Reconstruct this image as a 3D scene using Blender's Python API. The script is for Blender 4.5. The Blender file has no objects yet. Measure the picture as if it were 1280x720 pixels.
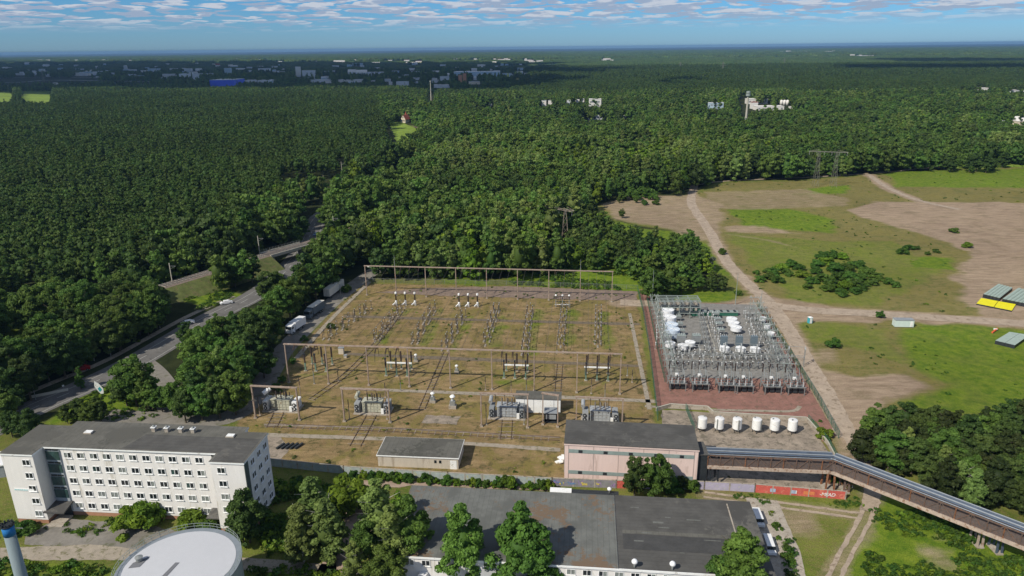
import bpy, bmesh, math, random
import numpy as np
from mathutils import Vector, Matrix
R = math.radians
rnd = random.Random(7)
S = bpy.context.scene
COL = S.collection
# ------------------------------------------------------------------ camera model (same as the camera object)
CH = 90.0; PITCH = math.atan(301/900); ROLL = R(0.63); FP = 900.0
cp, sp = math.cos(PITCH), math.sin(PITCH); cr, sr = math.cos(ROLL), math.sin(ROLL)
FW = np.array((0, cp, -sp)); U0 = np.array((0, sp, cp)); X0 = np.array((1., 0, 0))
RT = cr*X0 - sr*U0; UP = sr*X0 + cr*U0
def P(x, y, z=0.0):
    "ground plan point (metres) read from the photograph (1280 px wide) at height z"
    d = FW + (x-640)/FP*RT + (360-y)/FP*UP
    t = (z-CH)/d[2]
    return Vector((d[0]*t, d[1]*t))
def proj(X, Y, Z):
    v = np.stack([np.asarray(X, float), np.asarray(Y, float), np.asarray(Z, float)-CH], -1)
    f = v@FW; return 640+FP*(v@RT)/f, 360-FP*(v@UP)/f
def scl(x, y, z=0.0):
    "metres per photo pixel at that point"
    p = P(x, y, z); return float(np.dot(np.array((p.x, p.y, z-CH)), FW))/FP
# ------------------------------------------------------------------ materials
MATS = {}
def nodes(m):
    m.use_nodes = True; nt = m.node_tree; nt.nodes.clear(); return nt
def N(nt, t, **kw):
    n = nt.nodes.new(t)
    for k, v in kw.items():
        if k.startswith('i_'): n.inputs[int(k[2:]) if k[2:].isdigit() else k[2:].replace('_', ' ')].default_value = v
        else: setattr(n, k, v)
    return n
def L(nt, a, b): nt.links.new(a, b)
def ramp(nt, src, p0, p1, c0=(0, 0, 0, 1), c1=(1, 1, 1, 1)):
    r = N(nt, 'ShaderNodeValToRGB'); e = r.color_ramp.elements
    e[0].position = p0; e[1].position = p1; e[0].color = c0; e[1].color = c1
    L(nt, src, r.inputs[0]); return r.outputs[0]
def noise(nt, vec, scale, detail=4, rough=0.6, dist=0.0):
    n = N(nt, 'ShaderNodeTexNoise'); n.inputs['Scale'].default_value = scale
    n.inputs['Detail'].default_value = detail; n.inputs['Roughness'].default_value = rough
    n.inputs['Distortion'].default_value = dist
    L(nt, vec, n.inputs['Vector']); return n.outputs['Fac']
def mixc(nt, f, a, b, mode='MIX'):
    m = N(nt, 'ShaderNodeMix', data_type='RGBA', blend_type=mode)
    for sock, v in ((m.inputs[0], f), (m.inputs[6], a), (m.inputs[7], b)):
        if isinstance(v, (int, float)): sock.default_value = v
        elif isinstance(v, tuple): sock.default_value = v if len(v) == 4 else (*v, 1)
        else: L(nt, v, sock)
    return m.outputs[2]
def mth(nt, op, a, b=0.0, clamp=False):
    m = N(nt, 'ShaderNodeMath', operation=op, use_clamp=clamp)
    for i, v in ((0, a), (1, b)):
        if isinstance(v, (int, float)): m.inputs[i].default_value = v
        else: L(nt, v, m.inputs[i])
    return m.outputs[0]
def finish(nt, col, rough=0.8, metal=0.0, spec=0.3, bump=None, bd=0.05, bs=0.5):
    b = N(nt, 'ShaderNodeBsdfPrincipled'); o = N(nt, 'ShaderNodeOutputMaterial')
    if isinstance(col, tuple): b.inputs['Base Color'].default_value = (*col[:3], 1)
    else: L(nt, col, b.inputs['Base Color'])
    if isinstance(rough, float): b.inputs['Roughness'].default_value = rough
    else: L(nt, rough, b.inputs['Roughness'])
    b.inputs['Metallic'].default_value = metal; b.inputs['Specular IOR Level'].default_value = spec
    if bump is not None:
        k = N(nt, 'ShaderNodeBump'); k.inputs['Distance'].default_value = bd; k.inputs['Strength'].default_value = bs
        L(nt, bump, k.inputs['Height']); L(nt, k.outputs[0], b.inputs['Normal'])
    L(nt, b.outputs[0], o.inputs[0]); return b
def pos(nt):
    return N(nt, 'ShaderNodeNewGeometry').outputs['Position']
def M(name, c, var=0.2, scale=0.6, rough=0.8, metal=0.0, c2=None, stain=0.0, spec=0.3, streak=False):
    "weathered paint / concrete / steel: base colour broken by two noises, optional stain colour"
    if name in MATS: return MATS[name]
    m = bpy.data.materials.new(name); nt = nodes(m); v = pos(nt)
    if streak:
        mp = N(nt, 'ShaderNodeMapping'); mp.inputs['Scale'].default_value = (1, 1, 0.15); L(nt, v, mp.inputs[0]); v = mp.outputs[0]
    n1 = noise(nt, v, scale, 5, 0.65); n2 = noise(nt, v, scale*7, 3, 0.6)
    f = mth(nt, 'ADD', mth(nt, 'MULTIPLY', n1, 0.65), mth(nt, 'MULTIPLY', n2, 0.35))
    lo = tuple(x*(1-var) for x in c); hi = tuple(min(0.9, x*(1+var)) for x in c)
    col = ramp(nt, f, 0.36, 0.64, (*lo, 1), (*hi, 1))
    if stain:
        st = ramp(nt, noise(nt, v, scale*1.7, 6, 0.7, 0.6), 0.6-stain*0.22, 0.68-stain*0.2)
        col = mixc(nt, st, col, (*(c2 or (0.1, 0.07, 0.045)), 1))
    finish(nt, col, rough, metal, spec, n2, 0.02, 0.3)
    MATS[name] = m; return m
def roofm(name, c, stain, c2, rot=0.0):
    "bitumen felt: overlapping strips, puddle stains, worn grit"
    m = bpy.data.materials.new(name); nt = nodes(m); v = pos(nt); mp = N(nt, 'ShaderNodeMapping'); mp.inputs['Rotation'].default_value = (0, 0, rot); L(nt, v, mp.inputs[0])
    w = N(nt, 'ShaderNodeTexWave', wave_type='BANDS', bands_direction='X', wave_profile='SAW'); w.inputs['Scale'].default_value = .31; w.inputs['Distortion'].default_value = .4; w.inputs['Detail Scale'].default_value = .3; L(nt, mp.outputs[0], w.inputs[0])
    b = mixc(nt, ramp(nt, noise(nt, v, .35, 6, .7), .38, .62), tuple(x*.86 for x in c), tuple(x*1.14 for x in c))
    b = mixc(nt, mth(nt, 'MULTIPLY', ramp(nt, w.outputs[1], .0, .06), .0), b, b)
    b = mixc(nt, 1.0, b, mixc(nt, ramp(nt, w.outputs[1], .02, .12), (.72, .72, .72, 1), (1, 1, 1, 1)), 'MULTIPLY')
    b = mixc(nt, ramp(nt, noise(nt, v, .09, 4, .6), .54, .6), b, tuple(x*.78 for x in c))
    k = noise(nt, v, .8, 7, .75, .8); k2 = noise(nt, v, .07, 3, .6)
    s_ = ramp(nt, mth(nt, 'ADD', k, mth(nt, 'MULTIPLY', mth(nt, 'SUBTRACT', k2, .5), 1.1)), .64-stain*.2, .69-stain*.2); b = mixc(nt, s_, b, c2)
    finish(nt, b, .9, 0, .25, k, .03, .5); MATS[name] = m; return m
# ------------------------------------------------------------------ mesh builder
class MB:
    def __init__(s): s.v = []; s.f = []; s.m = []; s.mats = []
    def mi(s, mat):
        if mat not in s.mats: s.mats.append(mat)
        return s.mats.index(mat)
    def add(s, vs, fs, mat):
        o = len(s.v); k = s.mi(mat); s.v += [tuple(v) for v in vs]
        for f in fs: s.f.append(tuple(i+o for i in f)); s.m.append(k)
        return s
    def box(s, x, y, z, w, d, h, mat, rot=0.0, taper=1.0):
        "centre x,y, bottom z"
        c, n = math.cos(rot), math.sin(rot); vs = []
        for zz, t in ((z, 1.0), (z+h, taper)):
            for a, b in ((-1, -1), (1, -1), (1, 1), (-1, 1)):
                px, py = a*w/2*t, b*d/2*t
                vs.append((x+px*c-py*n, y+px*n+py*c, zz))
        return s.add(vs, [(3, 2, 1, 0), (4, 5, 6, 7), (0, 1, 5, 4), (1, 2, 6, 5), (2, 3, 7, 6), (3, 0, 4, 7)], mat)
    def bar(s, a, b, w, h, mat, up=(0, 0, 1)):
        a, b = Vector(a), Vector(b); d = (b-a)
        if d.length < 1e-5: return s
        d.normalize(); u = Vector(up)
        if abs(d.dot(u)) > 0.98: u = Vector((0, 1, 0))
        r = d.cross(u).normalized(); q = r.cross(d).normalized(); vs = []
        for p in (a, b):
            for i, j in ((-1, -1), (1, -1), (1, 1), (-1, 1)): vs.append(p+r*(i*w/2)+q*(j*h/2))
        return s.add(vs, [(3, 2, 1, 0), (4, 5, 6, 7), (0, 1, 5, 4), (1, 2, 6, 5), (2, 3, 7, 6), (3, 0, 4, 7)], mat)
    def tube(s, a, b, r0, r1, mat, n=10, cap=True):
        a, b = Vector(a), Vector(b); d = (b-a).normalized(); u = Vector((0, 0, 1)) if abs(d.z) < 0.95 else Vector((1, 0, 0))
        x = d.cross(u).normalized(); y = x.cross(d); vs = []
        for p, r in ((a, r0), (b, r1)):
            for i in range(n):
                t = 2*math.pi*i/n; vs.append(p+x*(r*math.cos(t))+y*(r*math.sin(t)))
        fs = [(i, i+n, (i+1) % n+n, (i+1) % n) for i in range(n)]
        if cap: fs += [tuple(range(n)), tuple(range(2*n-1, n-1, -1))]
        return s.add(vs, fs, mat)
    def lathe(s, x, y, z, prof, mat, n=14):
        vs = []; 
        for r, h in prof:
            for i in range(n):
                t = 2*math.pi*i/n; vs.append((x+r*math.cos(t), y+r*math.sin(t), z+h))
        fs = []
        for k in range(len(prof)-1):
            for i in range(n): fs.append((k*n+i, k*n+(i+1) % n, (k+1)*n+(i+1) % n, (k+1)*n+i))
        fs += [tuple(range(n-1, -1, -1)), tuple(range((len(prof)-1)*n, len(prof)*n))]
        return s.add(vs, fs, mat)
    def prism(s, pts, z0, z1, mat, top=None):
        n = len(pts)
        ar = sum(pts[i][0]*pts[(i+1) % n][1]-pts[(i+1) % n][0]*pts[i][1] for i in range(n))
        if ar < 0: pts = pts[::-1]
        vs = [(p[0], p[1], z0) for p in pts]+[(p[0], p[1], z1) for p in pts]
        s.add(vs, [(i, (i+1) % n, (i+1) % n+n, i+n) for i in range(n)]+[tuple(range(n-1, -1, -1))], mat)
        return s.add([(p[0], p[1], z1) for p in pts], [tuple(range(n))], top or mat)
    def ins(s, x, y, z, h, mat, r=0.11, n=8):
        "ribbed porcelain insulator"
        k = max(3, int(h/0.22)); pr = []
        for i in range(k):
            pr += [(r*0.62, h*i/k), (r*1.25, h*(i+0.5)/k)]
        pr.append((r*0.6, h)); return s.lathe(x, y, z, pr, mat, n)
    def mesh(s, name):
        me = bpy.data.meshes.new(name); me.from_pydata(s.v, [], s.f)
        for m in s.mats: me.materials.append(m)
        me.polygons.foreach_set('material_index', s.m); me.update(); return me
    def build(s, name, parent=None, smooth=False, loc=None, rot=None):
        me = s.mesh(name)
        if smooth: me.polygons.foreach_set('use_smooth', [True]*len(me.polygons))
        return put(name, me, parent, loc, rot)
def put(name, me, parent=None, loc=None, rot=None):
    o = bpy.data.objects.new(name, me); COL.objects.link(o)
    if parent is not None: o.parent = parent
    if loc is not None: o.location = loc
    if rot is not None: o.rotation_euler = rot if hasattr(rot, '__len__') else (0, 0, rot)
    return o
def tag(o, label=None, cat=None, group=None, kind=None):
    if label: o['label'] = label
    if cat: o['category'] = cat
    if group: o['group'] = group
    if kind: o['kind'] = kind
    return o
def thing(name, label, cat, loc=(0, 0, 0), rot=0.0, group=None):
    o = bpy.data.objects.new(name, None); COL.objects.link(o); o.empty_display_size = 0.5
    o.location = (loc[0], loc[1], loc[2] if len(loc) > 2 else 0.0); o.rotation_euler = (0, 0, rot)
    return tag(o, label, cat, group)
KIDS = {}
def kids(o):
    return [c for c in COL.objects if c.parent == o]
def freeze(root):
    "remember a finished thing so that it can be copied quickly"
    def rec(o): return [(c, rec(c)) for c in kids(o)]
    KIDS[root.name] = rec(root); return root
def dup(root, loc, rot=None, label=None, group=None, scale=None):
    r = root.copy(); COL.objects.link(r); r.location = (loc[0], loc[1], loc[2] if len(loc) > 2 else 0.0)
    if rot is not None: r.rotation_euler = (0, 0, rot)
    if scale is not None: r.scale = scale if hasattr(scale, '__len__') else (scale,)*3
    if label: r['label'] = label
    if group: r['group'] = group
    def rec(lst, par):
        for c, sub in lst:
            k = c.copy(); COL.objects.link(k); k.parent = par; rec(sub, k)
    rec(KIDS[root.name], r); return r
ORD = ['first', 'second', 'third', 'fourth', 'fifth', 'sixth', 'seventh', 'eighth', 'ninth', 'tenth', 'eleventh', 'twelfth']
YR = R(-5.4)                      # heading of the substation grid
def ud(v): return Vector((math.cos(YR), math.sin(YR)))*v
def vd(v): return Vector((-math.sin(YR), math.cos(YR)))*v
# ------------------------------------------------------------------ common materials
CONC = M('concrete', (0.36, 0.32, 0.27), 0.2, 0.8, stain=0.25, c2=(0.2, 0.16, 0.12))
POST = M('post_concrete', (0.31, 0.245, 0.2), 0.25, 1.2, stain=0.3, c2=(0.25, 0.14, 0.09))
STEEL = M('galvanised_steel', (0.27, 0.285, 0.28), 0.2, 1.5, 0.5, 0.3)
GSTEEL = M('pale_green_steel', (0.3, 0.345, 0.325), 0.15, 1.5, 0.5, 0.2)
DGREEN = M('dark_green_paint', (0.03, 0.13, 0.09), 0.2, 1.5, 0.5)
GRPOST = M('old_green_paint', (0.14, 0.22, 0.17), 0.25, 1.5, 0.6)
PORC = M('brown_porcelain', (0.035, 0.02, 0.015), 0.3, 2, 0.35, spec=0.5)
PORCG = M('grey_porcelain', (0.45, 0.47, 0.48), 0.15, 2, 0.35)
WHITE = M('white_paint', (0.78, 0.79, 0.79), 0.05, 0.6, 0.5, stain=0.1, c2=(0.5, 0.48, 0.44))
RUST = M('rusty_steel', (0.27, 0.12, 0.06), 0.4, 1.5, 0.8, stain=0.4, c2=(0.1, 0.05, 0.03))
DARK = M('dark_steel', (0.03, 0.035, 0.04), 0.3, 1.5, 0.5)
GREY = M('grey_paint', (0.25, 0.27, 0.29), 0.15, 1.0, 0.5)
GLASS = M('window_glass', (0.015, 0.02, 0.025), 0.3, 0.3, 0.12, spec=0.6)
CURT = M('curtained_glass', (0.2, 0.22, 0.21), 0.35, 0.9, 0.25, spec=0.5)
TEAL = M('teal_glass', (0.028, 0.06, 0.058), 0.4, 0.9, 0.15, spec=0.6)
# ------------------------------------------------------------------ ground
YARD = [P(*q) for q in [(452, 354), (620, 357), (796, 364), (806, 440), (818, 520), (830, 560), (1040, 570), (1062, 600), (1056, 622), (880, 611), (690, 606), (430, 591), (335, 582), (296, 560), (296, 524), (340, 486), (380, 430), (420, 385)]]
def sd_poly(X, Y, pts):
    "signed distance in metres, negative inside"
    d = np.full(X.shape, 1e9); ins = np.zeros(X.shape, bool); n = len(pts)
    for i in range(n):
        ax, ay = pts[i][0], pts[i][1]; bx, by = pts[(i+1) % n][0], pts[(i+1) % n][1]
        ex, ey = bx-ax, by-ay; wx, wy = X-ax, Y-ay
        t = np.clip((wx*ex+wy*ey)/max(ex*ex+ey*ey, 1e-9), 0, 1)
        d = np.minimum(d, (wx-ex*t)**2+(wy-ey*t)**2)
        c = ((ay > Y) != (by > Y)) & (X < (bx-ax)*(Y-ay)/((by-ay) if abs(by-ay) > 1e-9 else 1e-9)+ax)
        ins ^= c
    d = np.sqrt(d); return np.where(ins, -d, d)
def d_line(X, Y, pts):
    d = np.full(X.shape, 1e18)
    for i in range(len(pts)-1):
        ax, ay = pts[i][0], pts[i][1]; bx, by = pts[i+1][0], pts[i+1][1]
        ex, ey = bx-ax, by-ay; wx, wy = X-ax, Y-ay
        t = np.clip((wx*ex+wy*ey)/max(ex*ex+ey*ey, 1e-9), 0, 1)
        d = np.minimum(d, (wx-ex*t)**2+(wy-ey*t)**2)
    return np.sqrt(d)
NR = np.random.RandomState(5)
GT = NR.rand(256, 256)
def vnoise(X, Y, sc):
    "tiling value noise 0..1"
    x = X/sc; y = Y/sc; xi = np.floor(x).astype(int); yi = np.floor(y).astype(int); fx = x-xi; fy = y-yi
    fx = fx*fx*(3-2*fx); fy = fy*fy*(3-2*fy); g = lambda a, b: GT[a % 256, b % 256]
    return (g(xi, yi)*(1-fx)+g(xi+1, yi)*fx)*(1-fy)+(g(xi, yi+1)*(1-fx)+g(xi+1, yi+1)*fx)*fy
def fnoise(X, Y, sc): return 0.55*vnoise(X, Y, sc)+0.3*vnoise(X+31, Y-17, sc*0.45)+0.15*vnoise(X-91, Y+57, sc*0.2)
def axis(lo, hi, step, far, r=1.16):
    a = list(np.arange(lo, hi, step)); s = step
    while a[-1] < far: s *= r; a.append(a[-1]+s)
    s = step
    while a[0] > -far: s *= r; a.insert(0, a[0]-s)
    return np.array(a)
gx = axis(-230, 380, 1.5, 30000); gy = axis(82, 560, 1.5, 30000)
gy = gy[gy > -3000]
GX, GY = np.meshgrid(gx, gy)
W = lambda *q: [P(*p) for p in q]
def soft(poly, w=3.0, amp=14.0, sc=14.0, k=1.0):
    sd = sd_poly(GX, GY, poly)+(fnoise(GX, GY, sc)-0.5)*amp
    return np.clip(0.5-sd/w, 0, 1)*k
dirt = np.zeros_like(GX); lush = np.zeros_like(GX); dry = np.zeros_like(GX); floor_ = np.zeros_like(GX)
def up(a, b): return np.maximum(a, b)
FIELD = W((742, 262), (790, 246), (850, 246), (905, 228), (1000, 226), (1100, 218), (1300, 206), (1330, 300), (1330, 520), (1230, 530), (1130, 548), (1085, 550), (1070, 570), (1075, 620), (960, 600), (1000, 480), (925, 372), (918, 350), (900, 320), (868, 290), (800, 280))
fsd = sd_poly(GX, GY, FIELD)
dry = up(dry, soft(FIELD, 6, 10, 20, 0.5))
for q, k in [(W((1055, 262), (1095, 252), (1330, 254), (1340, 400), (1225, 393), (1200, 372), (1195, 335), (1215, 315), (1150, 292), (1110, 282)), 1),
             (W((745, 254), (800, 243), (872, 243), (905, 255), (905, 300), (870, 300), (835, 287), (770, 275)), 0.68),
             (W((1004, 466), (1060, 466), (1135, 470), (1152, 482), (1112, 505), (1085, 540), (1070, 560), (1046, 545)), 1),
             (W((900, 378), (950, 366), (1020, 380), (1100, 388), (1330, 402), (1330, 412), (1150, 403), (1060, 402), (1000, 398), (985, 412), (950, 398)), 1),
             (W((878, 240), (1010, 236), (1060, 248), (1060, 258), (960, 262), (900, 262), (880, 280)), 0.5),
             (W((955, 282), (900, 282), (905, 292), (1000, 292)), 0.7),
             (W((1195, 345), (1290, 350), (1290, 396), (1200, 385)), 0.8),
             (W((1010, 440), (1040, 438), (1045, 455), (1018, 455)), 0.6),
             (W((1150, 590), (1180, 660), (1215, 690), (1160, 675)), 0.5),
             (W((975, 640), (1010, 640), (1030, 662), (990, 668)), 0.6),
             (W((1140, 680), (1190, 690), (1180, 702), (1150, 692)), 0.8),
             (W((250, 588), (300, 640), (330, 700), (300, 705)), 0.0)]:
    dirt = up(dirt, soft(q, 5, 9, 11, k))
for q, k in [(W((905, 262), (985, 260), (1045, 275), (1040, 292), (930, 284)), 0.8),
             (W((1140, 320), (1185, 322), (1190, 336), (1140, 334)), 1.0),
             (W((1105, 215), (1330, 208), (1330, 236), (1120, 234)), 0.75), (W((985, 300), (1120, 300), (1180, 340), (1120, 375), (985, 370), (940, 330)), 0.48), (W((1000, 400), (1110, 410), (1130, 455), (1010, 425)), 0.5), (W((1010, 235), (1060, 232), (1060, 242), (1010, 243)), .9), (W((905, 290), (945, 345), (1000, 378), (1100, 384), (1120, 350), (1010, 300)), .5),
             (W((1110, 418), (1160, 404), (1330, 415), (1330, 520), (1140, 520), (1120, 500), (1180, 480), (1150, 462)), 0.75),
             (W((636, 334), (700, 318), (806, 335), (806, 366), (640, 355)), 1.0), (W((760, 270), (800, 284), (850, 290), (900, 310), (918, 348), (860, 335), (780, 300)), .8), (W((550, 336), (604, 336), (608, 356), (552, 355)), 1.0),
             (W((860, 362), (922, 362), (925, 381), (808, 378), (806, 360)), 0.8),
             (W((1085, 600), (1160, 625), (1330, 720), (1330, 800), (1040, 800), (1070, 680)), 0.9),
             (W((945, 640), (970, 640), (1010, 720), (1000, 780), (975, 720)), 0.7),
             (W((880, 618), (1056, 630), (1090, 600), (1090, 640), (1000, 640)), 0.7),
             (W((205, 360), (260, 342), (300, 372), (250, 388)), 1.0),
             (W((60, 530), (130, 480), (180, 480), (180, 520)), 1.0),
             (W((-20, 640), (30, 655), (170, 648), (270, 665), (330, 640), (345, 690), (300, 700), (170, 668), (40, 668), (-20, 680)), 0.5),
             (W((-60, 705), (140, 698), (400, 712), (420, 800), (-60, 800)), 0.6),
             (W((0, 400), (40, 385), (45, 420), (-20, 440)), 0.7),
             (W((485, 150), (505, 152), (525, 165), (500, 178)), 0.9),
             (W((-10, 114), (14, 113), (14, 126), (-10, 126)), 1.0), (W((27, 113), (63, 113), (62, 126), (28, 126)), 1.0),
             (W((960, 78), (1100, 76), (1280, 72), (1280, 68), (960, 70)), 0.0)]:
    lush = up(lush, soft(q, 5, 9, 12, k))
dry = up(dry, soft(YARD, 1.0, 1.5, 6, 1.0))
yard_sd = sd_poly(GX, GY, YARD)
# woodland floor: everything beyond the open ground
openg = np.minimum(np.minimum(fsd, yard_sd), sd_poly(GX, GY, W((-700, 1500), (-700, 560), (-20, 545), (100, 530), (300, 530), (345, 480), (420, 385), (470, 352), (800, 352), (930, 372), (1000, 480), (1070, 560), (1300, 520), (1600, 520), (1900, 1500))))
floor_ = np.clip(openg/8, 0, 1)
for tl, hw in (([(868, 232), (862, 252), (872, 268), (888, 290), (905, 325), (935, 355), (962, 378), (985, 410), (1010, 455), (1035, 495), (1052, 530), (1060, 548), (1072, 570)], 2.2), ([(775, 378), (860, 382), (915, 386), (955, 380), (1010, 388), (1090, 392), (1180, 398), (1330, 408)], 3.0), ([(1062, 545), (1072, 565), (1090, 600), (1092, 615), (1085, 640), (1070, 670), (1050, 705), (1036, 740)], 1.6), ([(880, 618), (950, 628), (1010, 636), (1075, 645)], 1.4), ([(1085, 218), (1110, 236), (1150, 252), (1200, 262)], 3), ([(868, 232), (900, 226), (1010, 222), (1100, 216), (1200, 206)], 1.5), ([(905, 292), (960, 300), (1000, 310)], .3)):
    dl = d_line(GX, GY, [P(*q) for q in tl]); dirt = np.maximum(dirt, np.clip(1.0-(dl-hw+(fnoise(GX, GY, 7)-.5)*3)/(3.5 if hw > 2 else 1.8), 0, 1)*(.8 if hw > 2 else .5))
for a_, b_ in (((468, 428), (503, 386)), ((518, 430), (543, 386)), ((556, 438), (579, 396)), ((607, 431), (621, 388)), ((656, 442), (663, 388)), ((700, 440), (705, 390)), ((747, 434), (748, 392)), ((375, 470), (420, 466)), ((480, 474), (512, 474)), ((628, 478), (660, 478)), ((732, 480), (765, 480))):
    of = ud(2.6) if a_[1] < 450 else ud(0); dl = d_line(GX, GY, [P(*a_)+of, P(*b_)+of]); lush = np.maximum(lush, np.clip(1.0-(dl-.8+(fnoise(GX, GY, 9)-.5)*6)/1.8, 0, 1)*.5)
floor_ = np.minimum(floor_, 1-np.clip(lush*1.3-.2, 0, 1))
X_, Y_ = GX.ravel(), GY.ravel(); nx, ny = len(gx), len(gy)
Z_ = np.where(floor_.ravel() > 0.5, 0.0, 0.0)
me = bpy.data.meshes.new('ground')
me.vertices.add(nx*ny); me.vertices.foreach_set('co', np.stack([X_, Y_, Z_], -1).astype(np.float32).ravel())
ii = np.arange(nx*ny).reshape(ny, nx); q = np.stack([ii[:-1, :-1], ii[:-1, 1:], ii[1:, 1:], ii[1:, :-1]], -1).reshape(-1, 4)
me.loops.add(q.size); me.loops.foreach_set('vertex_index', q.ravel().astype(np.int32))
me.polygons.add(len(q)); me.polygons.foreach_set('loop_start', np.arange(0, q.size, 4, dtype=np.int32)); me.polygons.foreach_set('loop_total', np.full(len(q), 4, np.int32))
me.update(calc_edges=True); me.validate()
ca = me.color_attributes.new('cover', 'FLOAT_COLOR', 'POINT')
ca.data.foreach_set('color', np.stack([dirt, lush, dry, floor_], -1).astype(np.float32).ravel())
gm = bpy.data.materials.new('meadow_ground'); nt = nodes(gm); v = pos(nt)
at = N(nt, 'ShaderNodeVertexColor', layer_name='cover'); sx = N(nt, 'ShaderNodeSeparateColor'); L(nt, at.outputs[0], sx.inputs[0])
big = noise(nt, v, 0.02, 5, 0.6); mid = noise(nt, v, 0.11, 7, 0.7, 0.6); fine = noise(nt, v, 1.1, 5, 0.7); tiny = noise(nt, v, 4.5, 3, 0.7)
mp = N(nt, 'ShaderNodeMapping'); mp.inputs['Scale'].default_value = (0.22, 1.0, 1); mp.inputs['Rotation'].default_value = (0, 0, R(5)); L(nt, v, mp.inputs[0]); stk = noise(nt, mp.outputs[0], 0.5, 5, 0.72)
def thr(attr, n, k=0.7, w=0.18):
    s = mth(nt, 'ADD', attr, mth(nt, 'MULTIPLY', mth(nt, 'SUBTRACT', n, 0.5), k))
    return ramp(nt, s, 0.5-w, 0.5+w)
grass = mixc(nt, ramp(nt, mid, 0.4, 0.6), (0.09, 0.135, 0.02), (0.18, 0.205, 0.042))
grass = mixc(nt, ramp(nt, fine, 0.4, 0.7), grass, (0.19, 0.165, 0.065))
dryg = mixc(nt, ramp(nt, stk, 0.38, 0.62), (0.19, 0.14, 0.068), (0.36, 0.26, 0.14))
dryg = mixc(nt, ramp(nt, mid, 0.47, 0.58), dryg, (0.21, 0.175, 0.06))
dryg = mixc(nt, ramp(nt, noise(nt, v, .3, 6, .75), 0.52, 0.6), dryg, (0.12, 0.105, 0.045)); dryg = mixc(nt, ramp(nt, fine, 0.52, 0.66), dryg, (0.27, 0.18, 0.095))
lushg = mixc(nt, ramp(nt, noise(nt, v, .35, 6, .75), 0.38, 0.62), (0.08, 0.15, 0.013), (0.18, 0.24, 0.026))
sand = mixc(nt, ramp(nt, stk, 0.36, 0.64), (0.27, 0.2, 0.145), (0.42, 0.325, 0.24))
sand = mixc(nt, ramp(nt, mid, 0.5, 0.75), sand, (0.2, 0.16, 0.1))
c = mixc(nt, thr(sx.outputs[2], mid, 0.9, 0.25), grass, dryg)
c = mixc(nt, thr(sx.outputs[1], mid, 0.9, 0.3), c, lushg)
c = mixc(nt, thr(sx.outputs[0], mth(nt, 'ADD', mth(nt, 'MULTIPLY', mid, .6), mth(nt, 'MULTIPLY', stk, .4)), 1.4, 0.28), c, sand)
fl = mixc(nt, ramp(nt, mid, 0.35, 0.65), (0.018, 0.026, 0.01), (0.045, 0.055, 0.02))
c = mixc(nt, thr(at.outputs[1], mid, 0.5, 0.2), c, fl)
c = mixc(nt, 0.8, c, mixc(nt, ramp(nt, tiny, 0.36, 0.62), (0.45, 0.45, 0.45, 1), (1.0, 1.0, 1.0, 1)), 'MULTIPLY')
c = mixc(nt, 1.0, c, mixc(nt, ramp(nt, big, 0.3, 0.7), (1.02, 1.0, 0.98, 1), (1.3, 1.3, 1.25, 1)), 'MULTIPLY')
finish(nt, c, 0.95, 0, 0.1, mth(nt, 'ADD', fine, tiny), 0.25, 0.7)
me.materials.append(gm); tag(put('ground', me), 'dry meadow, sandy earth and woodland floor', None, None, 'structure')
# ------------------------------------------------------------------ sheets and ribbons lying on the ground
def densify(pts, step):
    out = []
    n = len(pts)
    for i in range(n):
        a, b = Vector(pts[i][:2]), Vector(pts[(i+1) % n][:2]); k = max(1, int((b-a).length/step))
        out += [a.lerp(b, j/k) for j in range(k)]
    return out
def sheet(name, pts, mat, z, jit=0.0, step=1.5, label=None):
    p = densify(pts, step) if jit else [Vector(a[:2]) for a in pts]
    if jit: p = [a+Vector((rnd.uniform(-jit, jit), rnd.uniform(-jit, jit))) for a in p]
    bm = bmesh.new(); f = bm.faces.new([bm.verts.new((a.x, a.y, z)) for a in p])
    bmesh.ops.triangulate(bm, faces=[f]); bmesh.ops.recalc_face_normals(bm, faces=bm.faces[:])
    if bm.faces[0].normal.z < 0: bmesh.ops.reverse_faces(bm, faces=bm.faces[:])
    me = bpy.data.meshes.new(name); bm.to_mesh(me); bm.free(); me.materials.append(mat)
    return tag(put(name, me), label, None, None, 'structure')
def smooth_line(pts, n=3):
    p = [Vector(a[:2]) for a in pts]
    for _ in range(n):
        q = [p[0]]
        for i in range(len(p)-1): q += [p[i].lerp(p[i+1], 0.25), p[i].lerp(p[i+1], 0.75)]
        q.append(p[-1]); p = q
    return p
def ribbon_pts(line, w, off=0.0):
    out = []
    for i, a in enumerate(line):
        t = (line[min(i+1, len(line)-1)]-line[max(i-1, 0)]).normalized(); nrm = Vector((-t.y, t.x))
        out.append((a+nrm*(off+w/2), a+nrm*(off-w/2)))
    return out
def ribbon(name, pts, w, mat, z, off=0.0, jit=0.0, label=None, sm=3, mb=None):
    ln = smooth_line(pts, sm); rp = ribbon_pts(ln, w, off)
    vs = []
    for a, b in rp:
        j = Vector((rnd.uniform(-jit, jit), rnd.uniform(-jit, jit)))
        vs += [(a.x+j.x, a.y+j.y, z), (b.x-j.y, b.y+j.x, z)]
    fs = [(2*i+1, 2*i+3, 2*i+2, 2*i) for i in range(len(rp)-1)]
    if mb is not None: return mb.add(vs, fs, mat)
    b = MB().add(vs, fs, mat); o = b.build(name); return tag(o, label, None, None, 'structure')
ASPH = M('asphalt', (0.13, 0.125, 0.12), 0.2, 0.25, 0.9, stain=0.15, c2=(0.09, 0.085, 0.08))
ASPHL = M('worn_asphalt', (0.2, 0.185, 0.165), 0.2, 0.2, 0.9, stain=0.3, c2=(0.12, 0.12, 0.08))
PAVE = M('pale_paving', (0.3, 0.26, 0.21), 0.18, 0.5, 0.9, stain=0.3, c2=(0.15, 0.14, 0.08))
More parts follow.
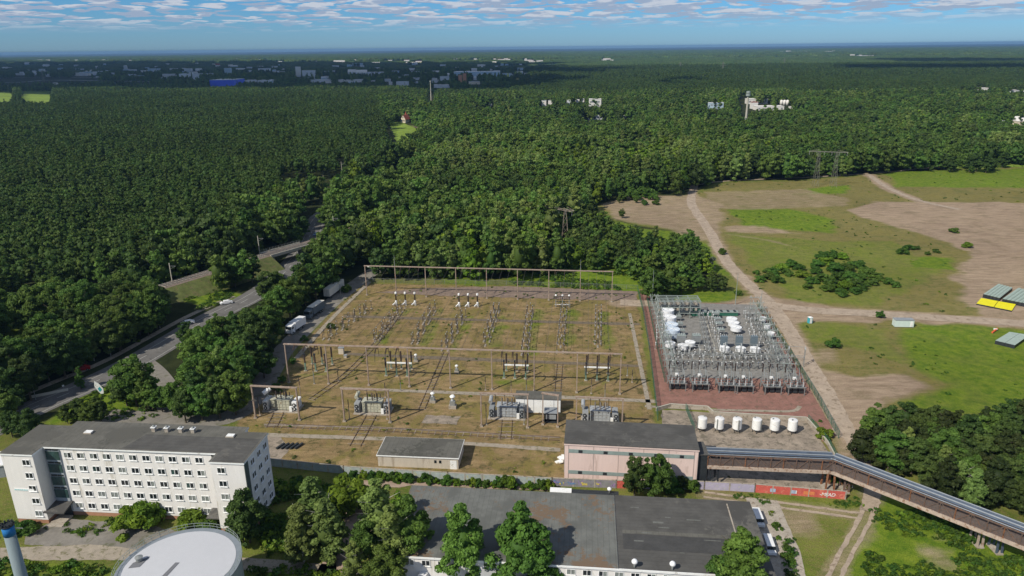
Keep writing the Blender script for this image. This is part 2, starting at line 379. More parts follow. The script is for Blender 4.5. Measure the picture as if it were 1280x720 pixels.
TRACK = M('sandy_track', (0.36, 0.29, 0.225), 0.22, 0.3, 0.95, stain=0.25, c2=(0.22, 0.17, 0.12))
REDG = M('red_gravel', (0.24, 0.125, 0.1), 0.25, 0.4, 0.95, stain=0.3, c2=(0.16, 0.1, 0.075))
GRAV = M('grey_gravel', (0.21, 0.203, 0.192), 0.22, 0.6, 0.95, stain=0.2, c2=(0.13, 0.125, 0.11))
SLAB = M('cracked_concrete_slab', (0.27, 0.225, 0.18), 0.3, 0.35, 0.9, stain=0.4, c2=(0.15, 0.13, 0.1))
LINE = M('road_marking', (0.42, 0.42, 0.4), 0.15, 2, 0.7)
BRICKP = M('pink_paving', (0.33, 0.25, 0.2), 0.2, 0.3, 0.9, stain=0.3, c2=(0.2, 0.17, 0.11))
# main road, its branch and the service road
road_px = [(-60, 560), (20, 521), (55, 504), (110, 482), (165, 455), (213, 427), (262, 397), (318, 371), (352, 345), (373, 322), (386, 300), (396, 272), (420, 258), (470, 235), (520, 205)]
road_w = W(*road_px)
ribbon('road', road_w, 11.0, ASPH, 0.06, label='asphalt main road passing under the railway bridge')
spur_w = W((168, 450), (188, 464), (206, 488), (222, 516), (224, 526))
ribbon('road', spur_w, 8.0, ASPHL, 0.045, label='short link road from the main road to the rear of the office block')
branch_w = W((120, 519), (170, 522), (220, 525), (262, 528), (296, 519), (322, 494), (340, 460), (354, 437), (384, 408), (412, 380), (438, 360), (462, 342), (490, 325))
ribbon('road', branch_w, 7.0, ASPHL, 0.03, label='service road beside the old switchyard where trucks park')
side_w = W((430, 366), (455, 350), (468, 340))
ribbon('pavement', W((356, 448), (400, 400), (430, 372), (452, 352)), 1.6, PAVE, 0.12, off=-3.6, label='pale footpath along the service road')
ribbon('pavement', W((30, 500), (82, 478), (140, 455), (205, 418), (250, 393), (300, 372)), 2.4, PAVE, 0.1, off=3.2, label='pale cycle path along the main road')
mk = MB(); ln = smooth_line(road_w, 3)
L0 = 0
for i in range(len(ln)-1):
    a, b = ln[i], ln[i+1]; d = (b-a).length; t = (b-a).normalized(); k = 0
    while k < d:
        if ((L0+k) % 9) < 4:
            p0 = a+t*k; p1 = a+t*min(d, k+1.0); n2 = Vector((-t.y, t.x))*0.09
            mk.add([(*(p0-n2), 0.075), (*(p1-n2), 0.075), (*(p1+n2), 0.075), (*(p0+n2), 0.075)], [(0, 1, 2, 3)], LINE)
        k += 1.0
    L0 += d
for off in (-4.2, 2.6): ribbon('', road_w, 0.16, LINE, 0.075, off=off, mb=mk)
tag(mk.build('road_marking'), 'white lane lines on the main road', None, None, 'structure')
# dirt tracks
for pts, w, lab in [([(868, 232), (862, 252), (872, 268), (888, 290), (905, 325), (935, 355), (962, 378), (985, 410), (1010, 455), (1035, 495), (1052, 530), (1060, 548)], 5.2, 'sandy track curving down the field to the crossing'),
                    ([(775, 378), (860, 382), (915, 386), (955, 380), (1010, 388), (1090, 392), (1180, 398), (1330, 408)], 6.5, 'broad sandy road crossing the field'),
                    ([(868, 232), (900, 226), (1010, 222), (1100, 216), (1200, 206)], 2.6, 'pale track along the wood'),
                    ([(1085, 218), (1110, 236), (1150, 252), (1200, 262)], 4.0, 'faint track in the far field'),
                    ([(1062, 545), (1072, 565), (1090, 600), (1092, 615), (1085, 640)], 3.2, 'sandy track beneath the pipe bridge')]:
    zt_ = locals().get('zt_', 0.05)+0.012; ribbon('dirt_track', W(*pts), w, TRACK, zt_, jit=0.25, label=lab)
for off, lab in ((-0.95, 'left'), (0.95, 'right')):
    ribbon('dirt_track', W((1090, 605), (1086, 640), (1070, 670), (1050, 705), (1036, 740)), 0.8, TRACK, 0.06, off=off, jit=0.12, label=lab+' wheel rut running down the green meadow')
for off, lab in ((-0.9, 'lower'), (0.9, 'upper')):
    ribbon('dirt_track', W((880, 618), (950, 628), (1010, 636), (1075, 645)), 0.75, TRACK, 0.045, off=off, jit=0.12, label=lab+' wheel rut between the long hall and the red wall')
# modern yard and aprons
sheet('gravel_yard', W((799, 362), (812, 362), (817, 378), (946, 380), (958, 392), (1046, 545), (1028, 552), (1022, 528), (1010, 522), (900, 518), (896, 510), (832, 506), (822, 512), (812, 440)), REDG, 0.04, 0.15, label='red gravel round the modern switchyard')
sheet('gravel_yard', W((816, 378), (944, 381), (1000, 474), (836, 472)), GRAV, 0.08, label='grey gravel of the modern switchyard')
sheet('pavement', W((826, 512), (1012, 522), (1030, 556), (1058, 612), (884, 606), (876, 560), (830, 545)), SLAB, 0.03, 0.3, label='cracked concrete apron round the white tanks')
sheet('pavement', W((884, 566), (1040, 572), (1042, 586), (884, 580)), BRICKP, 0.06, 0.1, label='pinkish slabs behind the pipe bridge')
ribbon('path', W((806, 508), (840, 510), (900, 513), (960, 514), (994, 515), (1000, 508)), 1.1, PAVE, 0.09, label='curved pale kerb in the red gravel')
sheet('path', W((785, 392), (789, 392), (815, 512), (809, 512)), PAVE, 0.08, 0.05, label='pale cable trench along the right edge of the old yard')
sheet('path', W((425, 484), (640, 492), (820, 500), (822, 504), (640, 496), (425, 487)), PAVE, 0.08, 0.05, label='pale cable trench across the old yard')
sheet('path', W((300, 540), (520, 548), (700, 560), (700, 565), (520, 552), (300, 545)), PAVE, 0.05, 0.12, label='worn concrete lane in front of the transformers')
sheet('path', W((330, 530), (480, 534), (700, 546), (700, 548), (480, 536), (330, 532)), SLAB, 0.07, 0.1, label='sunken rail line in front of the transformers')
sheet('path', W((335, 545), (350, 546), (362, 562), (345, 580), (336, 575)), SLAB, 0.04, 0.3, label='bare concrete corner beside the office block')
sheet('path', W((532, 519), (575, 521), (570, 531), (528, 529)), SLAB, 0.05, 0.3, label='square of old concrete in the dry grass')
sheet('path', W((430, 394), (800, 404), (800, 407), (430, 397)), M('dark_soil', (0.15, 0.12, 0.085), 0.3, 0.8, 0.95), 0.05, 0.2, label='dark soil line across the old yard')
sheet('path', W((432, 441), (560, 446), (800, 456), (800, 459), (560, 450), (432, 444)), MATS['dark_soil'], 0.05, 0.2, label='dark soil line before the middle gantry')
sheet('path', W((470, 366), (560, 370), (700, 374), (796, 376), (796, 364), (640, 358), (530, 360)), M('grey_soil', (0.2, 0.15, 0.12), 0.3, 0.5, 0.95), 0.045, 0.5, label='grey bare strip under the rear gantry')
# near the office and the long hall
sheet('path', W((-40, 686), (120, 681), (200, 690), (300, 697), (420, 706), (420, 722), (300, 712), (140, 700), (-40, 702)), PAVE, 0.06, 0.15, label='pale path in front of the office block')
sheet('pavement', W((32, 668), (58, 656), (84, 648), (170, 655), (255, 668), (270, 690), (150, 686), (30, 682)), ASPHL, 0.04, 0.35, label='worn forecourt of the office block')
sheet('path', W((432, 600), (520, 602), (690, 610), (690, 614), (514, 607), (500, 610), (470, 608), (455, 645), (450, 680), (425, 720), (395, 715), (425, 670), (438, 620), (432, 606)), BRICKP, 0.06, 0.15, label='pink paved lane beside the painted wall')
sheet('pavement', W((932, 622), (972, 626), (1000, 690), (1020, 780), (965, 780)), CONC, 0.05, 0.1, label='concrete loading strip beside the long hall')
sheet('pavement', W((420, 706), (960, 716), (980, 900), (300, 900)), ASPHL, 0.02, 0.1, label='forecourt in front of the long hall')
# far fields and the distant highway
FARF = M('far_field', (0.2, 0.21, 0.09), 0.2, 0.01, 0.95)
STRW = M('far_stubble', (0.36, 0.33, 0.17), 0.15, 0.01, 0.95)
for q, mm, lab in [(((480, 84), (600, 84.5), (598, 86), (480, 85.5)), FARF, 'thin bright meadow before the town'),
                   (((155, 79), (185, 78.5), (185, 80), (155, 80.5)), STRW, 'pale stubble field beyond the town'),
                   (((500, 78), (620, 77), (620, 78.5), (500, 79.5)), STRW, 'long stubble field near the horizon'),
                   (((860, 110), (878, 109), (880, 113), (862, 114)), FARF, 'small clearing in the far wood')]:
    sheet('field', W(*q), mm, 0.3, label=lab)
# ================================================================== buildings
PLAST = M('white_render', (0.72, 0.7, 0.68), 0.06, 0.35, 0.85, stain=0.12, c2=(0.56, 0.53, 0.48), streak=True)
SHADEP = M('shaded_render', (0.3, 0.33, 0.36), 0.1, 0.5, 0.85)  # render behind the corner stair glazing, its shade put into the colour
FELT = roofm('roofing_felt', (0.12, 0.117, 0.104), .1, (0.075, 0.075, 0.065), .1)
FELT2 = roofm('dark_roofing_felt', (0.088, 0.086, 0.082), .1, (0.12, 0.115, 0.105), R(90)+.1)
FELT3 = roofm('old_roofing_felt', (0.14, 0.145, 0.137), .42, (0.16, 0.115, 0.08), .1)
PLINTH = M('brick_plinth', (0.36, 0.19, 0.12), 0.15, 0.8, 0.85)
PINK = M('pink_panel', (0.68, 0.53, 0.49), 0.06, 0.3, 0.8, stain=0.15, c2=(0.5, 0.38, 0.34), streak=True)
BAND = M('grey_green_band', (0.24, 0.3, 0.29), 0.12, 0.8, 0.6)
def window_meshes():
    f = MB(); w, h = 1.62, 1.32
    for x in (-w/2+.05, -.0, w/2-.05): f.box(x, -.05, 0, .1, .12, h, WHITE)
    for z in (0, h-.1): f.box(0, -.05, z, w, .118, .1, WHITE)
    f.box(0, -.14, -.06, w+.16, .22, .06, WHITE)
    p = lambda mt: MB().box(-.39, -.005, .1, .68, .03, h-.2, mt[0]).box(.39, -.005, .1, .68, .03, h-.2, mt[1])
    return f.mesh('window'), [p(m).mesh('pane') for m in ((GLASS, GLASS), (GLASS, CURT), (CURT, CURT), (CURT, GLASS), (TEAL, GLASS))]
WF, WP = window_meshes()
def window(par, x, y, z, rot, var=0, s=1.0):
    o = put('window', WF, par, (x, y, z), rot); o.scale = (s, s, s); put('pane', WP[var], o); return o
# ---- five-storey office block
OL = P(0, 566, 16); OTH = math.atan2(119.0-123.4, 49.0)
ob = thing('office_building', 'long white five-storey office block with grey flat roof and short end wings', 'building', (OL.x, OL.y, 0), OTH)
foot = [(0, 0), (6.6, 0), (6.6, 3.1), (42.6, 3.1), (42.6, 0), (49.2, 0), (49.2, 11), (44.2, 11), (44.2, 13), (7, 13), (7, 11), (0, 11)]
MB().prism(foot, 0.9, 15.6, PLAST).build('wall', ob)
pl = [(0.05, 0.05), (6.55, 0.05), (6.55, 3.15), (42.65, 3.15), (42.65, 0.05), (49.15, 0.05), (49.15, 10.95), (44.15, 10.95), (44.15, 12.95), (7.05, 12.95), (7.05, 10.95), (0.05, 10.95)]
MB().prism(pl, 0, 0.9, PLINTH).build('plinth', ob)
rp = [(-.25, -.25), (6.75, -.25), (6.75, 2.75), (42.4, 2.75), (42.4, -.25), (49.4, -.25), (49.4, 11.2), (44.4, 11.2), (44.4, 13.2), (6.8, 13.2), (6.8, 11.2), (-.25, 11.2)]
rf = MB().prism(rp, 15.6, 15.95, WHITE, FELT)
rf.build('roof', ob)
tag(MB().prism([(23, 3.3), (24.6, 8.2), (24.6, 8.9), (48.9, 8.6), (49.0, 0.1), (42.9, 0.1), (42.9, 3.1)], 15.95, 15.985, FELT2).build('roof_covering', ob), 'darker patch of newer felt over the right half')
for x in (25.6, 28.4, 31.4, 34.0):
    v = MB().box(x, 10.2, 15.95, .7, .7, .9, CONC).box(x, 10.2, 16.85, .95, .95, .14, WHITE).lathe(x, 10.2, 16.99, [(.3, 0), (.3, .15), (.12, .35)], STEEL, 8); v.build('vent', ob)
for x, y in ((12.5, 8.6), (42.4, 9.2)):
    MB().box(x, y, 15.98, 1.7, 1.2, .25, CONC).box(x, y, 16.23, 1.5, 1.0, .1, WHITE).build('roof_hatch', ob)
vr = random.Random(3)
for r in range(5):
    z = 1.75+r*2.92
    for c in range(11):
        var = vr.choice([0, 0, 0, 0, 1, 2, 3, 4]) if r > 1 else vr.choice([2, 2, 1, 3, 0])
        window(ob, 11.4+c*2.72, 3.1, z, 0, var)
    window(ob, 5.0, 0, z-.05, 0, vr.choice([0, 2, 0]))
    if r < 6: window(ob, 44.6, 0, z-.05, 0, [2, 3, 2, 0, 0][r])
    for c in range(3):
        window(ob, 49.2, 3.4+c*2.9, z, math.pi/2, 0)
# glazed staircase left, narrow one right
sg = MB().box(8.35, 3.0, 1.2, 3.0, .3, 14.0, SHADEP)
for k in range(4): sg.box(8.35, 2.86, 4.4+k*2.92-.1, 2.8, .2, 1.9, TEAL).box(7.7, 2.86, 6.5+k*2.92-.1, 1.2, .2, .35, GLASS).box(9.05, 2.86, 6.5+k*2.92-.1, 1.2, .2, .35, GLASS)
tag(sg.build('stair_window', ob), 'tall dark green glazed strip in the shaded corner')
sg = MB()
for k in range(4): sg.box(41.75, 3.06, 4.2+k*2.92, 1.0, .24, 2.0, CURT).box(41.75, 3.05, 6.35+k*2.92, 1.0, .24, .35, GLASS)
tag(sg.build('stair_window', ob), 'narrow stair glazing beside the right wing')
MB().add([(6.7, 3.0, 3.5), (10.3, 3.0, 3.5), (10.6, -.4, 3.0), (6.2, -.4, 3.0), (6.7, 3.0, 3.2), (10.3, 3.0, 3.2), (10.6, -.4, 2.7), (6.2, -.4, 2.7)], [(0, 3, 2, 1), (4, 5, 6, 7), (0, 4, 7, 3), (3, 7, 6, 2), (2, 6, 5, 1), (1, 5, 4, 0)], FELT2).build('canopy', ob)
MB().box(8.4, 2.92, .05, 2.6, .2, 2.4, DARK).build('door', ob)
MB().box(8.4, 1.3, 0, 3.0, 2.6, .35, CONC).box(8.4, -.4, 0, 3.2, 1.2, .18, CONC).build('steps', ob)
MB().add([(39.8, 3.0, 3.3), (42.6, 3.0, 3.3), (42.6, .2, 2.9), (39.8, .2, 2.9), (39.8, 3.0, 3.1), (42.6, 3.0, 3.1), (42.6, .2, 2.7), (39.8, .2, 2.7)], [(0, 3, 2, 1), (4, 5, 6, 7), (0, 4, 7, 3), (3, 7, 6, 2), (2, 6, 5, 1), (1, 5, 4, 0)], FELT2).build('canopy', ob)
MB().box(49.27, .75, .9, .14, 1.5, 14.6, M('dark_grey_green_strip', (0.07, 0.09, 0.08), .2, 1)).build('wall_strip', ob)
MB().box(3.1, -.06, 7.55, 4.2, .08, .5, WHITE).build('sign_board', ob)
sb = MB(); lr = random.Random(4); x = 1.2
while x < 3.9:
    w = lr.uniform(.1, .2); sb.box(x, -.115, 7.68, w, .03, lr.choice((.18, .24)), M('pale_teal_lettering', (0.3, 0.6, 0.62), 0.05)); x += w+.09
sb.build('lettering', ob)
# ---- pink switchgear hall
PO = P(706, 553.5, 9.2); PTH = math.atan2(-3.3, 28.0)
pb = thing('switchgear_hall', 'pink windowless hall with two grey-green bands and dark flat roof', 'building', (PO.x, PO.y, 0), PTH)
MB().box(14.1, 5, 0, 28.2, 10, 9.0, PINK).build('wall', pb)
MB().box(14.1, 5, 9.0, 28.5, 10.3, .28, FELT2).box(14.1, -.13, 8.75, 28.5, .1, .3, PINK).build('roof', pb)
for z in (1.7, 6.9):
    MB().box(14.1, -.02, z, 26.6, .12, .85, BAND).build('wall_band', pb)
    for k in range(5): 
        w = MB().box(3.4+k*5.35, -.09, z+.08, .85, .08, .66, DARK).build('window', pb)
js = MB()
for k in range(1, 5): js.box(.9+k*5.3, -.012, 0, .1, .05, 9, M('panel_joint', (0.34, 0.27, 0.25), 0.1))
js.box(.85, -.02, 0, .12, .07, 9, MATS['panel_joint']).box(27.4, -.02, 0, .12, .07, 9, MATS['panel_joint']); js.build('panel_joint', pb)
MB().tube((-.15, 3, 0), (-.15, 3, 9), .08, .08, STEEL, 6).build('drainpipe', pb)
MB().tube((28.35, .6, 0), (28.35, .6, 9), .08, .08, STEEL, 6).build('drainpipe', pb)
# small white heap of sheeting beside it
q = P(702, 578); b = MB()
for k in range(7): b.box(rnd.uniform(-.8, .8), rnd.uniform(-.5, .5), k*.22, rnd.uniform(.9, 1.6), rnd.uniform(.7, 1.2), .24, WHITE, rnd.uniform(0, 3))
o = b.build('bag_stack', None, False, (q.x, q.y, 0)); tag(o, 'white bulky bags stacked against the left end of the pink hall', 'bags')
# ---- low brick hut in the old yard
q = P(473, 582.5)
hb = thing('storage_hut', 'long low cream hut with grey flat roof standing alone in the old yard', 'hut', (q.x, q.y, 0), YR)
HUTW = M('cream_render', (0.5, 0.45, 0.38), 0.1, 0.4, 0.85, stain=0.2, c2=(0.35, 0.3, 0.24), streak=True)
MB().box(9.2, 3.9, 0, 18.4, 7.8, 2.7, HUTW).build('wall', hb)
MB().box(9.2, 3.9, 2.7, 18.9, 8.3, .25, WHITE).box(9.2, 3.9, 2.95, 18.7, 8.1, .04, FELT).build('roof', hb)
for x in (13.2, 14.3): MB().box(x, -.02, 1.4, .5, .1, .7, GLASS).build('window', hb)
MB().box(17.3, -.02, 0, 1.5, .1, 2.2, WHITE).build('door', hb)
# ---- white control house between the portals
q = P(645, 515)
cb = thing('control_shed', 'white shed with flat grey roof and dark open gate between the transformers', 'shed', (q.x, q.y, 0), YR)
MB().box(5.75, 1.9, 0, 11.5, 3.8, 4.0, WHITE).build('wall', cb)
MB().box(5.75, 1.9, 4.0, 12.0, 4.3, .2, FELT).build('roof', cb)
for x in (2.2, 4.6, 9.8): MB().box(x, -.03, 0, .07, .06, 4.0, GREY).build('wall_joint', cb)
q = P(680, 528.5); t = thing('dark_container', 'black open-fronted container in front of the white shed', 'container', (q.x, q.y, 0), YR)
MB().box(1.7, 1.6, 0, 3.4, 3.2, .15, DARK).box(.08, 1.6, .15, .16, 3.2, 2.5, DARK).box(3.32, 1.6, .15, .16, 3.2, 2.5, DARK).box(1.7, 3.1, .15, 3.1, .16, 2.5, DARK).box(1.7, 1.3, .9, 2.6, 2.0, 1.3, GREY).build('body', t)
MB().box(1.7, 1.6, 2.65, 3.5, 3.3, .12, GREY).build('roof', t)
# ---- long hall in the foreground
B0 = P(515, 607, 5.0); B1 = P(936, 628, 5.0); WTH = math.atan2(B1.y-B0.y, B1.x-B0.x); WL = (B1-B0).length
wb = thing('long_hall', 'low long hall with grey patched flat roof and white front wall in the foreground', 'building', (B0.x, B0.y, 0), WTH)
WJ = 41.2
MB().box(WL/2, -10.6, 0, WL-.3, 21.0, 4.75, PLAST).build('wall', wb)
tag(MB().box(WJ/2-.1, -10.6, 4.75, WJ-.2+.15, 21.5, .26, FELT3).box(WJ/2, -21.4, 4.7, WJ, .16, .34, WHITE).build('roof', wb), 'older pale grey roof half with brown flaking patches')
tag(MB().box((WL+WJ)/2+.1, -10.6, 4.75, WL-WJ+.2, 21.5, .34, FELT2).box((WL+WJ)/2, -21.4, 4.7, WL-WJ, .16, .4, WHITE).build('roof', wb), 'newer dark grey roof half')
pt = MB()
pt.box(WJ+11, -11.2, 5.09, 20, .9, .03, FELT).box(WJ+10.5, -14, 5.095, 19, 4.2, .02, M('black_felt', (0.06, 0.06, 0.06), 0.2, 0.4, 0.85)).box(WJ+20.4, -12.3, 5.1, .9, 3.4, .04, FELT)
pt.box(WJ+21.6, -6, 5.1, .25, 10, .05, CONC)
for k in range(11): pt.box(WJ+rnd.uniform(2, 22), rnd.uniform(-20, -3), 5.12, rnd.uniform(.8, 3), rnd.uniform(.15, .5), .03, FELT3)
pt.build('roof_patch', wb)
for x, y in ((WJ+2.6, -20.9), (WJ+9.0, -20.9)):
    MB().tube((x, y, 4.9), (x, y, 6.1), .16, .16, STEEL, 8).lathe(x, y, 6.0, [(.2, 0), (.5, .15), (.55, .45), (.35, .75), (.05, .85)], M('white_cowl', (0.75, 0.76, 0.78), 0.05), 12).build('vent', wb, True)
for k in range(9):
    x = 27.5+k*2.75; window(wb, x, -21.1, 3.0, 0, k % 3, .95)
for k in range(4): window(wb, 1.6+k*2.9, -21.1, 3.0, 0, (k+1) % 3, .95)
MB().box(WL+.05, -6, 0, .2, 6, 3.4, DARK).box(WL+.05, -15, 0, .2, 5, 3.4, DARK).build('loading_door', wb)
MB().box(4, .9, .1, .1, .1, .1, GREY)
# annex behind it
q = P(688, 614, 3.6)
an = thing('annex_shed', 'narrow flat shed, half white and half black roofed, behind the long hall', 'shed', (q.x, q.y, 0), WTH)
MB().box(2.1, .7, 0, 4.2, 1.4, 3.4, WHITE).box(9.0, .7, 0, 9.4, 1.4, 3.2, GREY).build('wall', an)
MB().box(2.1, .7, 3.4, 4.4, 1.6, .15, WHITE).box(9.1, .7, 3.2, 9.6, 1.6, .15, DARK).build('roof', an)
MB().tube((12, .6, 3.3), (12, .6, 4.2), .12, .12, STEEL, 8).lathe(12, .6, 4.1, [(.2, 0), (.45, .15), (.45, .5), (.05, .75)], MATS['white_cowl'], 12).build('vent', an, True)
# ---- painted concrete wall along the lane
WP0 = [P(335, 582), P(430, 592), P(560, 600), P(690, 607), P(770, 610), P(880, 611.5), P(943, 615), P(1056, 624)]
PAINTS = [(M('mural_pale_blue', (0.33, 0.38, 0.38), 0.2, 0.9, stain=.3, c2=(0.4, 0.4, 0.25)), 'weathered pale blue-grey stretch'), (MATS['mural_pale_blue'], None), (MATS['mural_pale_blue'], 'pale blue stretch behind weeds'),
          (M('mural_grey', (0.22, 0.22, 0.23), 0.3, 0.9, stain=.4, c2=(0.25, 0.2, 0.3)), 'grey stretch with yellow and violet scrawls'), (M('mural_red', (0.5, 0.1, 0.08), 0.2, 0.7, stain=.3, c2=(0.6, 0.22, 0.15)), 'red painted stretch'),
          (M('mural_lavender', (0.38, 0.35, 0.46), 0.12, 0.8, stain=.2, c2=(0.45, 0.45, 0.42)), 'lavender painted stretch'), (MATS['mural_red'], 'bright red stretch with white lettering')]
o0 = WP0[0]; gw = thing('painted_wall', 'low concrete boundary wall painted pale blue, grey, lavender and red', 'wall', (o0.x, o0.y, 0))
def wseg(a, b, mt, z0=0, z1=1.9, th=.2, name='wall_panel', par=None, org=None):
    a = a-(org or o0); b = b-(org or o0); m_ = MB(); m_.bar((a.x, a.y, (z0+z1)/2), (b.x, b.y, (z0+z1)/2), th, z1-z0, mt)
    return m_.build(name, par)
for i, (mt, lab) in enumerate(PAINTS):
    a, b = WP0[i], WP0[i+1]
    if i == 4: a2 = a.lerp(b, .0); tag(wseg(a, a.lerp(b, .25), mt, par=gw), lab); wseg(a.lerp(b, .25), b, PAINTS[5][0], par=gw)
    else: tag(wseg(a, b, mt, par=gw), lab)
    n = max(1, int((b-a).length/3.6)); cm = MB(); k0 = a-o0; k1 = b-o0
    for k in range(n+1):
        p_ = k0.lerp(k1, k/n); cm.box(p_.x, p_.y, 0, .26, .3, 2.0, CONC, YR)
    cm.build('wall_post', gw)
cm = MB(); 
for i in range(7):
    a = WP0[i]-o0; b = WP0[i+1]-o0; cm.bar((a.x, a.y, 1.94), (b.x, b.y, 1.94), .26, .08, CONC)
cm.build('coping', gw)
gr = random.Random(9); sp = MB(); a, b = WP0[3]-o0, WP0[4]-o0
for k in range(16):
    p_ = a.lerp(b, gr.random()); mt = gr.choice([M('spray_yellow', (0.55, 0.45, 0.12), .1), M('spray_violet', (0.3, 0.2, 0.4), .1), M('spray_blue', (0.12, 0.22, 0.4), .1)])
    for j in range(3): sp.box(p_.x+gr.uniform(-.4, .4), p_.y-.14, gr.uniform(.4, 1.2), gr.uniform(.15, .5), .03, gr.uniform(.1, .5), mt, YR)
a, b = WP0[6]-o0, WP0[7]-o0
for t, w, mt in ((.2, 1.1, M('spray_grey_blue', (0.35, 0.42, 0.55), .1)), (.43, .9, MATS['spray_grey_blue']), (.45, .5, WHITE), (.6, 2.2, M('spray_orange', (0.6, 0.2, 0.08), .1)), (.75, .4, MATS['spray_orange'])):
    p_ = a.lerp(b, t); sp.box(p_.x, p_.y-.135, .45, w, .03, .8, mt, math.atan2((b-a).y, (b-a).x))
sp.build('spray_paint', gw)
fc = bpy.data.curves.new('lettering', 'FONT'); fc.body = '-MEAD'; fc.size = 1.1; fc.extrude = .015; fc.shear = .25; fc.space_character = .9; fc.align_x = 'CENTER'; fc.offset = .0
fo = bpy.data.objects.new('tmp', fc); COL.objects.link(fo); dg = bpy.context.evaluated_depsgraph_get(); tm = bpy.data.meshes.new_from_object(fo.evaluated_get(dg)); bpy.data.objects.remove(fo)
tm.materials.clear(); tm.materials.append(WHITE)
p_ = a.lerp(b, .8); o = put('lettering', tm, gw, (p_.x, p_.y-.15, .5), (math.pi/2, 0, math.atan2((b-a).y, (b-a).x))); o['label'] = 'white spray-painted letters on the red stretch'
# ---- big storage tank and blue-topped mast
tc = P(226, 690, 12); TR = 9.35
tk = thing('storage_tank', 'large round steel tank with white roof and walkway railing at the picture foot', 'tank', (-53.9, 95.5, 0))
TKS = M('tank_shell', (0.3, 0.34, 0.34), 0.1, 0.5, 0.5, 0.2, streak=True)
def shell(prof, mt, n=64): return MB().lathe(0, 0, 0, prof, mt, n)
o = shell([(TR, 0), (TR, 11.4), (TR+.1, 11.4), (TR+.1, 11.7)], TKS).build('shell', tk)
tr_ = MB().lathe(0, 0, 11.72, [(TR-.7, 0), (TR-.7, .05), (TR*.5, .11), (.1, .16)], M('white_tank_roof', (0.5, 0.51, 0.54), 0.03, 0.15, 0.45), 64).build('roof', tk, False)
MB().lathe(0, 0, 11.7, [(TR+.25, -.05), (TR+.25, .03), (TR-.72, .03)], M('grey_walkway', (0.2, 0.23, 0.26), .1, 1), 64).build('walkway', tk)
rl = MB(); n = 44
for i in range(n):
    t0, t1 = 2*math.pi*i/n, 2*math.pi*(i+1)/n; r_ = TR+.2
    a = (r_*math.cos(t0), r_*math.sin(t0)); b = (r_*math.cos(t1), r_*math.sin(t1))
    rl.bar((*a, 11.7), (*a, 12.8), .05, .05, GSTEEL)
    for z in (12.25, 12.78): rl.bar((*a, z), (*b, z), .05, .05, GSTEEL)
rl.build('railing', tk)
TGREY = M('grey_roof_stripe', (0.16, 0.165, 0.18), .08, .8)
zt = lambda x, y: 11.79+.1*(1-min(1, math.hypot(x, y)/TR))+.06
def stripe(pts):
    return MB().add([(x, y, zt(x, y)) for x, y in pts]+[(x, y, zt(x, y)-.05) for x, y in pts], [tuple(range(len(pts)))]+[(i+len(pts), (i+1) % len(pts)+len(pts), (i+1) % len(pts), i) for i in range(len(pts))], TGREY)
T0 = Vector((-53.9, 95.5)); lp = lambda x, y: tuple(P(x, y, 12.1)-T0)
stripe([lp(219, 702), lp(224, 702), lp(206, 721), lp(200, 721)]).build('roof_stripe', tk)
stripe([lp(166, 702), lp(187, 694), lp(180, 701), lp(174, 707), lp(160, 708.5)]).build('roof_stripe', tk)
q = lp(174, 699.5); MB().lathe(q[0], q[1], 12.0, [(.5, 0), (.5, .5), (.62, .52), (.62, .62), (.1, .8)], STEEL, 14).build('roof_manhole', tk)
q = P(9, 657, 24)
ch = thing('blue_capped_mast', 'grey round mast with blue collar and dark fittings at the lower left corner', 'mast', (q.x, q.y, 0))
MB().tube((0, 0, 0), (0, 0, 22.4), .95, .78, M('mast_grey', (0.2, 0.25, 0.27), .1, .5, streak=True), 24).build('pole', ch, True)
MB().tube((0, 0, 22.4), (0, 0, 24), .8, .82, M('bright_blue_paint', (0.02, 0.16, 0.42), .1, .6), 24).build('collar', ch, True)
b = MB().tube((0, 0, 24), (0, 0, 24.15), .95, .95, DARK, 20)
for k in range(10): t = k*.628; b.box(.75*math.cos(t), .75*math.sin(t), 24.15, .28, .2, .35, DARK, t)
b.bar((.8, 0, 23.6), (2.3, -.1, 23.6), .08, .08, STEEL).build('head_fitting', ch)
# far-left low shed roof glimpsed behind the office
q = P(4, 600); ls = thing('side_shed', 'low shed with white roof edge half hidden behind the left end of the office block', 'shed', (q.x-4.5, q.y, 0), OTH+.35)
MB().box(0, 3, 0, 9, 6, 3, GREY).build('wall', ls); MB().box(0, 3, 3, 9.6, 6.6, .3, WHITE).build('roof', ls)
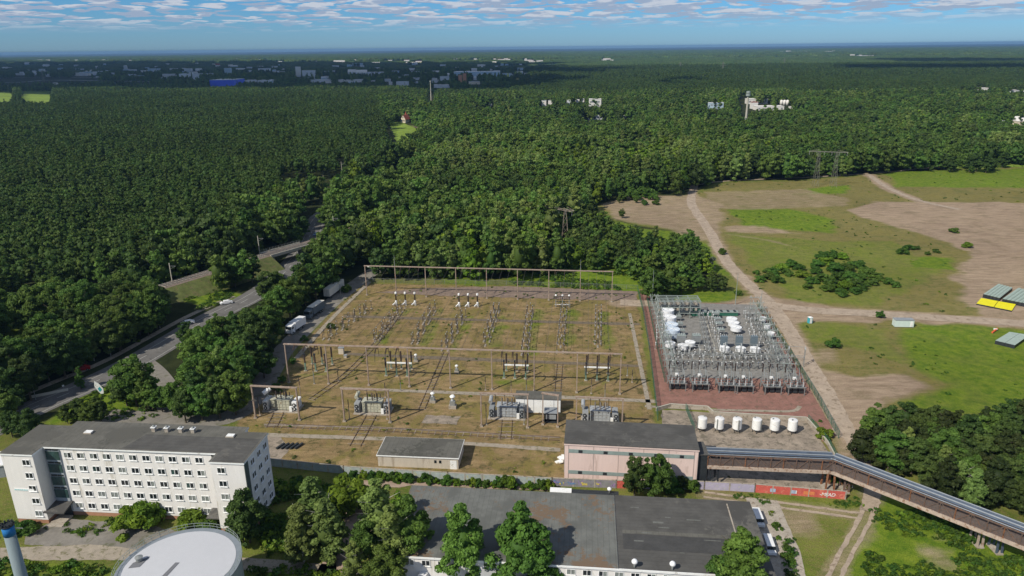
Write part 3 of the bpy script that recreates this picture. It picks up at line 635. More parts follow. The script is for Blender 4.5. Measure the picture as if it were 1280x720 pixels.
# ================================================================== switchyard steelwork
def gantry(label, bases, h, spikes=(), strings=(), name='gantry', colw=.31, mt=POST):
    o0 = bases[0]; t = thing(name, label, 'gantry', (o0.x, o0.y, 0))
    for i, p_ in enumerate(bases):
        q = p_-o0; m_ = MB()
        m_.box(q.x, q.y, 0, colw*2.2, colw*2.2, .35, CONC, YR)
        m_.box(q.x, q.y, .35, colw*.95, colw*1.5, h-.35, mt, YR, .85)
        if i in spikes: m_.tube((q.x, q.y, h), (q.x, q.y, h+4.6), .13, .05, STEEL, 6)
        m_.build('column', t)
    for i in range(len(bases)-1):
        a, b = bases[i]-o0, bases[i+1]-o0; d = (b-a).normalized(); m_ = MB()
        e0 = a-(d*.3 if i == 0 else d*0); e1 = b+(d*.3 if i == len(bases)-2 else d*0)
        m_.bar((e0.x, e0.y, h+.22), (e1.x, e1.y, h+.22), .6, .27, mt)
        m_.build('crossbeam', t)
    for (f, side) in strings:
        i = int(f); a, b = bases[i]-o0, bases[i+1]-o0; q = a.lerp(b, f-i); n_ = Vector((-(b-a).normalized().y, (b-a).normalized().x))*side
        m_ = MB(); m_.bar((q.x, q.y, h), (q.x+n_.x*1.6, q.y+n_.y*1.6, h-.95), .26, .26, PORC).bar((q.x+n_.x*1.6, q.y+n_.y*1.6, h-.95), (q.x+n_.x*2.1, q.y+n_.y*2.1, h-3.4), .1, .1, DARK)
        m_.build('insulator_string', t)
    return t
def line_pts(a, b, n): return [a.lerp(b, i/(n-1)) for i in range(n)]
ma = P(411, 480); mb_ = P(774.5, 492.8); mb_step = (mb_-ma)/7
mid = [ma+mb_step*(i-1) for i in range(9)]
ba = P(458.8, 369); bb = P(764.4, 377.5); back = line_pts(ba, bb, 9)
st = [k+f for k in (0, 2, 5, 7) for f in (.25, .5, .75)]
gantry('long beige gantry of nine posts crossing the middle of the old yard', mid, 11.7, (), [(f, s) for f in st for s in (1, -1)])
gantry('long beige gantry with two lightning spikes closing the rear of the old yard', back, 11.6, (1, 7), [(f, -1) for f in (1.2, 1.5, 1.8, 3.2, 3.5, 3.8, 6.2, 6.5, 6.8)])
PT = [((319.7, 522.6), (374.5, 525.4), 'small grey portal over the leftmost transformer'), ((430.8, 526.8), (487.7, 528.2), 'small beige portal over the transformer with cream radiators'),
      ((602, 533), (659.6, 534.8), 'small beige portal over the transformer beside the white shed'), ((720, 538), (777, 541), 'small beige portal just behind the pink hall')]
for a, b, lab in PT:
    gantry(lab, [P(*a), P(*b)], 9.0, (), [(f, s) for f in (.3, .5, .7) for s in (1,)], 'portal', .36)
gantry('low single portal beside the white shed gate', [P(678.5, 531), P(697, 534)], 8.6, (), [], 'portal', .3)
# single steel poles in the old yard
pole_px = [(320, 447, 388), (0, 0, 0)]
def pole(lab, x, y, h, r=.09, mt=STEEL, name='steel_pole', cat='pole'):
    p_ = P(x, y); m_ = MB().box(0, 0, 0, .5, .5, .2, CONC, YR).tube((0, 0, .2), (0, 0, h), r*1.5, r, mt, 6)
    return tag(m_.build(name, None, False, (p_.x, p_.y, 0)), lab, cat)
# ---- isolator rows
DSTEEL = M('dull_steel', (0.13, 0.12, 0.11), .25, 1.5, .6, .2)
def isolator_proto(kind):
    t = thing('isolator', 'x', 'isolator')
    s_ = MB()
    if kind == 0:
        for y in (-.7, .7): s_.bar((0, y, 0), (0, y, 1.6), .09, .09, DSTEEL)
        s_.bar((0, -.9, 1.62), (0, .9, 1.62), .16, .12, DSTEEL).box(0, 0, 0, .5, 2.0, .15, CONC)
        s_.build('support', t)
        MB().ins(0, -.8, 1.7, 1.3, PORC, .09).build('insulator', t); MB().ins(0, .8, 1.7, 1.3, PORC, .09).build('insulator', t)
        MB().bar((0, -1.0, 3.03), (0, 1.0, 3.03), .06, .06, DSTEEL).box(0, 0, 3.0, .2, .2, .16, PORCG).build('blade', t)
    else:
        s_.box(0, 0, 0, .7, .7, .2, CONC).bar((0, 0, .2), (0, 0, 1.6), .18, .18, DSTEEL)
        s_.build('support', t); MB().ins(0, 0, 1.6, 1.4, PORC, .1).build('insulator', t); MB().box(0, 0, 3.0, .22, .22, .2, PORCG).build('terminal', t)
    return freeze(t)
iso0, iso1 = isolator_proto(0), isolator_proto(1)
rows = [((408, 424), (461, 386)), ((468, 428), (503, 386)), ((518, 430), (543, 386)), ((556, 438), (579, 396)), ((607, 431), (621, 388)), ((656, 442), (663, 388)), ((700, 440), (705, 390)), ((747, 434), (748, 392))]
used0 = used1 = False
for ri, (a, b) in enumerate(rows):
    pa, pb_ = P(*a), P(*b); d = pb_-pa; n = 12; side = ud(1.0)
    for k in range(n):
        p_ = pa.lerp(pb_, (k+.25*math.sin(k*2.3+ri))/(n-1)); src = iso0 if (k % 3 != 2) else iso1
        for s in ((-1, 1) if (k+ri) % 3 != 1 else (0,)):
            q = p_+side*(s*.95)
            lab = f'isolator post, {ORD[k]} from the front, {ORD[ri]} row from the left'+({-1: ', left of pair', 1: ', right of pair', 0: ''}[s])
            if src is iso0 and not used0: used0 = True; o = iso0; o.location = (q.x, q.y, 0); o.rotation_euler.z = YR; o['label'] = lab; o['group'] = 'isolators in the old yard'; continue
            if src is iso1 and not used1: used1 = True; o = iso1; o.location = (q.x, q.y, 0); o.rotation_euler.z = YR; o['label'] = lab; o['group'] = 'isolators in the old yard'; continue
            dup(src, (q.x, q.y), YR, lab, 'isolators in the old yard')
    bs = MB(); pm = pa
    for s in (-1.1, 1.1):
        e0, e1 = side*s, (pb_-pa)+side*s; bs.bar((e0.x, e0.y, 3.1), (e1.x, e1.y, 3.1), .05, .05, DSTEEL)
    for k in range(0, 5):
        e = (pb_-pa)*(k/4); bs.bar((e.x-side.x*1.1, e.y-side.y*1.1, 3.1), (e.x+side.x*1.1, e.y+side.y*1.1, 3.1), .05, .05, DSTEEL)
    tag(bs.build('busbar', None, False, (pm.x, pm.y, 0)), f'thin grey busbars above the {ORD[ri]} long isolator row from the left', 'busbar', 'busbars of the old yard')
# overhead conductors from the middle gantry back to the rear gantry, sagging
for bay_ in (0, 1, 2, 3, 4, 5, 6, 7):
    m_ = MB(); o0_ = mid[bay_].lerp(mid[bay_+1], .25)
    for f in (.25, .5, .75):
        a_ = mid[bay_].lerp(mid[bay_+1], f)-o0_; b_ = back[bay_].lerp(back[bay_+1], f)-o0_; pv = None
        for k in range(9):
            t_ = k/8; q_ = a_.lerp(b_, t_); z_ = 11.2-3.4*4*t_*(1-t_)*.5; cur = (q_.x, q_.y, z_)
            if pv: m_.tube(pv, cur, .035, .035, DSTEEL, 4, False)
            pv = cur
    tag(m_.build('conductor_set', None, False, (o0_.x, o0_.y, 0)), f'three sagging conductors over the {ORD[bay_]} bay from the left of the old yard', 'overhead wires', 'overhead conductors of the old yard')
# ---- breaker bays
def breaker_bay(lab, x, y, name='circuit_breaker', beam=True, dark=True, grp='breaker bays under the middle gantry'):
    p_ = P(x, y); t = thing(name, lab, 'breaker', (p_.x, p_.y, 0), YR, grp)
    for k in (-1, 0, 1):
        s_ = MB().box(k*3.1, 0, 0, .9, .9, .2, CONC).bar((k*3.1, 0, .2), (k*3.1, 0, 2.6), .38, .38, GRPOST); s_.build('support', t)
        MB().ins(k*3.1, 0, 2.6, 2.6, PORC, .22).box(k*3.1, 0, 5.2, .5, .5, .4, DARK).build('insulator', t)
        MB().box(k*3.1+.2, 5, 0, .8, .8, .2, CONC).bar((k*3.1+.2, 5, .2), (k*3.1+.2, 5, 2.4), .3, .3, GRPOST).build('support', t)
        MB().ins(k*3.1+.2, 5, 2.4, 2.9, PORC, .24).box(k*3.1+.2, 5, 5.3, .4, .4, .3, PORC).build('insulator', t)
    if beam: MB().bar((-3.6, 3.2, 2.7), (3.8, 3.2, 2.7), .35, .35, WHITE).bar((-3.3, 3.2, 0), (-3.3, 3.2, 2.6), .2, .2, GRPOST).bar((3.3, 3.2, 0), (3.3, 3.2, 2.6), .2, .2, GRPOST).build('crossbeam', t)
    return t
breaker_bay('three brown-topped breaker posts in shade near the left end of the middle gantry', 395, 464, beam=False)
breaker_bay('three breaker posts with white crossbeam in the third bay of the middle gantry', 496, 470)
breaker_bay('three breaker posts with white crossbeam in the sixth bay of the middle gantry', 643.5, 473)
breaker_bay('three breaker posts with white crossbeam in the last bay of the middle gantry', 746, 476)
# rear white breakers
def rear_breaker(lab, x, y, grp):
    p_ = P(x, y); t = thing('voltage_transformer', lab, 'transformer', (p_.x, p_.y, 0), YR, grp)
    MB().box(0, 0, 0, 1.1, 1.1, .2, CONC).lathe(0, 0, .2, [(.28, 0), (.42, .3), (.42, 1.5), (.25, 1.7)], WHITE, 10).build('base_tank', t)
    MB().ins(0, 0, 1.9, 2.4, PORC, .26).build('insulator', t); MB().lathe(0, 0, 4.3, [(.25, 0), (.42, .2), (.42, .7), (.15, .95)], WHITE, 10).build('head', t)
    MB().bar((-.1, -.1, 1.2), (-1.0, -1.2, .5), .35, .35, WHITE).build('cable_box', t)
for k, x in enumerate((495.5, 507, 519)): rear_breaker(f'{ORD[k]} from left of three white-headed posts by the left rear spike', x, 381.5, 'instrument posts left')
for k, x in enumerate((574, 585.5, 597)): rear_breaker(f'{ORD[k]} from left of three white-headed posts under the rear gantry middle', x, 383.5, 'instrument posts middle')
p_ = P(703, 384); t = thing('disconnector_rack', 'square grey frame with three white-capped posts behind the old yard rows', 'disconnector', (p_.x, p_.y, 0), YR)
for k in (-1, 0, 1): MB().bar((k*2.4, 0, 0), (k*2.4, 0, 3.0), .3, .3, STEEL).ins(k*2.4, 0, 3, 1.3, PORC, .2).lathe(k*2.4, 0, 4.3, [(.3, 0), (.4, .2), (.2, .6)], WHITE, 8).build('post', t)
f_ = MB()
for z in (1.0, 2.2, 3.1, 4.0): f_.bar((-2.8, .05, z), (2.8, .05, z), .14, .14, DARK if z != 1.0 else WHITE)
for k in range(-3, 4): f_.bar((k*.8, .3, .6), (k*.8, .3, 4.0), .1, .1, DARK)
f_.build('lattice', t)
for (x, y, s, lab) in ((520, 452, 1, 'grey double-cone support between the second and third middle gantry posts'), (571, 466, 1, 'small grey switch frame near the sixth middle gantry post'), (541, 503, 1.2, 'single pale instrument post on the dry grass, left of its grey neighbour'), (566, 510, 1.5, 'larger grey instrument post on the dry grass between the transformers')):
    p_ = P(x, y); t = thing('instrument_post', lab, 'instrument post', (p_.x, p_.y, 0), YR)
    MB().box(0, 0, 0, 1.3*s, 1.0*s, .6*s, CONC).box(0, 0, .6*s, .9*s, .7*s, .8*s, STEEL).build('base', t)
    MB().ins(0, 0, 1.4*s, .7*s, PORCG, .2*s).lathe(0, 0, 2.1*s, [(.45*s, 0), (.5*s, .15*s), (.3*s, .4*s)], WHITE, 10).build('head', t)
for (x, y, lab) in ((427, 442, 'small pale kiosk left of the second middle gantry post'), (432, 447, 'low white cable box beside the small pale kiosk')):
    p_ = P(x, y); MBk = MB().box(0, 0, 0, 1.6 if y < 445 else .9, 1.0, 2.0 if y < 445 else .8, HUTW).box(0, 0, 2.0 if y < 445 else .8, 1.8 if y < 445 else 1.0, 1.2, .12, GREY)
    tag(MBk.build('kiosk', None, False, (p_.x, p_.y, 0), YR), lab, 'kiosk')
# service posts standing between the portals and the middle gantry
for k, (x, y, h) in enumerate([(334, 500, 5), (376, 497, 6), (393, 480, 6.5), (482, 497, 4.5), (501, 489, 4.5), (639, 494, 4.5), (658, 494, 5), (739, 492, 4.5), (423, 476, 3), (607, 488, 4), (756, 500, 5), (790, 478, 4), (784, 470, 3.5), (437, 524, 5.6), (608, 531, 5.8), (325, 519, 5.4), (655, 531, 5.6), (484, 524, 5.6)]):
    p_ = P(x, y); m_ = MB().box(0, 0, 0, .5, .5, .2, CONC).tube((0, 0, .2), (0, 0, h*.62), .12, .1, POST if k % 2 else STEEL, 6).ins(0, 0, h*.62, h*.38, PORC, .11)
    tag(m_.build('post_insulator', None, False, (p_.x, p_.y, 0)), f'slim post topped by a brown insulator, {["left of", "right of", "behind", "before"][k % 4]} a portal, {ORD[k % 12]} of the scattered ones' if False else 'slim post topped by a brown insulator standing alone near the transformer portals', 'post insulator', 'lone insulator posts near the transformers')
# ---- power transformers
CREAMT = M('cream_transformer_paint', (0.42, 0.42, 0.34), .12, .8, .5, stain=.2, c2=(0.25, 0.2, 0.14))
LG = M('light_grey_transformer_paint', (0.33, 0.35, 0.37), .12, .8, .5, stain=.2, c2=(0.2, 0.18, 0.15))
def transformer(lab, x, y, mt, rt, tilt=False, fins=False, rot=YR):
    p_ = P(x, y); t = thing('power_transformer', lab, 'transformer', (p_.x, p_.y, 0), rot, None)
    MB().box(0, 1.6, 0, 9.6, 4.6, .22, CONC).build('plinth', t)
    b = MB().box(0, 1.6, .45, 5.0, 2.6, 2.7, mt).box(0, 1.6, 3.15, 5.3, 2.9, .14, mt)
    for k in range(6): b.box(-2.3+k*.92, .26, .5, .12, .1, 2.6, mt)
    for z in (1.2, 2.1): b.box(0, .24, z, 4.9, .08, .12, mt)
    b.build('tank', t)
    for s in (-1, 1):
        r_ = MB()
        if fins:
            for k in range(9): r_.box(s*3.7-.0, -.1+k*.42, .5, 1.5, .12, 2.4, rt)
        else:
            for k in range(6): r_.box(s*3.9, -.05+k*.62, .5, 1.25, .3, 2.5, rt)
        r_.bar((s*3.0, 1.6, 2.6), (s*3.9, 1.6, 2.6), .25, .25, rt)
        r_.build('radiator', t)
        fm = MB()
        for z in (1.1, 2.2): fm.tube((s*3.9, -.28, z), (s*3.9, -.36, z), .5, .5, DARK, 12).tube((s*3.9, -.36, z), (s*3.9, -.4, z), .2, .2, rt, 8)
        fm.build('fan', t)
    if tilt: MB().tube((-4.6, .9, 4.6), (-3.2, 2.2, 5.6), .62, .62, WHITE, 14).bar((-3.7, 1.7, 3.2), (-3.8, 1.6, 4.8), .16, .16, mt).build('conservator', t, False)
    else: MB().tube((-4.3, 1.2, 4.0), (-4.3, 3.6, 4.3), .5, .5, mt, 14).bar((-3.6, 2.2, 3.2), (-4.2, 2.2, 3.8), .15, .15, mt).build('conservator', t)
    for k in range(3):
        MB().ins(-1.3+k*1.3, 1.2, 3.29, 2.1, PORC, .17).build('bushing', t); MB().ins(.2+k*.8, 2.5, 3.29, 1.2, PORC, .13).build('bushing', t)
    w = MB()
    for sx_ in (-1.4, 1.4):
        for yy in (.5, 2.7): w.tube((sx_-.08, yy, .35), (sx_+.08, yy, .35), .16, .16, DARK, 10)
    w.build('wheel', t)
    c_ = MB().box(2.9, -.2, .3, .7, .45, 1.4, WHITE); c_.build('control_box', t)
    return t
transformer('leftmost transformer with a tilted white cylinder and white fan covers', 351, 514.5, CREAMT, WHITE, True)
transformer('cream transformer with dark side radiators under the second portal', 465, 517.5, CREAMT, LG)
transformer('light grey transformer with dark radiators left of the white shed', 633.5, 523.5, LG, GREY)
transformer('grey finned transformer partly behind the pink hall roof', 750, 529, LG, LG, fins=True)
RAILM = M('rusty_rail', (0.12, 0.08, 0.06), .3, 2, .7)
def rails(lab, pts, gauge=1.5, sleepers=True, w=.14, grp='transformer rails'):
    ln = smooth_line(pts, 2); m_ = MB(); o0 = ln[0]
    for off in (-gauge/2, gauge/2):
        rp_ = ribbon_pts(ln, .01, off)
        for i in range(len(rp_)-1):
            a, b = rp_[i][0]-o0, rp_[i+1][0]-o0; m_.bar((a.x, a.y, .14), (b.x, b.y, .14), .11, .12, RAILM)
    if sleepers:
        for i in range(len(ln)-1):
            a, b = ln[i], ln[i+1]; d = b-a; k = max(1, int(d.length/1.6)); nrm = Vector((-d.y, d.x)).normalized()*(gauge*.8)
            for j in range(k):
                c_ = a.lerp(b, j/k)-o0; m_.bar((c_.x-nrm.x, c_.y-nrm.y, .09), (c_.x+nrm.x, c_.y+nrm.y, .09), .2, .06, SLAB)
    return tag(m_.build('rail_track', None, False, (o0.x, o0.y, 0)), lab, 'rails', grp)
def rail_px(lab, *px, **k): return rails(lab, W(*px), **k)
rail_px('short rails in front of the leftmost transformer', (349, 515), (340, 534), gauge=2.6)
rail_px('short rails in front of the cream transformer', (465, 518), (444, 558), gauge=2.6)
rail_px('short rails in front of the light grey transformer', (634, 524), (632, 550), gauge=2.6)
rail_px('long rails running away through the left part of the old yard', (389, 500), (432, 470), (470, 430), (500, 392), gauge=1.6)
rail_px('long rails running away through the middle of the old yard', (527, 512), (545, 470), (558, 440), gauge=1.6)
rail_px('rails crossing the yard in front of all transformers', (335, 532), (480, 537), (700, 549), gauge=1.6)
rail_px('rails running away behind the white shed', (697, 490), (700, 455), gauge=1.6)
# blackened timber pile by the office corner
q = P(346, 562); b = MB()
for k in range(5): b.bar((k*1.1, 0, .3), (k*1.1+1.2, 2.2, .35), .5, .45, DARK)
tag(b.build('timber_pile', None, False, (q.x, q.y, 0)), 'five dark old sleepers lying beside the office corner', 'sleepers')
# ================================================================== modern switchyard
ML = R(-3.2)
def frame_gantry(lab, a, b, h, n, w=1.6, mt=GSTEEL, pipes=4, lean=0):
    "two rows of slim posts carrying a bundle of long tubes"
    d = b-a; u = d.normalized(); s = Vector((-u.y, u.x)); t = thing('busbar_gantry', lab, 'gantry', (a.x, a.y, 0))
    for i in range(n):
        q = d*(i/(n-1)); m_ = MB()
        for k in (-1, 1): m_.box(q.x+s.x*k*w/2, q.y+s.y*k*w/2, 0, .12, .12, h, mt)
        for z in (h*.55, h): m_.bar((q.x-s.x*w*.7, q.y-s.y*w*.7, z), (q.x+s.x*w*.7, q.y+s.y*w*.7, z), .14, .14, mt)
        for k in (-1, 0, 1): m_.ins(q.x+s.x*k*w/2, q.y+s.y*k*w/2, h, .7, PORCG, .1, 6)
        m_.build('post', t)
    m_ = MB()
    for k in range(pipes):
        o_ = (k/(pipes-1)-.5)*w*1.1; z = h+.75 if k % 2 else h*.55+.1
        m_.tube((s.x*o_, s.y*o_, z), (d.x+s.x*o_, d.y+s.y*o_, z), .06, .06, mt, 6)
    m_.build('busbar', t); return t
frame_gantry('pale green busbar gantry along the left edge of the modern yard', P(838, 468), P(817, 385), 4.6, 14, 2.6)
frame_gantry('pale green busbar gantry slanting along the right edge of the modern yard', P(985, 474), P(943, 388), 4.8, 12, 3.2)
frame_gantry('low grey busbar run along the front of the modern yard', P(838, 458), P(984, 464), 3.6, 12, 1.6, STEEL, 4)
frame_gantry('short grey busbar run in front of the white stacked coils', P(838, 444), P(885, 446), 2.6, 5, 2.5, STEEL, 4)
frame_gantry('thin high grey busbars crossing the front right corner', P(905, 452), P(1004, 458), 5.4, 6, 1.0, STEEL, 3)
frame_gantry('low grey busbar run beside the central kerb of the modern yard', P(884, 446), P(876, 402), 2.8, 8, 1.4, STEEL, 4)
frame_gantry('grey busbar run between the white coil trio and the slanting gantry', P(966, 446), P(934, 396), 3.0, 8, 1.8, STEEL, 4)
frame_gantry('grey busbar run in front of the blue-grey cabinets', P(892, 449), P(968, 452), 3.0, 9, 2.0, STEEL, 3)
# capacitor rack at the back
p_ = P(822, 398); rk = thing('capacitor_rack', 'tall pale green steel rack with three shelves at the back left of the modern yard', 'rack', (p_.x, p_.y, 0), ML)
b = MB()
for x in (0, 3.6, 7.4, 11, 14.4):
    for y in (0, 3.2, 6.4): b.bar((x, y, 0), (x, y, 6.2), .18, .18, GSTEEL)
b.build('frame', rk)
for z in (2.0, 4.1, 6.2):
    b = MB()
    for y in (0, 1.6, 3.2, 4.8, 6.4): b.bar((-.3, y, z), (14.7, y, z), .2, .2, GSTEEL)
    for x in (0, 3.6, 7.4, 11, 14.4): b.bar((x, -.2, z), (x, 6.6, z), .16, .16, GSTEEL)
    b.build('shelf', rk)
b = MB()
for z in (2.25, 4.35):
    for k in range(9): b.box(.9+k*1.55, 3.2, z, .7, 3.6, .9, STEEL if k % 2 else CONC)
b.build('capacitor_bank', rk)
p_ = P(868, 395); t = thing('green_container', 'long low dark green cabinet row with pale lid behind the modern yard', 'cabinet', (p_.x, p_.y, 0), ML)
MB().box(8, 1, 0, 14, 1.8, 1.3, DGREEN).build('body', t); b = MB().box(8, 1, 1.3, 14.4, 2.1, .2, GSTEEL)
for k in range(6): b.box(2.5+k*2.3, 1.1, 1.5, .7, 1.6, .25, DARK)
b.build('lid', t)
p_ = P(868, 394); tag(MB().box(0, 0, 0, 3.0, 2.4, 2.8, DGREEN).box(0, 0, 2.8, 3.2, 2.6, .15, DARK).box(1.0, -1.23, .3, .9, .06, 1.9, GREY).box(-.9, -1.23, 1.5, .6, .08, .6, DARK).build('switch_cabinet', None, False, (p_.x+.3, p_.y, 0), ML), 'dark green box cabinet between the rack and the long green row', 'cabinet')
# stacked coils (air-core reactors)
def coil(lab, x, y, r, n, mt, grp, name='reactor_coil'):
    p_ = P(x, y); t = thing(name, lab, 'reactor', (p_.x, p_.y, 0), ML, grp)
    for k in range(4): a = k*1.57+.78; MB().bar((r*.6*math.cos(a), r*.6*math.sin(a), 0), (r*.6*math.cos(a), r*.6*math.sin(a), 1.25), .14, .14, PORCG).build('leg', t)
    for i in range(n):
        z = 1.25+i*1.5
        MB().lathe(0, 0, z, [(r*.5, 0), (r, 0), (r, 1.15), (r*.5, 1.15)], mt, 18).build('coil', t)
    b = MB()
    for i in range(n+1):
        z = 1.22+i*1.5-(.3 if i == n else 0)
        for k in range(4): a = k*.785; b.bar((r*1.03*math.cos(a), r*1.03*math.sin(a), z), (-r*1.03*math.cos(a), -r*1.03*math.sin(a), z), .1, .12, WHITE)
    b.build('spider', t); return t
WC = M('coil_white', (0.7, 0.72, 0.75), .06, .8, .5); WB = M('coil_pale_blue', (0.5, 0.58, 0.68), .06, .8, .5)
for k, (x, y) in enumerate(((840, 438-6), (838.5, 418.5), (836.5, 409), (834, 400))[1:]): coil(f'{["large pale blue-white", "middle white", "farthest white"][k]} coil stack in the row under the steel rack', x, y, 2.15, 2, WB if k == 0 else WC, 'white coil row left')
coil('large pale blue coil stack nearest the grey boxes in the left coil row', 840.5, 425, 2.2, 2, WB, 'white coil row left')
for k, (x, y) in enumerate(((914, 406), (916.5, 411), (919.5, 417))): coil(f'{["rear", "middle", "front"][k]} white coil in the right hand trio of white coils', x, y, 1.8, 1, WC, 'white coil trio right')
for k, (x, y) in enumerate(((905, 443), (925, 443.5), (943, 444))): coil(f'{["left", "middle", "right"][k]} white coil in front of the blue-grey boxes', x, y, 1.5, 1, WC, 'white coils before the boxes')
for k, (x, y) in enumerate(((837, 437), (853, 440), (862, 436))): coil(f'low white coil in front of the {["left", "middle", "right"][k]} grey louvred box', x, y, 1.6, 1, WC, 'low white coils front left')
def louvre(lab, x, y, w, h, mt, grp, legs=1.3):
    p_ = P(x, y); t = thing('capacitor_box', lab, 'capacitor', (p_.x, p_.y, 0), ML, grp)
    for sx_ in (-1, 1):
        for sy_ in (-1, 1): MB().bar((sx_*w*.42, sy_*w*.3+.6, 0), (sx_*w*.42, sy_*w*.3+.6, legs), .16, .16, STEEL).build('leg', t)
    b = MB().box(0, .6, legs, w, w*.75, h, mt)
    for k in range(4): b.box(0, .6, legs+.15+k*h/4, w*1.03, w*.78, h/10, STEEL if mt is GREY else mt)
    b.build('body', t); MB().box(0, .6, legs+h, w*1.03, w*.8, .1, mt if mt is not GREY else GSTEEL).build('lid', t)
    for k in (-1, 0, 1): MB().ins(k*w*.3, .6, legs+h+.12, .6, PORCG, .09, 6).build('insulator', t)
GRB = M('blue_grey_cabinet', (0.13, 0.17, 0.2), .12, 1, .5)
for k, x in enumerate((834, 851.5, 870)): louvre(f'{["left", "middle", "right"][k]} of the three grey-green louvred boxes in the modern yard', x, 432, 2.5, 2.1, GREY, 'grey louvred boxes')
for k, x in enumerate((904.5, 923.5, 942)): louvre(f'{["left", "middle", "right"][k]} of the three blue-grey cabinets in the modern yard', x, 437, 1.9, 2.9, GRB, 'blue grey cabinets')
for k, (x, y) in enumerate(((894, 399), (896.5, 406), (898.5, 412), (900.5, 420))): louvre(f'{ORD[k]} from the back in the column of flat grey racks', x, y, 2.4, .5, GREY, 'flat grey racks', 1.7)
for k, (x, y) in enumerate(((953, 405), (958, 414), (963, 424))): coil(f'{["rear", "middle", "front"][k]} small white coil beside the slanting green gantry', x, y, 1.1, 1, WC, 'small white coils by the slanting gantry')
for k, (x, y) in enumerate(((848, 402), (850, 411), (852, 420))): louvre(f'{["rear", "middle", "front"][k]} low grey rack right of the stacked coils', x, y, 1.8, .9, GREY, 'low grey racks right of the coils', 1.0)
# field of small post insulators
def pst(h, mt=PORCG): 
    return MB().bar((0, 0, 0), (0, 0, h*.55), .15, .15, STEEL).ins(0, 0, h*.55, h*.4, mt, .12, 6).box(0, 0, h*.95, .3, .3, .12, WHITE).box(0, 0, 0, .45, .45, .12, CONC)
pm = [pst(3.0).mesh('post_insulator'), pst(2.4).mesh('post_insulator'), pst(2.6, PORC).mesh('post_insulator')]
pr_ = random.Random(11)
def field(px0, px1, nx_, ny_, grp, lab, kinds=(0, 1)):
    (xa, ya), (xb, yb) = px0, px1
    for j in range(ny_):
        for i in range(nx_):
            u_ = i/(max(1, nx_-1)); v_ = j/(max(1, ny_-1)); y = ya+(yb-ya)*v_; x = xa+(xb-xa)*u_
            x = x+(y-ya)*(-.05 if x < 880 else .35)
            p_ = P(x, y); o = put('post_insulator', pm[pr_.choice(kinds)], None, (p_.x+pr_.uniform(-.3, .3), p_.y+pr_.uniform(-.3, .3), 0), ML)
            tag(o, lab, 'post insulator', grp)
field((822, 396), (828, 436), 2, 9, 'insulators beside the left green gantry', 'pale insulator post beside the left green gantry of the modern yard')
field((842, 448), (886, 462), 8, 3, 'insulators in front of the coils', 'pale insulator post in the crowded front left of the modern yard', (0, 1, 2))
field((890, 398), (892, 438), 1, 9, 'insulators along the central path', 'pale insulator post in the line along the central path')
field((896, 450), (955, 462), 10, 3, 'insulators in the front right of the modern yard', 'insulator post in the front right of the modern yard', (0, 1, 2, 2))
field((928, 398), (932, 432), 2, 6, 'insulators beside the slanting gantry', 'pale insulator post beside the slanting green gantry')
field((846, 442), (880, 446), 4, 2, 'insulators behind the front busbars', 'dark insulator post behind the front busbars of the modern yard', (2,))
field((884, 400), (886, 440), 2, 8, 'insulators along the central path', 'pale insulator post in the line along the central path')
field((934, 400), (946, 446), 3, 7, 'insulators before the slanting gantry', 'insulator post in the gravel before the slanting gantry', (0, 1, 2))
PATHM = M('pale_kerb', (0.42, 0.4, 0.34), .1, 1)
for k, q in enumerate([((882, 400), (893, 433)), ((873, 402), (882, 402)), ((877, 420), (889, 420.5)), ((872, 437), (898, 437.5)), ((888, 437), (889, 452)), ((874, 446), (946, 447))]):
    ribbon('kerb', W(*q), .35, PATHM, .1, sm=0, label='thin pale kerb in the grey gravel of the modern yard')
# six switch bays on the red gravel
def bay_proto():
    t = thing('switch_bay', 'x', 'switch bay'); t.scale = (1.12, 1.1, 1.22); STEEL = M('bay_steel', (0.26, 0.28, 0.28), .2, 1.5, .5, .3)
    for sx_ in (-1, 1):
        for sy_ in (0, 1): MB().bar((sx_*1.9, sy_*4.2, 0), (sx_*1.9, sy_*4.2, 1.9), .16, .16, STEEL).build('leg', t)
    b = MB()
    for y in (0, 1.4, 2.8, 4.2): b.bar((-2.2, y, 1.95), (2.2, y, 1.95), .16, .16, STEEL)
    for x in (-1.9, 0, 1.9): b.bar((x, 0, 1.8), (x, 4.2, 1.8), .14, .14, STEEL)
    for x in (-1.4, 0, 1.4): b.box(x, 1.4, .25, 1.0, 1.2, 1.2, DARK).box(x, 1.4, 1.45, 1.05, 1.25, .08, STEEL)
    b.build('base_frame', t)
    for k in (-1, 0, 1):
        MB().ins(k*1.5, .2, 2.0, 1.2, PORCG, .12, 6).ins(k*1.5, 1.8, 2.0, 1.3, PORC, .12, 6).build('insulator', t)
        m_ = MB().bar((k*1.5, .2, 3.25), (k*1.5+.2, 2.8, 4.2), .12, .12, STEEL).bar((k*1.5+.2, 2.8, 1.9), (k*1.5+.3, 5.2, 4.6), .12, .12, STEEL); m_.build('arm', t)
        MB().ins(k*1.7+.3, 5.2, 3.4, 2.0, PORC, .17, 6).bar((k*1.7+.3, 5.2, 0), (k*1.7+.3, 5.2, 3.4), .16, .16, STEEL).build('insulator_post', t)
    MB().box(0, 2.2, 3.0, .9, .6, .5, WHITE).bar((0, 2.2, 1.9), (0, 2.2, 3.0), .14, .14, STEEL).build('drive_box', t)
    return freeze(t)
bay = bay_proto()
for k, (x, y) in enumerate(((847, 489), (875.5, 490), (908.5, 491.5), (931, 492.5), (966, 493.5), (995, 494.5))):
    p_ = P(x, y); lab = f'{ORD[k]} from the left in the row of six grey switch bays on the red gravel'
    if k == 0: bay.location = (p_.x, p_.y, 0); bay.rotation_euler.z = ML; bay['label'] = lab; bay['group'] = 'switch bays on the red gravel'
    else: dup(bay, (p_.x, p_.y), ML, lab, 'switch bays on the red gravel')
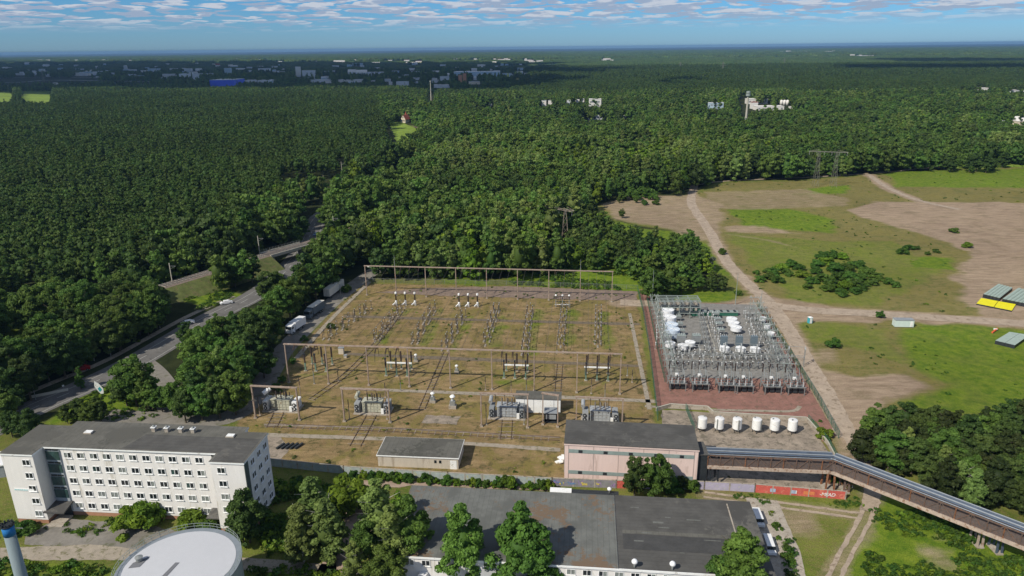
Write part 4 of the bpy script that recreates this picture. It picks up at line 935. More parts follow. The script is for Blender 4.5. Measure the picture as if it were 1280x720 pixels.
# lightning masts
for (x, y, h, lab) in ((815, 380, 13, 'thin tall mast at the back left corner of the modern yard'), (919, 381, 12, 'thin tall mast behind the modern yard beside the sandy road'), (950, 390, 8, 'thin mast at the back right corner of the modern yard'), (808, 366, 8, 'short thin mast between the two switchyards'), (944, 556, 0, '')):
    if h:
        p_ = P(x, y); tag(MB().box(0, 0, 0, .7, .7, .2, CONC).tube((0, 0, .2), (0, 0, h), .16, .05, GSTEEL, 6).build('lightning_mast', None, False, (p_.x, p_.y, 0)), lab, 'mast')
# fences of the modern yard
fm_ = bpy.data.materials.new('fence_mesh'); nt = nodes(fm_); bs_ = finish(nt, (0.04, 0.15, 0.1), .6); tr2 = N(nt, 'ShaderNodeBsdfTransparent'); mx = N(nt, 'ShaderNodeMixShader'); mx.inputs[0].default_value = .38
L(nt, tr2.outputs[0], mx.inputs[1]); L(nt, bs_.outputs[0], mx.inputs[2]); L(nt, mx.outputs[0], [n for n in nt.nodes if n.type == 'OUTPUT_MATERIAL'][0].inputs[0])
fm2 = bpy.data.materials.new('grey_fence_mesh'); nt = nodes(fm2); bs_ = finish(nt, (0.2, 0.21, 0.2), .6); tr2 = N(nt, 'ShaderNodeBsdfTransparent'); mx = N(nt, 'ShaderNodeMixShader'); mx.inputs[0].default_value = .13
L(nt, tr2.outputs[0], mx.inputs[1]); L(nt, bs_.outputs[0], mx.inputs[2]); L(nt, mx.outputs[0], [n for n in nt.nodes if n.type == 'OUTPUT_MATERIAL'][0].inputs[0])
def fence(lab, pts, h=2.0, step=3.0, pm_=DGREEN, net=fm_):
    o0 = pts[0]; t = thing('mesh_fence', lab, 'fence', (o0.x, o0.y, 0)); net_ = MB()
    for i in range(len(pts)-1):
        a, b = pts[i]-o0, pts[i+1]-o0; k = max(1, int((b-a).length/step)); m_ = MB()
        for j in range(k+1): q = a.lerp(b, j/k); m_.box(q.x, q.y, 0, .09, .09, h+.1, pm_)
        m_.bar((a.x, a.y, h), (b.x, b.y, h), .05, .05, pm_); m_.build('post', t)
        net_.add([(a.x, a.y, .05), (b.x, b.y, .05), (b.x, b.y, h), (a.x, a.y, h)], [(0, 1, 2, 3)], net)
    net_.build('netting', t); return t
fence('green mesh fence between the red strip and the modern yard', W((808, 372), (822, 440), (831, 478)))
fence('green mesh fence between the old yard and the red gravel', W((797, 364), (804, 392), (812, 440), (820, 510), (822, 526)), net=fm_)
fence('green mesh fence slanting along the sandy track', W((946, 382), (985, 440), (1022, 500), (1048, 548)))
fence('grey mesh fence along the rear of the old yard', W((455, 353), (620, 356), (797, 362)), 1.8, 4, STEEL, fm2)
fence('green gate fence beside the first white tank', W((857, 512), (868, 540)), 1.8, 1.2)
# low wall round the tank apron
wq = W((820, 514), (838, 509), (884, 512), (892, 519), (1008, 526), (1034, 556), (1060, 604)); o0w = wq[0]
t = thing('low_wall', 'low pale concrete wall enclosing the six white tanks', 'wall', (o0w.x, o0w.y, 0))
for i in range(len(wq)-1): wseg(wq[i], wq[i+1], CONC, 0, 1.0, .25, 'wall_panel', t, o0w)
b = MB()
for i in range(len(wq)-1):
    a_, b_ = wq[i]-o0w, wq[i+1]-o0w; b.bar((a_.x, a_.y, 1.04), (b_.x, b_.y, 1.04), .34, .08, PATHM)
b.build('coping', t)
fence('green mesh fence at the right end of the tank apron', W((1010, 527), (1034, 555), (1058, 600)), 1.9, 2.5)
# six white tanks
def tank_proto():
    t = thing('white_tank', 'x', 'tank')
    for k in range(4): a = k*1.571+.785; MB().tube((.85*math.cos(a), .85*math.sin(a), 0), (.85*math.cos(a), .85*math.sin(a), .95), .09, .09, DARK, 8).build('leg', t)
    MB().lathe(0, 0, .8, [(.3, 0), (1.1, .25), (1.12, .3), (1.12, 2.75), (1.08, 2.8)], WHITE, 22).build('shell', t, False)
    MB().lathe(0, 0, 3.6, [(1.12, 0), (1.0, .12), (.5, .22), (.05, .26)], M('tank_lid', (0.66, 0.66, 0.67), .05), 22).build('lid', t)
    b = MB(); b.tube((.5, .3, 3.75), (.5, .3, 4.05), .18, .18, STEEL, 8).bar((-1.2, -.2, .9), (-1.2, -.2, 3.8), .06, .3, STEEL); b.build('ladder', t)
    return freeze(t)
tkp = tank_proto()
for k, x in enumerate((877, 898.3, 920.5, 945, 967.3, 989.5)):
    p_ = P(x, 538.5+k*.6); lab = f'{ORD[k]} from the left in the row of six white cylindrical tanks'
    if k == 0: tkp.location = (p_.x, p_.y, 0); tkp['label'] = lab; tkp['group'] = 'row of six white tanks'
    else: dup(tkp, (p_.x, p_.y), k*.7, lab, 'row of six white tanks')
# ================================================================== pipe bridge
BR = [P(884, 563, 7.6), P(1042, 569.5, 7.6), P(1280, 659.5, 7.6)]; BR[2] = BR[1]+(BR[2]-BR[1])*1.7
pbg = thing('pipe_bridge', 'long brown steel truss bridge carrying silver pipes, bending toward the lower right', 'pipe bridge', (BR[0].x, BR[0].y, 0))
TRB = M('brown_truss', (0.13, 0.095, 0.08), .3, 1.2, .8, stain=.4, c2=(0.2, 0.1, 0.06)); PIPE = M('silver_pipe_cladding', (0.42, 0.46, 0.5), .1, .6, .35, .6); PIPED = M('blue_grey_pipe', (0.1, 0.13, 0.18), .2, .6, .4, .3)
EDGE = M('concrete_edge_beam', (0.42, 0.34, 0.28), .2, .9, .9, stain=.35, c2=(0.25, 0.15, 0.1))
SHEETM = M('corrugated_brown_sheet', (0.1, 0.08, 0.075), .3, 2.5, .8, stain=.3, c2=(0.16, 0.09, 0.06))
for i in (0, 1):
    a, b = BR[i]-BR[0], BR[i+1]-BR[0]; d = b-a; u = d.normalized(); s = Vector((-u.y, u.x)); n = int(d.length/2.6)
    z0, z1, hw = 4.6, 7.3, 1.5
    m_ = MB()
    for k in (-1, 1):
        e0, e1 = a+s*k*hw, b+s*k*hw
        m_.bar((e0.x, e0.y, z1), (e1.x, e1.y, z1), .2, .2, TRB)
        for j in range(n+1):
            q = e0.lerp(e1, j/n); m_.bar((q.x, q.y, z0), (q.x, q.y, z1), .14, .14, TRB if j % 3 else RUST)
            if j < n: q2 = e0.lerp(e1, (j+1)/n); m_.bar((q.x, q.y, z0 if j % 2 else z1), (q2.x, q2.y, z1 if j % 2 else z0), .1, .1, TRB)
    for j in range(n+1):
        q = a.lerp(b, j/n); m_.bar((q.x-s.x*hw, q.y-s.y*hw, z1), (q.x+s.x*hw, q.y+s.y*hw, z1), .14, .14, TRB)
    for k in (-1, 1):
        e0, e1 = a+s*k*(hw-.12), b+s*k*(hw-.12); m_.bar((e0.x, e0.y, z0+1.05), (e1.x, e1.y, z0+1.05), .04, 1.7, SHEETM)
    m_.build('truss', pbg)
    m_ = MB()
    for k in (-1, 1):
        e0, e1 = a+s*k*(hw+.05), b+s*k*(hw+.05); m_.bar((e0.x, e0.y, z0-.1), (e1.x, e1.y, z0-.1), .35, .7, EDGE)
    m_.build('edge_beam', pbg)
    m_ = MB(); m_.bar((a.x, a.y, z0-.05), (b.x, b.y, z0-.05), hw*2, .2, DARK)
    e0, e1 = a-s*hw*.5, b-s*hw*.5
    for k in (-.5, .2, .8): m_.tube((a.x+s.x*k, a.y+s.y*k, z0+.7), (b.x+s.x*k, b.y+s.y*k, z0+.7), .33, .33, PIPED, 8)
    m_.bar((a.x, a.y, z0+1.5), (b.x, b.y, z0+1.5), hw*1.6, .1, SHEETM); m_.build('deck', pbg)
    m_ = MB()
    for k, r_, mt in ((-1.35, .09, PIPE), (-.6, .2, PIPED), (.1, .17, PIPE), (.75, .2, PIPED), (1.35, .12, PIPE)):
        m_.tube((a.x+s.x*k, a.y+s.y*k, z1+.25), (b.x+s.x*k, b.y+s.y*k, z1+.25), r_, r_, mt, 10)
    m_.build('pipe', pbg)
def leg(p, w, mt, lean=0.0, z=4.4, br=True, name='support'):
    q = p-BR[0]; m_ = MB()
    for k in (-1, 1):
        m_.bar((q.x+k*w, q.y-1.2, 0), (q.x+k*w*.8, q.y-.9, z), .3, .3, mt).bar((q.x+k*w, q.y+1.2, 0), (q.x+k*w*.8, q.y+.9, z), .3, .3, mt)
    if br:
        for k in range(3): m_.bar((q.x-w, q.y-1.2, k*1.4+.1), (q.x+w, q.y-1.2, k*1.4+1.3), .1, .1, mt)
    m_.box(q.x, q.y, 0, w*2.6, 3.2, .25, CONC); return m_.build(name, pbg)
tag(leg(BR[0]+Vector((1.6, 0)), .9, DARK, z=7.2), 'dark lattice tower beside the pink hall'); tag(leg(BR[0]+Vector((-.6, 0)), .5, RUST, z=7.2, br=False), 'rusty support post beside the pink hall')
tag(leg(BR[1]+Vector((-.6, -.5)), .9, RUST, z=4.3, br=False), 'orange rusty supports at the bend'); leg(BR[1]+Vector((2.6, -1.2)), .5, TRB)
tag(leg(P(1222, 668, 2), .5, EDGE, br=False), 'pale yellowish concrete support'); tag(leg(P(1246, 676, 2), .5, PIPED, br=False), 'blue-grey support')
leg(P(1300, 703, 2), .5, EDGE, br=False)
MB().box(-1.6, 1, 0, 3.0, 5, 7.4, DARK).box(-1.6, 1, 7.4, 3.4, 5.4, .2, FELT2).build('end_house', pbg)
# scrap heap under the bend
p_ = P(1056, 610); b = MB()
for k in range(14): 
    a = Vector((rnd.uniform(-1.6, 1.6), rnd.uniform(-1.2, 1.2), rnd.uniform(.05, 1.2))); b.bar(a, a+Vector((rnd.uniform(-1.4, 1.4), rnd.uniform(-1, 1), rnd.uniform(-.2, .8))), .1, .1, rnd.choice((STEEL, DARK, RUST)))
tag(b.build('scrap_heap', None, False, (p_.x, p_.y, 0)), 'tangle of grey and rusty scrap bars under the bend of the pipe bridge', 'scrap')
# ================================================================== field objects
TEALB = M('turquoise_plastic', (0.05, 0.35, 0.42), .08, 1, .5)
p_ = P(1012, 404); t = thing('portable_toilet', 'small turquoise portable toilet with white roof beside the sandy road', 'toilet', (p_.x, p_.y, 0), .2)
MB().box(0, 0, .1, 1.2, 1.2, 2.0, TEALB).build('cabin', t); MB().box(0, 0, 2.1, 1.3, 1.3, .12, WHITE).lathe(0, 0, 2.2, [(.55, 0), (.45, .15), (.1, .22)], WHITE, 10).build('roof', t); MB().box(0, -.62, .15, .8, .06, 1.85, WHITE).build('door', t)
p_ = P(1130, 409.5); t = thing('site_cabin', 'long pale mint site cabin with grey roof in the grass below the sandy road', 'cabin', (p_.x, p_.y, 0), R(-5))
MB().box(0, 1.2, .2, 6.0, 2.4, 2.3, M('pale_mint_panel', (0.55, 0.65, 0.62), .06, 1, .6)).build('body', t); MB().box(0, 1.2, 2.5, 6.2, 2.6, .14, GREY).build('roof', t); MB().box(2.2, -.02, .3, .8, .06, 1.9, WHITE).build('door', t)
def boards(lab, px4, mt, h, n, name, side, cat='roof panels', prof=True):
    pts = W(*px4); a, b, c_, d = pts; o0 = a; t = thing(name, lab, cat, (o0.x, o0.y, 0))
    for k in range(n):
        u0, u1 = k/n+.004, (k+1)/n-.012; q = [a.lerp(b, u0)-o0, a.lerp(b, u1)-o0, d.lerp(c_, u1)-o0, d.lerp(c_, u0)-o0]
        m_ = MB().prism([tuple(x) for x in q], .0, h, side, mt)
        if prof: e0, e1 = (q[0]+q[1])/2, (q[2]+q[3])/2; m_.bar((e0.x, e0.y, h+.06), (e1.x, e1.y, h+.06), .5, .12, mt)
        m_.build('panel', t)
    return t
MINT = M('pale_mint_sheet', (0.33, 0.41, 0.37), .12, .8, .6); YEL = M('yellow_tarpaulin', (0.75, 0.68, 0.01), .06, .6, .6)
boards('stack of pale mint ribbed sheets behind the yellow tarpaulin, left of its neighbour', ((1228, 372), (1249, 377), (1265, 364), (1247, 359)), MINT, 1.4, 5, 'sheet_stack', DARK)
boards('stack of pale mint ribbed sheets at the picture edge, right of its neighbour', ((1252, 378), (1282, 384), (1300, 372), (1272, 364)), MINT, 1.4, 6, 'sheet_stack', DARK)
boards('bright yellow tarpaulin covered stack on the sandy field', ((1220, 381), (1265, 390), (1270, 382), (1226, 374)), YEL, .5, 2, 'tarpaulin_stack', DARK, prof=False)
boards('low pair of pale green slabs with dark sides below the sandy road', ((1243, 430), (1268, 436), (1286, 423), (1261, 419)), MINT, 1.2, 2, 'slab_stack', DARK, prof=False)
p_ = P(1244, 415); b = MB().bar((-1.8, -1.2, .3), (1.8, 1.8, .45), .5, .4, M('orange_paint', (0.65, 0.12, 0.04), .1)).bar((.3, 1.5, .5), (1.2, 1.0, .5), .5, .4, WHITE).box(-1.4, -1, 0, .5, .5, .4, DARK).box(1.4, 1.4, 0, .5, .5, .4, DARK)
tag(b.build('road_barrier', None, False, (p_.x, p_.y, 0)), 'orange and white barrier beam lying beside the sandy road', 'barrier')
# ================================================================== vehicles
TYRE = M('tyre_rubber', (0.02, 0.02, 0.02), .2, 2, .9)
def wheels(t, xs, w, r=.5):
    for x in xs:
        for s in (-1, 1):
            o = MB().tube((s*(w/2-.15), x, r), (s*(w/2+.05), x, r), r, r, TYRE, 14).build('wheel', t); MB().tube((s*(w/2+.05), x, r), (s*(w/2+.07), x, r), r*.55, r*.5, STEEL, 10).build('rim', o)
def semi(lab, x, y, rot, bodym, roofm, cab, cabm, ln_=10.5, h=3.9):
    p_ = P(x, y); t = thing('truck', lab, 'truck', (p_.x, p_.y, 0), rot, None)
    y0 = 2.6 if cab else 0
    MB().box(0, y0+ln_/2, 1.1, 2.5, ln_, h-1.15, bodym).build('cargo_box', t); MB().box(0, y0+ln_/2, h-.05, 2.56, ln_+.06, .07, roofm).build('roof', t)
    MB().box(0, y0+ln_/2, .75, 1.2, ln_-.4, .35, DARK).box(0, y0+.06, .5, 2.4, .1, .2, DARK).build('chassis', t)
    if cab:
        b = MB().add([(-1.2, 0, .55), (1.2, 0, .55), (1.2, 2.2, .55), (-1.2, 2.2, .55), (-1.2, 0, 2.0), (1.2, 0, 2.0), (-1.15, .35, 3.1), (1.15, .35, 3.1), (1.15, 2.2, 3.5), (-1.15, 2.2, 3.5)], [(0, 1, 5, 4), (4, 5, 7, 6), (6, 7, 8, 9), (1, 2, 8, 7, 5), (3, 0, 4, 6, 9), (2, 3, 9, 8), (0, 3, 2, 1)], cabm); b.build('cab', t)
        MB().add([(-1.1, -.01, 2.02), (1.1, -.01, 2.02), (1.05, .27, 2.95), (-1.05, .27, 2.95)], [(0, 1, 2, 3)], GLASS).box(-1.21, 1.0, 2.0, .03, 1.0, .7, GLASS).box(1.21, 1.0, 2.0, .03, 1.0, .7, GLASS).build('windscreen', t)
        for s in (-1, 1): MB().box(s*.85, -.04, .7, .4, .06, .22, CURT).build('headlight', t)
        wheels(t, [1.0, y0+2.2, y0+ln_-3.2, y0+ln_-1.9], 2.4)
    else:
        wheels(t, [ln_-3.4, ln_-2.1, 1.6], 2.4)
        MB().box(0, -.03, 1.2, .08, .04, h-1.4, GREY).box(-.6, -.05, 1.2, .05, .04, h-1.4, GREY).box(.6, -.05, 1.2, .05, .04, h-1.4, GREY).build('door', t)
    return t
TW = M('truck_white', (0.72, 0.73, 0.75), .04, .6, .35); TDB = M('blue_grey_curtain', (0.1, 0.13, 0.16), .15, .6, .6); TCR = M('cream_trailer', (0.66, 0.64, 0.58), .06, .6, .5)
semi('white truck with dark windscreen parked nearest on the service road', 361, 419, R(-17), TW, TW, True, TW, 6.2, 3.6)
semi('dark blue-grey curtain-sided truck between two white ones on the service road', 384, 400, R(-15), TDB, TCR, True, TDB, 8.0, 3.8)
semi('cream white trailer parked farthest on the service road with its doors toward us', 409, 374, R(-12), TCR, TCR, False, TW, 13.0, 4.0)
def car(lab, x, y, rot, mt, van=False):
    p_ = P(x, y); t = thing('parked_car' if not van else 'delivery_van', lab, 'car' if not van else 'van', (p_.x, p_.y, 0), rot)
    s = [(-2.15, .35), (-2.2, .75), (-1.5, .95), (-.7, 1.42), (.9, 1.45), (1.75, 1.0), (2.2, .85), (2.2, .35)] if not van else [(-2.6, .4), (-2.65, 1.1), (-2.0, 1.3), (-1.5, 2.1), (2.6, 2.2), (2.65, .4)]
    w = .88 if not van else 1.0; n = len(s); vs = [(-w, a, b) for a, b in s]+[(w, a, b) for a, b in s]
    vs = [((x_*(.84 if z_ > 1.2 else 1)), y_, z_) for x_, y_, z_ in vs]
    MB().add(vs, [tuple(range(n)), tuple(range(2*n-1, n-1, -1))]+[(i, i+n, (i+1) % n+n, (i+1) % n) for i in range(n)], mt).build('body', t)
    if van: MB().box(0, -1.78, 1.4, 1.7, .5, .6, GLASS).build('windscreen', t)
    else: MB().box(0, .1, 1.0, 1.6, 1.5, .36, GLASS).box(0, -1.05, 1.02, 1.3, .5, .25, GLASS).build('window', t)
    wheels(t, [-1.35, 1.35], 1.75, .33)
    if van: t.scale = (.85, .85, .8)
    return t
car('dark red car parked in tree shade beside the main road', 103, 463, R(-60), M('red_car_paint', (0.3, 0.015, 0.015), .05, 1, .3))
car('white car driving on the main road below the grassy triangle', 283, 380, R(-62), TW)
car('small blue-grey car on the main road beyond the railway bridge', 396, 294, R(-20), M('blue_car_paint', (0.16, 0.25, 0.4), .05, 1, .3))
car('white car at the edge of the road island under the trees', 235, 405, R(-60), TW)
car('grey white van parked along the right wall of the long hall', 947, 652, WTH+R(2), TW, True)
car('white van half under the tree at the right end of the long hall', 961, 686, WTH, TW, True)
BLUEV = M('blue_lorry_paint', (0.03, 0.1, 0.32), .08, 1, .4)
semi('blue lorry with grey roof between the two foreground trees', 610, 742, WTH, BLUEV, M('pale_grey_roof2', (0.4, 0.41, 0.43), .05), False, BLUEV, 7.5, 3.2)
car('white and blue van half hidden by the left foreground trees', 530, 726, R(-20), TW, True)
car('dark blue van in tree shade before the white hall wall', 688, 732, R(70), M('navy_paint', (0.03, 0.08, 0.2), .1), True)
# ================================================================== railway, bridge, poles
rail_top = 5.2
def rz(s): return max(0.25, min(rail_top, s))
rpx = [(-60, 410, .3), (0, 402, .6), (35, 387, 1.2), (110, 372, 3.0), (203, 357.5, 4.6), (257, 341, 5.2), (332, 318, 5.2), (381, 304.5, 5.2), (440, 286, 5.2), (500, 262, 4)]
rl_pts = [(*P(x, y, z), z) for x, y, z in rpx]
BAL = M('rail_ballast', (0.17, 0.14, 0.12), .3, 1.5, .95, stain=.3, c2=(0.22, 0.13, 0.09)); EMB = M('embankment_grass', (0.1, 0.12, 0.035), .35, .4, .95, stain=.3, c2=(0.15, 0.12, 0.06))
def embank(i0, i1, name, lab):
    b = MB(); vs = []; idx = list(range(i0, i1+1)); pts = []
    for i in range(len(idx)-1):
        for k in range(6): pts.append([rl_pts[idx[i]][c]*(1-k/6)+rl_pts[idx[i+1]][c]*k/6 for c in range(3)])
    pts.append(list(rl_pts[i1]))
    for i, p in enumerate(pts):
        a, c_ = pts[max(0, i-1)], pts[min(len(pts)-1, i+1)]; t = Vector((c_[0]-a[0], c_[1]-a[1])).normalized(); n = Vector((-t.y, t.x))
        for off, z in ((-3.4-p[2]*1.5, .02), (-3.4, p[2]-.25), (-2.6, p[2]), (2.6, p[2]), (3.4, p[2]-.25), (3.4+p[2]*1.5, .02)): vs.append((p[0]+n.x*off, p[1]+n.y*off, z))
    for k, mt in ((0, EMB), (1, BAL), (2, BAL), (3, BAL), (4, EMB)):
        b.add([] if False else [], [], mt)
    fs = {0: [], 1: []}
    for i in range(len(pts)-1):
        for k in range(5): fs[0 if k in (0, 4) else 1].append((i*6+k, (i+1)*6+k, (i+1)*6+k+1, i*6+k+1))
    o = len(b.v); b.v += vs
    for key, mt in ((0, EMB), (1, BAL)):
        for f in fs[key]: b.f.append(tuple(v+o for v in f)); b.m.append(b.mi(mt))
    tag(b.build(name), lab, None, None, 'structure'); return pts
pA = embank(0, 6, 'railway_embankment', 'grassy railway embankment left of the bridge'); pB = embank(7, 9, 'railway_embankment', 'wooded railway embankment right of the bridge')
def track(pts, lab):
    b = MB()
    for i in range(len(pts)-1):
        a, c_ = Vector(pts[i]), Vector(pts[i+1]); d = (c_-a); u = Vector((d.x, d.y, 0)).normalized(); n = Vector((-u.y, u.x, 0))
        for off in (-1.95, -.5, .5, 1.95): b.bar(a+n*off+Vector((0, 0, .18)), c_+n*off+Vector((0, 0, .18)), .12, .14, STEEL)
        k = max(1, int(d.length/1.2))
        for j in range(k): q = a.lerp(c_, j/k)+Vector((0, 0, .07)); b.bar(q-n*2.5, q+n*2.5, .26, .1, CONC)
    tag(b.build('rail_track'), lab, 'rails')
track(pA[:], 'railway track on the embankment left of the bridge')
b0, b1 = Vector(rl_pts[6]), Vector(rl_pts[7]); u = (b1-b0).normalized(); n_ = Vector((-u.y, u.x, 0)); M2 = (b1-b0).length
bt = thing('railway_bridge', 'pale concrete railway bridge with handrail crossing the main road', 'bridge', (b0.x, b0.y, 0))
o_ = Vector((b0.x, b0.y, 0)); z3 = lambda v, z: (v.x-o_.x, v.y-o_.y, z)
MB().bar(z3(b0, 4.6), z3(b1, 4.6), 7.2, 1.0, CONC).build('deck', bt)
for s in (-1, 1): MB().bar(z3(b0+n_*s*3.55, 4.9), z3(b1+n_*s*3.55, 4.9), .5, 1.2, PATHM).build('parapet', bt)
b = MB()
for s in (-1, 1):
    for k in range(14): q = b0.lerp(b1, k/13)+n_*s*3.6; b.bar(z3(q, 5.4), z3(q, 6.5), .07, .07, STEEL)
    for z in (6.0, 6.5): b.bar(z3(b0+n_*s*3.6, z), z3(b1+n_*s*3.6, z), .06, .06, STEEL)
b.build('railing', bt)
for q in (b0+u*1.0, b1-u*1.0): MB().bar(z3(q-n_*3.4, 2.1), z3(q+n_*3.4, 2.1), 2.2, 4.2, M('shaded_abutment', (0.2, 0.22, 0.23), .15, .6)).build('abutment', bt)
MB().bar(z3(b0, 5.13), z3(b1, 5.13), 5.4, .08, BAL).build('ballast', bt)
b = MB()
for off in (-1.95, -.5, .5, 1.95): b.bar(z3(b0+n_*off, 5.25), z3(b1+n_*off, 5.25), .12, .14, STEEL)
b.build('rail', bt)
def cat_pole(lab, x, y, z0, h=8, arm=-1):
    p_ = P(x, y, z0); t = thing('catenary_mast', lab, 'mast', (p_.x, p_.y, z0-.3))
    MB().box(0, 0, 0, .5, .5, .5, CONC).bar((0, 0, .4), (0, 0, h), .26, .26, PATHM).build('mast', t)
    MB().bar((0, 0, h-1.2), (2.6*arm*-1, -.6, h-1.0), .1, .1, STEEL).bar((0, 0, h-2.4), (2.6, -.6, h-1.1), .08, .08, STEEL).build('bracket', t)
cat_pole('pale catenary mast above the open stretch of track left of the grass triangle', 215, 351, 4.8, 7.5)
cat_pole('pale catenary mast just left of the railway bridge', 324.5, 316, 5.2, 8)
cat_pole('pale catenary mast at the far left picture edge between the tracks', 13, 404, .6, 7)
cat_pole('bare pale pole rising above the trees right of the railway bridge', 418, 292, 5, 9)
cat_pole('pale pole beside the wooded road beyond the bridge', 428, 222, .3, 12); cat_pole('shorter pale pole by the same far road', 404, 222, .3, 10)
def lamp(lab, x, y, h, rot=0):
    p_ = P(x, y); t = thing('street_lamp', lab, 'street lamp', (p_.x, p_.y, 0), rot)
    MB().tube((0, 0, 0), (0, 0, h), .1, .06, STEEL, 6).tube((0, 0, h), (1.3, 0, h+.15), .05, .05, STEEL, 6).build('pole', t)
    MB().box(1.6, 0, h+.1, .8, .28, .12, WHITE).build('lamp_head', t)
lamp('street lamp with white head left of the traffic island, lower left', 45, 500, 5.5, R(160)); lamp('bare street lamp among the dark roadside trees', 139, 447, 9, R(120))
lamp('street lamp beside the farthest trailer', 426, 371, 5, R(150)); lamp('street lamp in front of the nearest white truck', 367, 427, 4.5, R(150)); lamp('street lamp where the service road meets the trees', 466, 352, 6, R(160))
# leaf-shaped banner on the lawn
p_ = P(128, 493); b = MB()
b.add([(-.2, 0, 0), (.5, 0, .2), (.9, 0, 1.6), (.5, 0, 3.2), (-.3, 0, 4.4), (-.9, 0, 3.0), (-.6, 0, 1.2)], [tuple(range(7))], WHITE).add([(-.2, .12, 0), (.5, .12, .2), (.9, .12, 1.6), (.5, .12, 3.2), (-.3, .12, 4.4), (-.9, .12, 3.0), (-.6, .12, 1.2)], [tuple(range(6, -1, -1))], WHITE)
b.add([(-.3, -.02, .9), (.5, -.02, 1.3), (.3, -.02, 2.4), (-.4, -.02, 2.0)], [(0, 1, 2, 3)], TEALB).box(-.1, .06, 0, .12, .1, 4.2, STEEL)
o = b.build('banner_sign', None, False, (p_.x, p_.y, 0), (0, R(-14), R(10))); tag(o, 'white leaf-shaped banner sign standing on the lawn beside the main road', 'banner')
# traffic island
p_ = P(62, 492); t = thing('traffic_island', 'pale kerbed traffic island with a small sign in the main road', 'traffic island', (p_.x, p_.y, .06), R(30))
MB().box(0, 0, 0, 9, 1.8, .14, PATHM).build('kerb', t); MB().tube((3.5, 0, .14), (3.5, 0, 1.6), .05, .05, STEEL, 6).box(3.5, 0, 1.2, .5, .06, .5, WHITE).build('sign', t)
# ================================================================== pylons
def lat_mast(m_, x, y, h, wb_, wt, mt, n=7, th=.16):
    for i in range(n):
        z0, z1 = h*i/n, h*(i+1)/n; w0, w1 = wb_+(wt-wb_)*i/n, wb_+(wt-wb_)*(i+1)/n
        for a, b in ((-1, -1), (1, -1), (1, 1), (-1, 1)):
            m_.bar((x+a*w0/2, y+b*w0/2, z0), (x+a*w1/2, y+b*w1/2, z1), th, th, mt)
        for (a, b), (c_, d) in (((-1, -1), (1, -1)), ((1, -1), (1, 1)), ((1, 1), (-1, 1)), ((-1, 1), (-1, -1))):
            m_.bar((x+a*w0/2, y+b*w0/2, z0), (x+c_*w1/2, y+d*w1/2, z1), th*.6, th*.6, mt)
PYL = M('weathered_pylon_steel', (0.2, 0.2, 0.17), .2, 1, .7)
def portal_pylon(lab, a, b, h, arm, mt=PYL, off=0):
    pa, pb_ = P(*a), P(*b); d = pb_-pa; t = thing('power_pylon', lab, 'pylon', (pa.x, pa.y, 0)); u = d.normalized(); s = Vector((-u.y, u.x))
    for q in (Vector((0, 0)), d): m_ = MB(); lat_mast(m_, q.x, q.y, h, 3.4, .9, mt, 6, .11); m_.build('mast', t)
    m_ = MB(); L_ = d.length
    for k in (-1.2, 1.2):
        e0, e1 = u*(-arm)+s*k, d+u*arm+s*k; m_.bar((e0.x, e0.y, h), (e1.x, e1.y, h), .17, .17, mt).bar((e0.x, e0.y, h), (0+s.x*k, s.y*k, h+1.3), .09, .09, mt).bar((e1.x, e1.y, h), (d.x+s.x*k, d.y+s.y*k, h+1.3), .09, .09, mt)
    n = 12
    for i in range(n+1): q = u*(-arm+(L_+2*arm)*i/n); m_.bar((q.x-s.x*1.2, q.y-s.y*1.2, h), (q.x+s.x*1.2, q.y+s.y*1.2, h), .08, .08, mt)
    m_.build('crossarm', t)
    for i in range(6):
        q = u*(-arm+.5+(L_+2*arm-1)*i/5); MB().bar((q.x, q.y, h-.1), (q.x, q.y, h-2.2), .12, .12, PORCG).build('insulator_string', t)
portal_pylon('brownish portal pylon rising from the trees behind the old yard', (683, 301), (706, 306), 17, 4.5, M('brown_pylon_steel', (0.3, 0.25, 0.2), .2, 1, .7))
portal_pylon('grey portal pylon with wide crossarms at the far edge of the field', (1019, 233), (1041, 234), 23, 6.5)
p_ = P(931, 166); t = thing('radio_mast', 'tall slender white mast with a cabin near its top in the far wood', 'mast', (p_.x, p_.y, 0))
m_ = MB(); lat_mast(m_, 0, 0, 16, 5, 1.8, STEEL, 4, .3); m_.build('lattice_foot', t); MB().tube((0, 0, 14), (0, 0, 40), 1.1, 1.0, PATHM, 12).build('pole', t); MB().lathe(0, 0, 38, [(1.2, 0), (2.4, .4), (2.4, 2.6), (1.0, 3.2), (2.2, 3.4), (2.2, 5.0), (.5, 5.4)], GSTEEL, 12).build('cabin', t)
p_ = P(539, 127); tag(MB().tube((0, 0, 0), (0, 0, 36), 1.0, .5, PATHM, 8).lathe(0, 0, 20, [(1, 0), (1.4, .2), (1.4, .8), (1, 1)], STEEL, 8).lathe(0, 0, 34, [(.7, 0), (1.3, .3), (.4, 2)], STEEL, 8).build('chimney', None, False, (p_.x, p_.y, 0)), 'thin pale chimney standing in the wood before the town', 'chimney')
for x, y, h, lab in ((56, 108, 42, 'distant lattice pylon among the left town edge'), (760, 92, 34, 'distant faint pylon left of the forest cutting'), (850, 90, 34, 'distant faint pylon in the middle of the far wood'), (903, 93, 38, 'distant pylon in the forest cutting'), (980, 82, 30, 'distant faint pylon near the far right town')):
    p_ = P(x, y); m_ = MB(); lat_mast(m_, 0, 0, h, 6, 1.2, PYL, 5, .35)
    for z, w in ((h*.72, 9), (h*.86, 7), (h*.97, 4)): m_.bar((-w, 0, z), (w, 0, z), .5, .5, PYL)
    t = thing('lattice_pylon', lab, 'pylon', (p_.x, p_.y, 0)); m_.build('lattice', t)
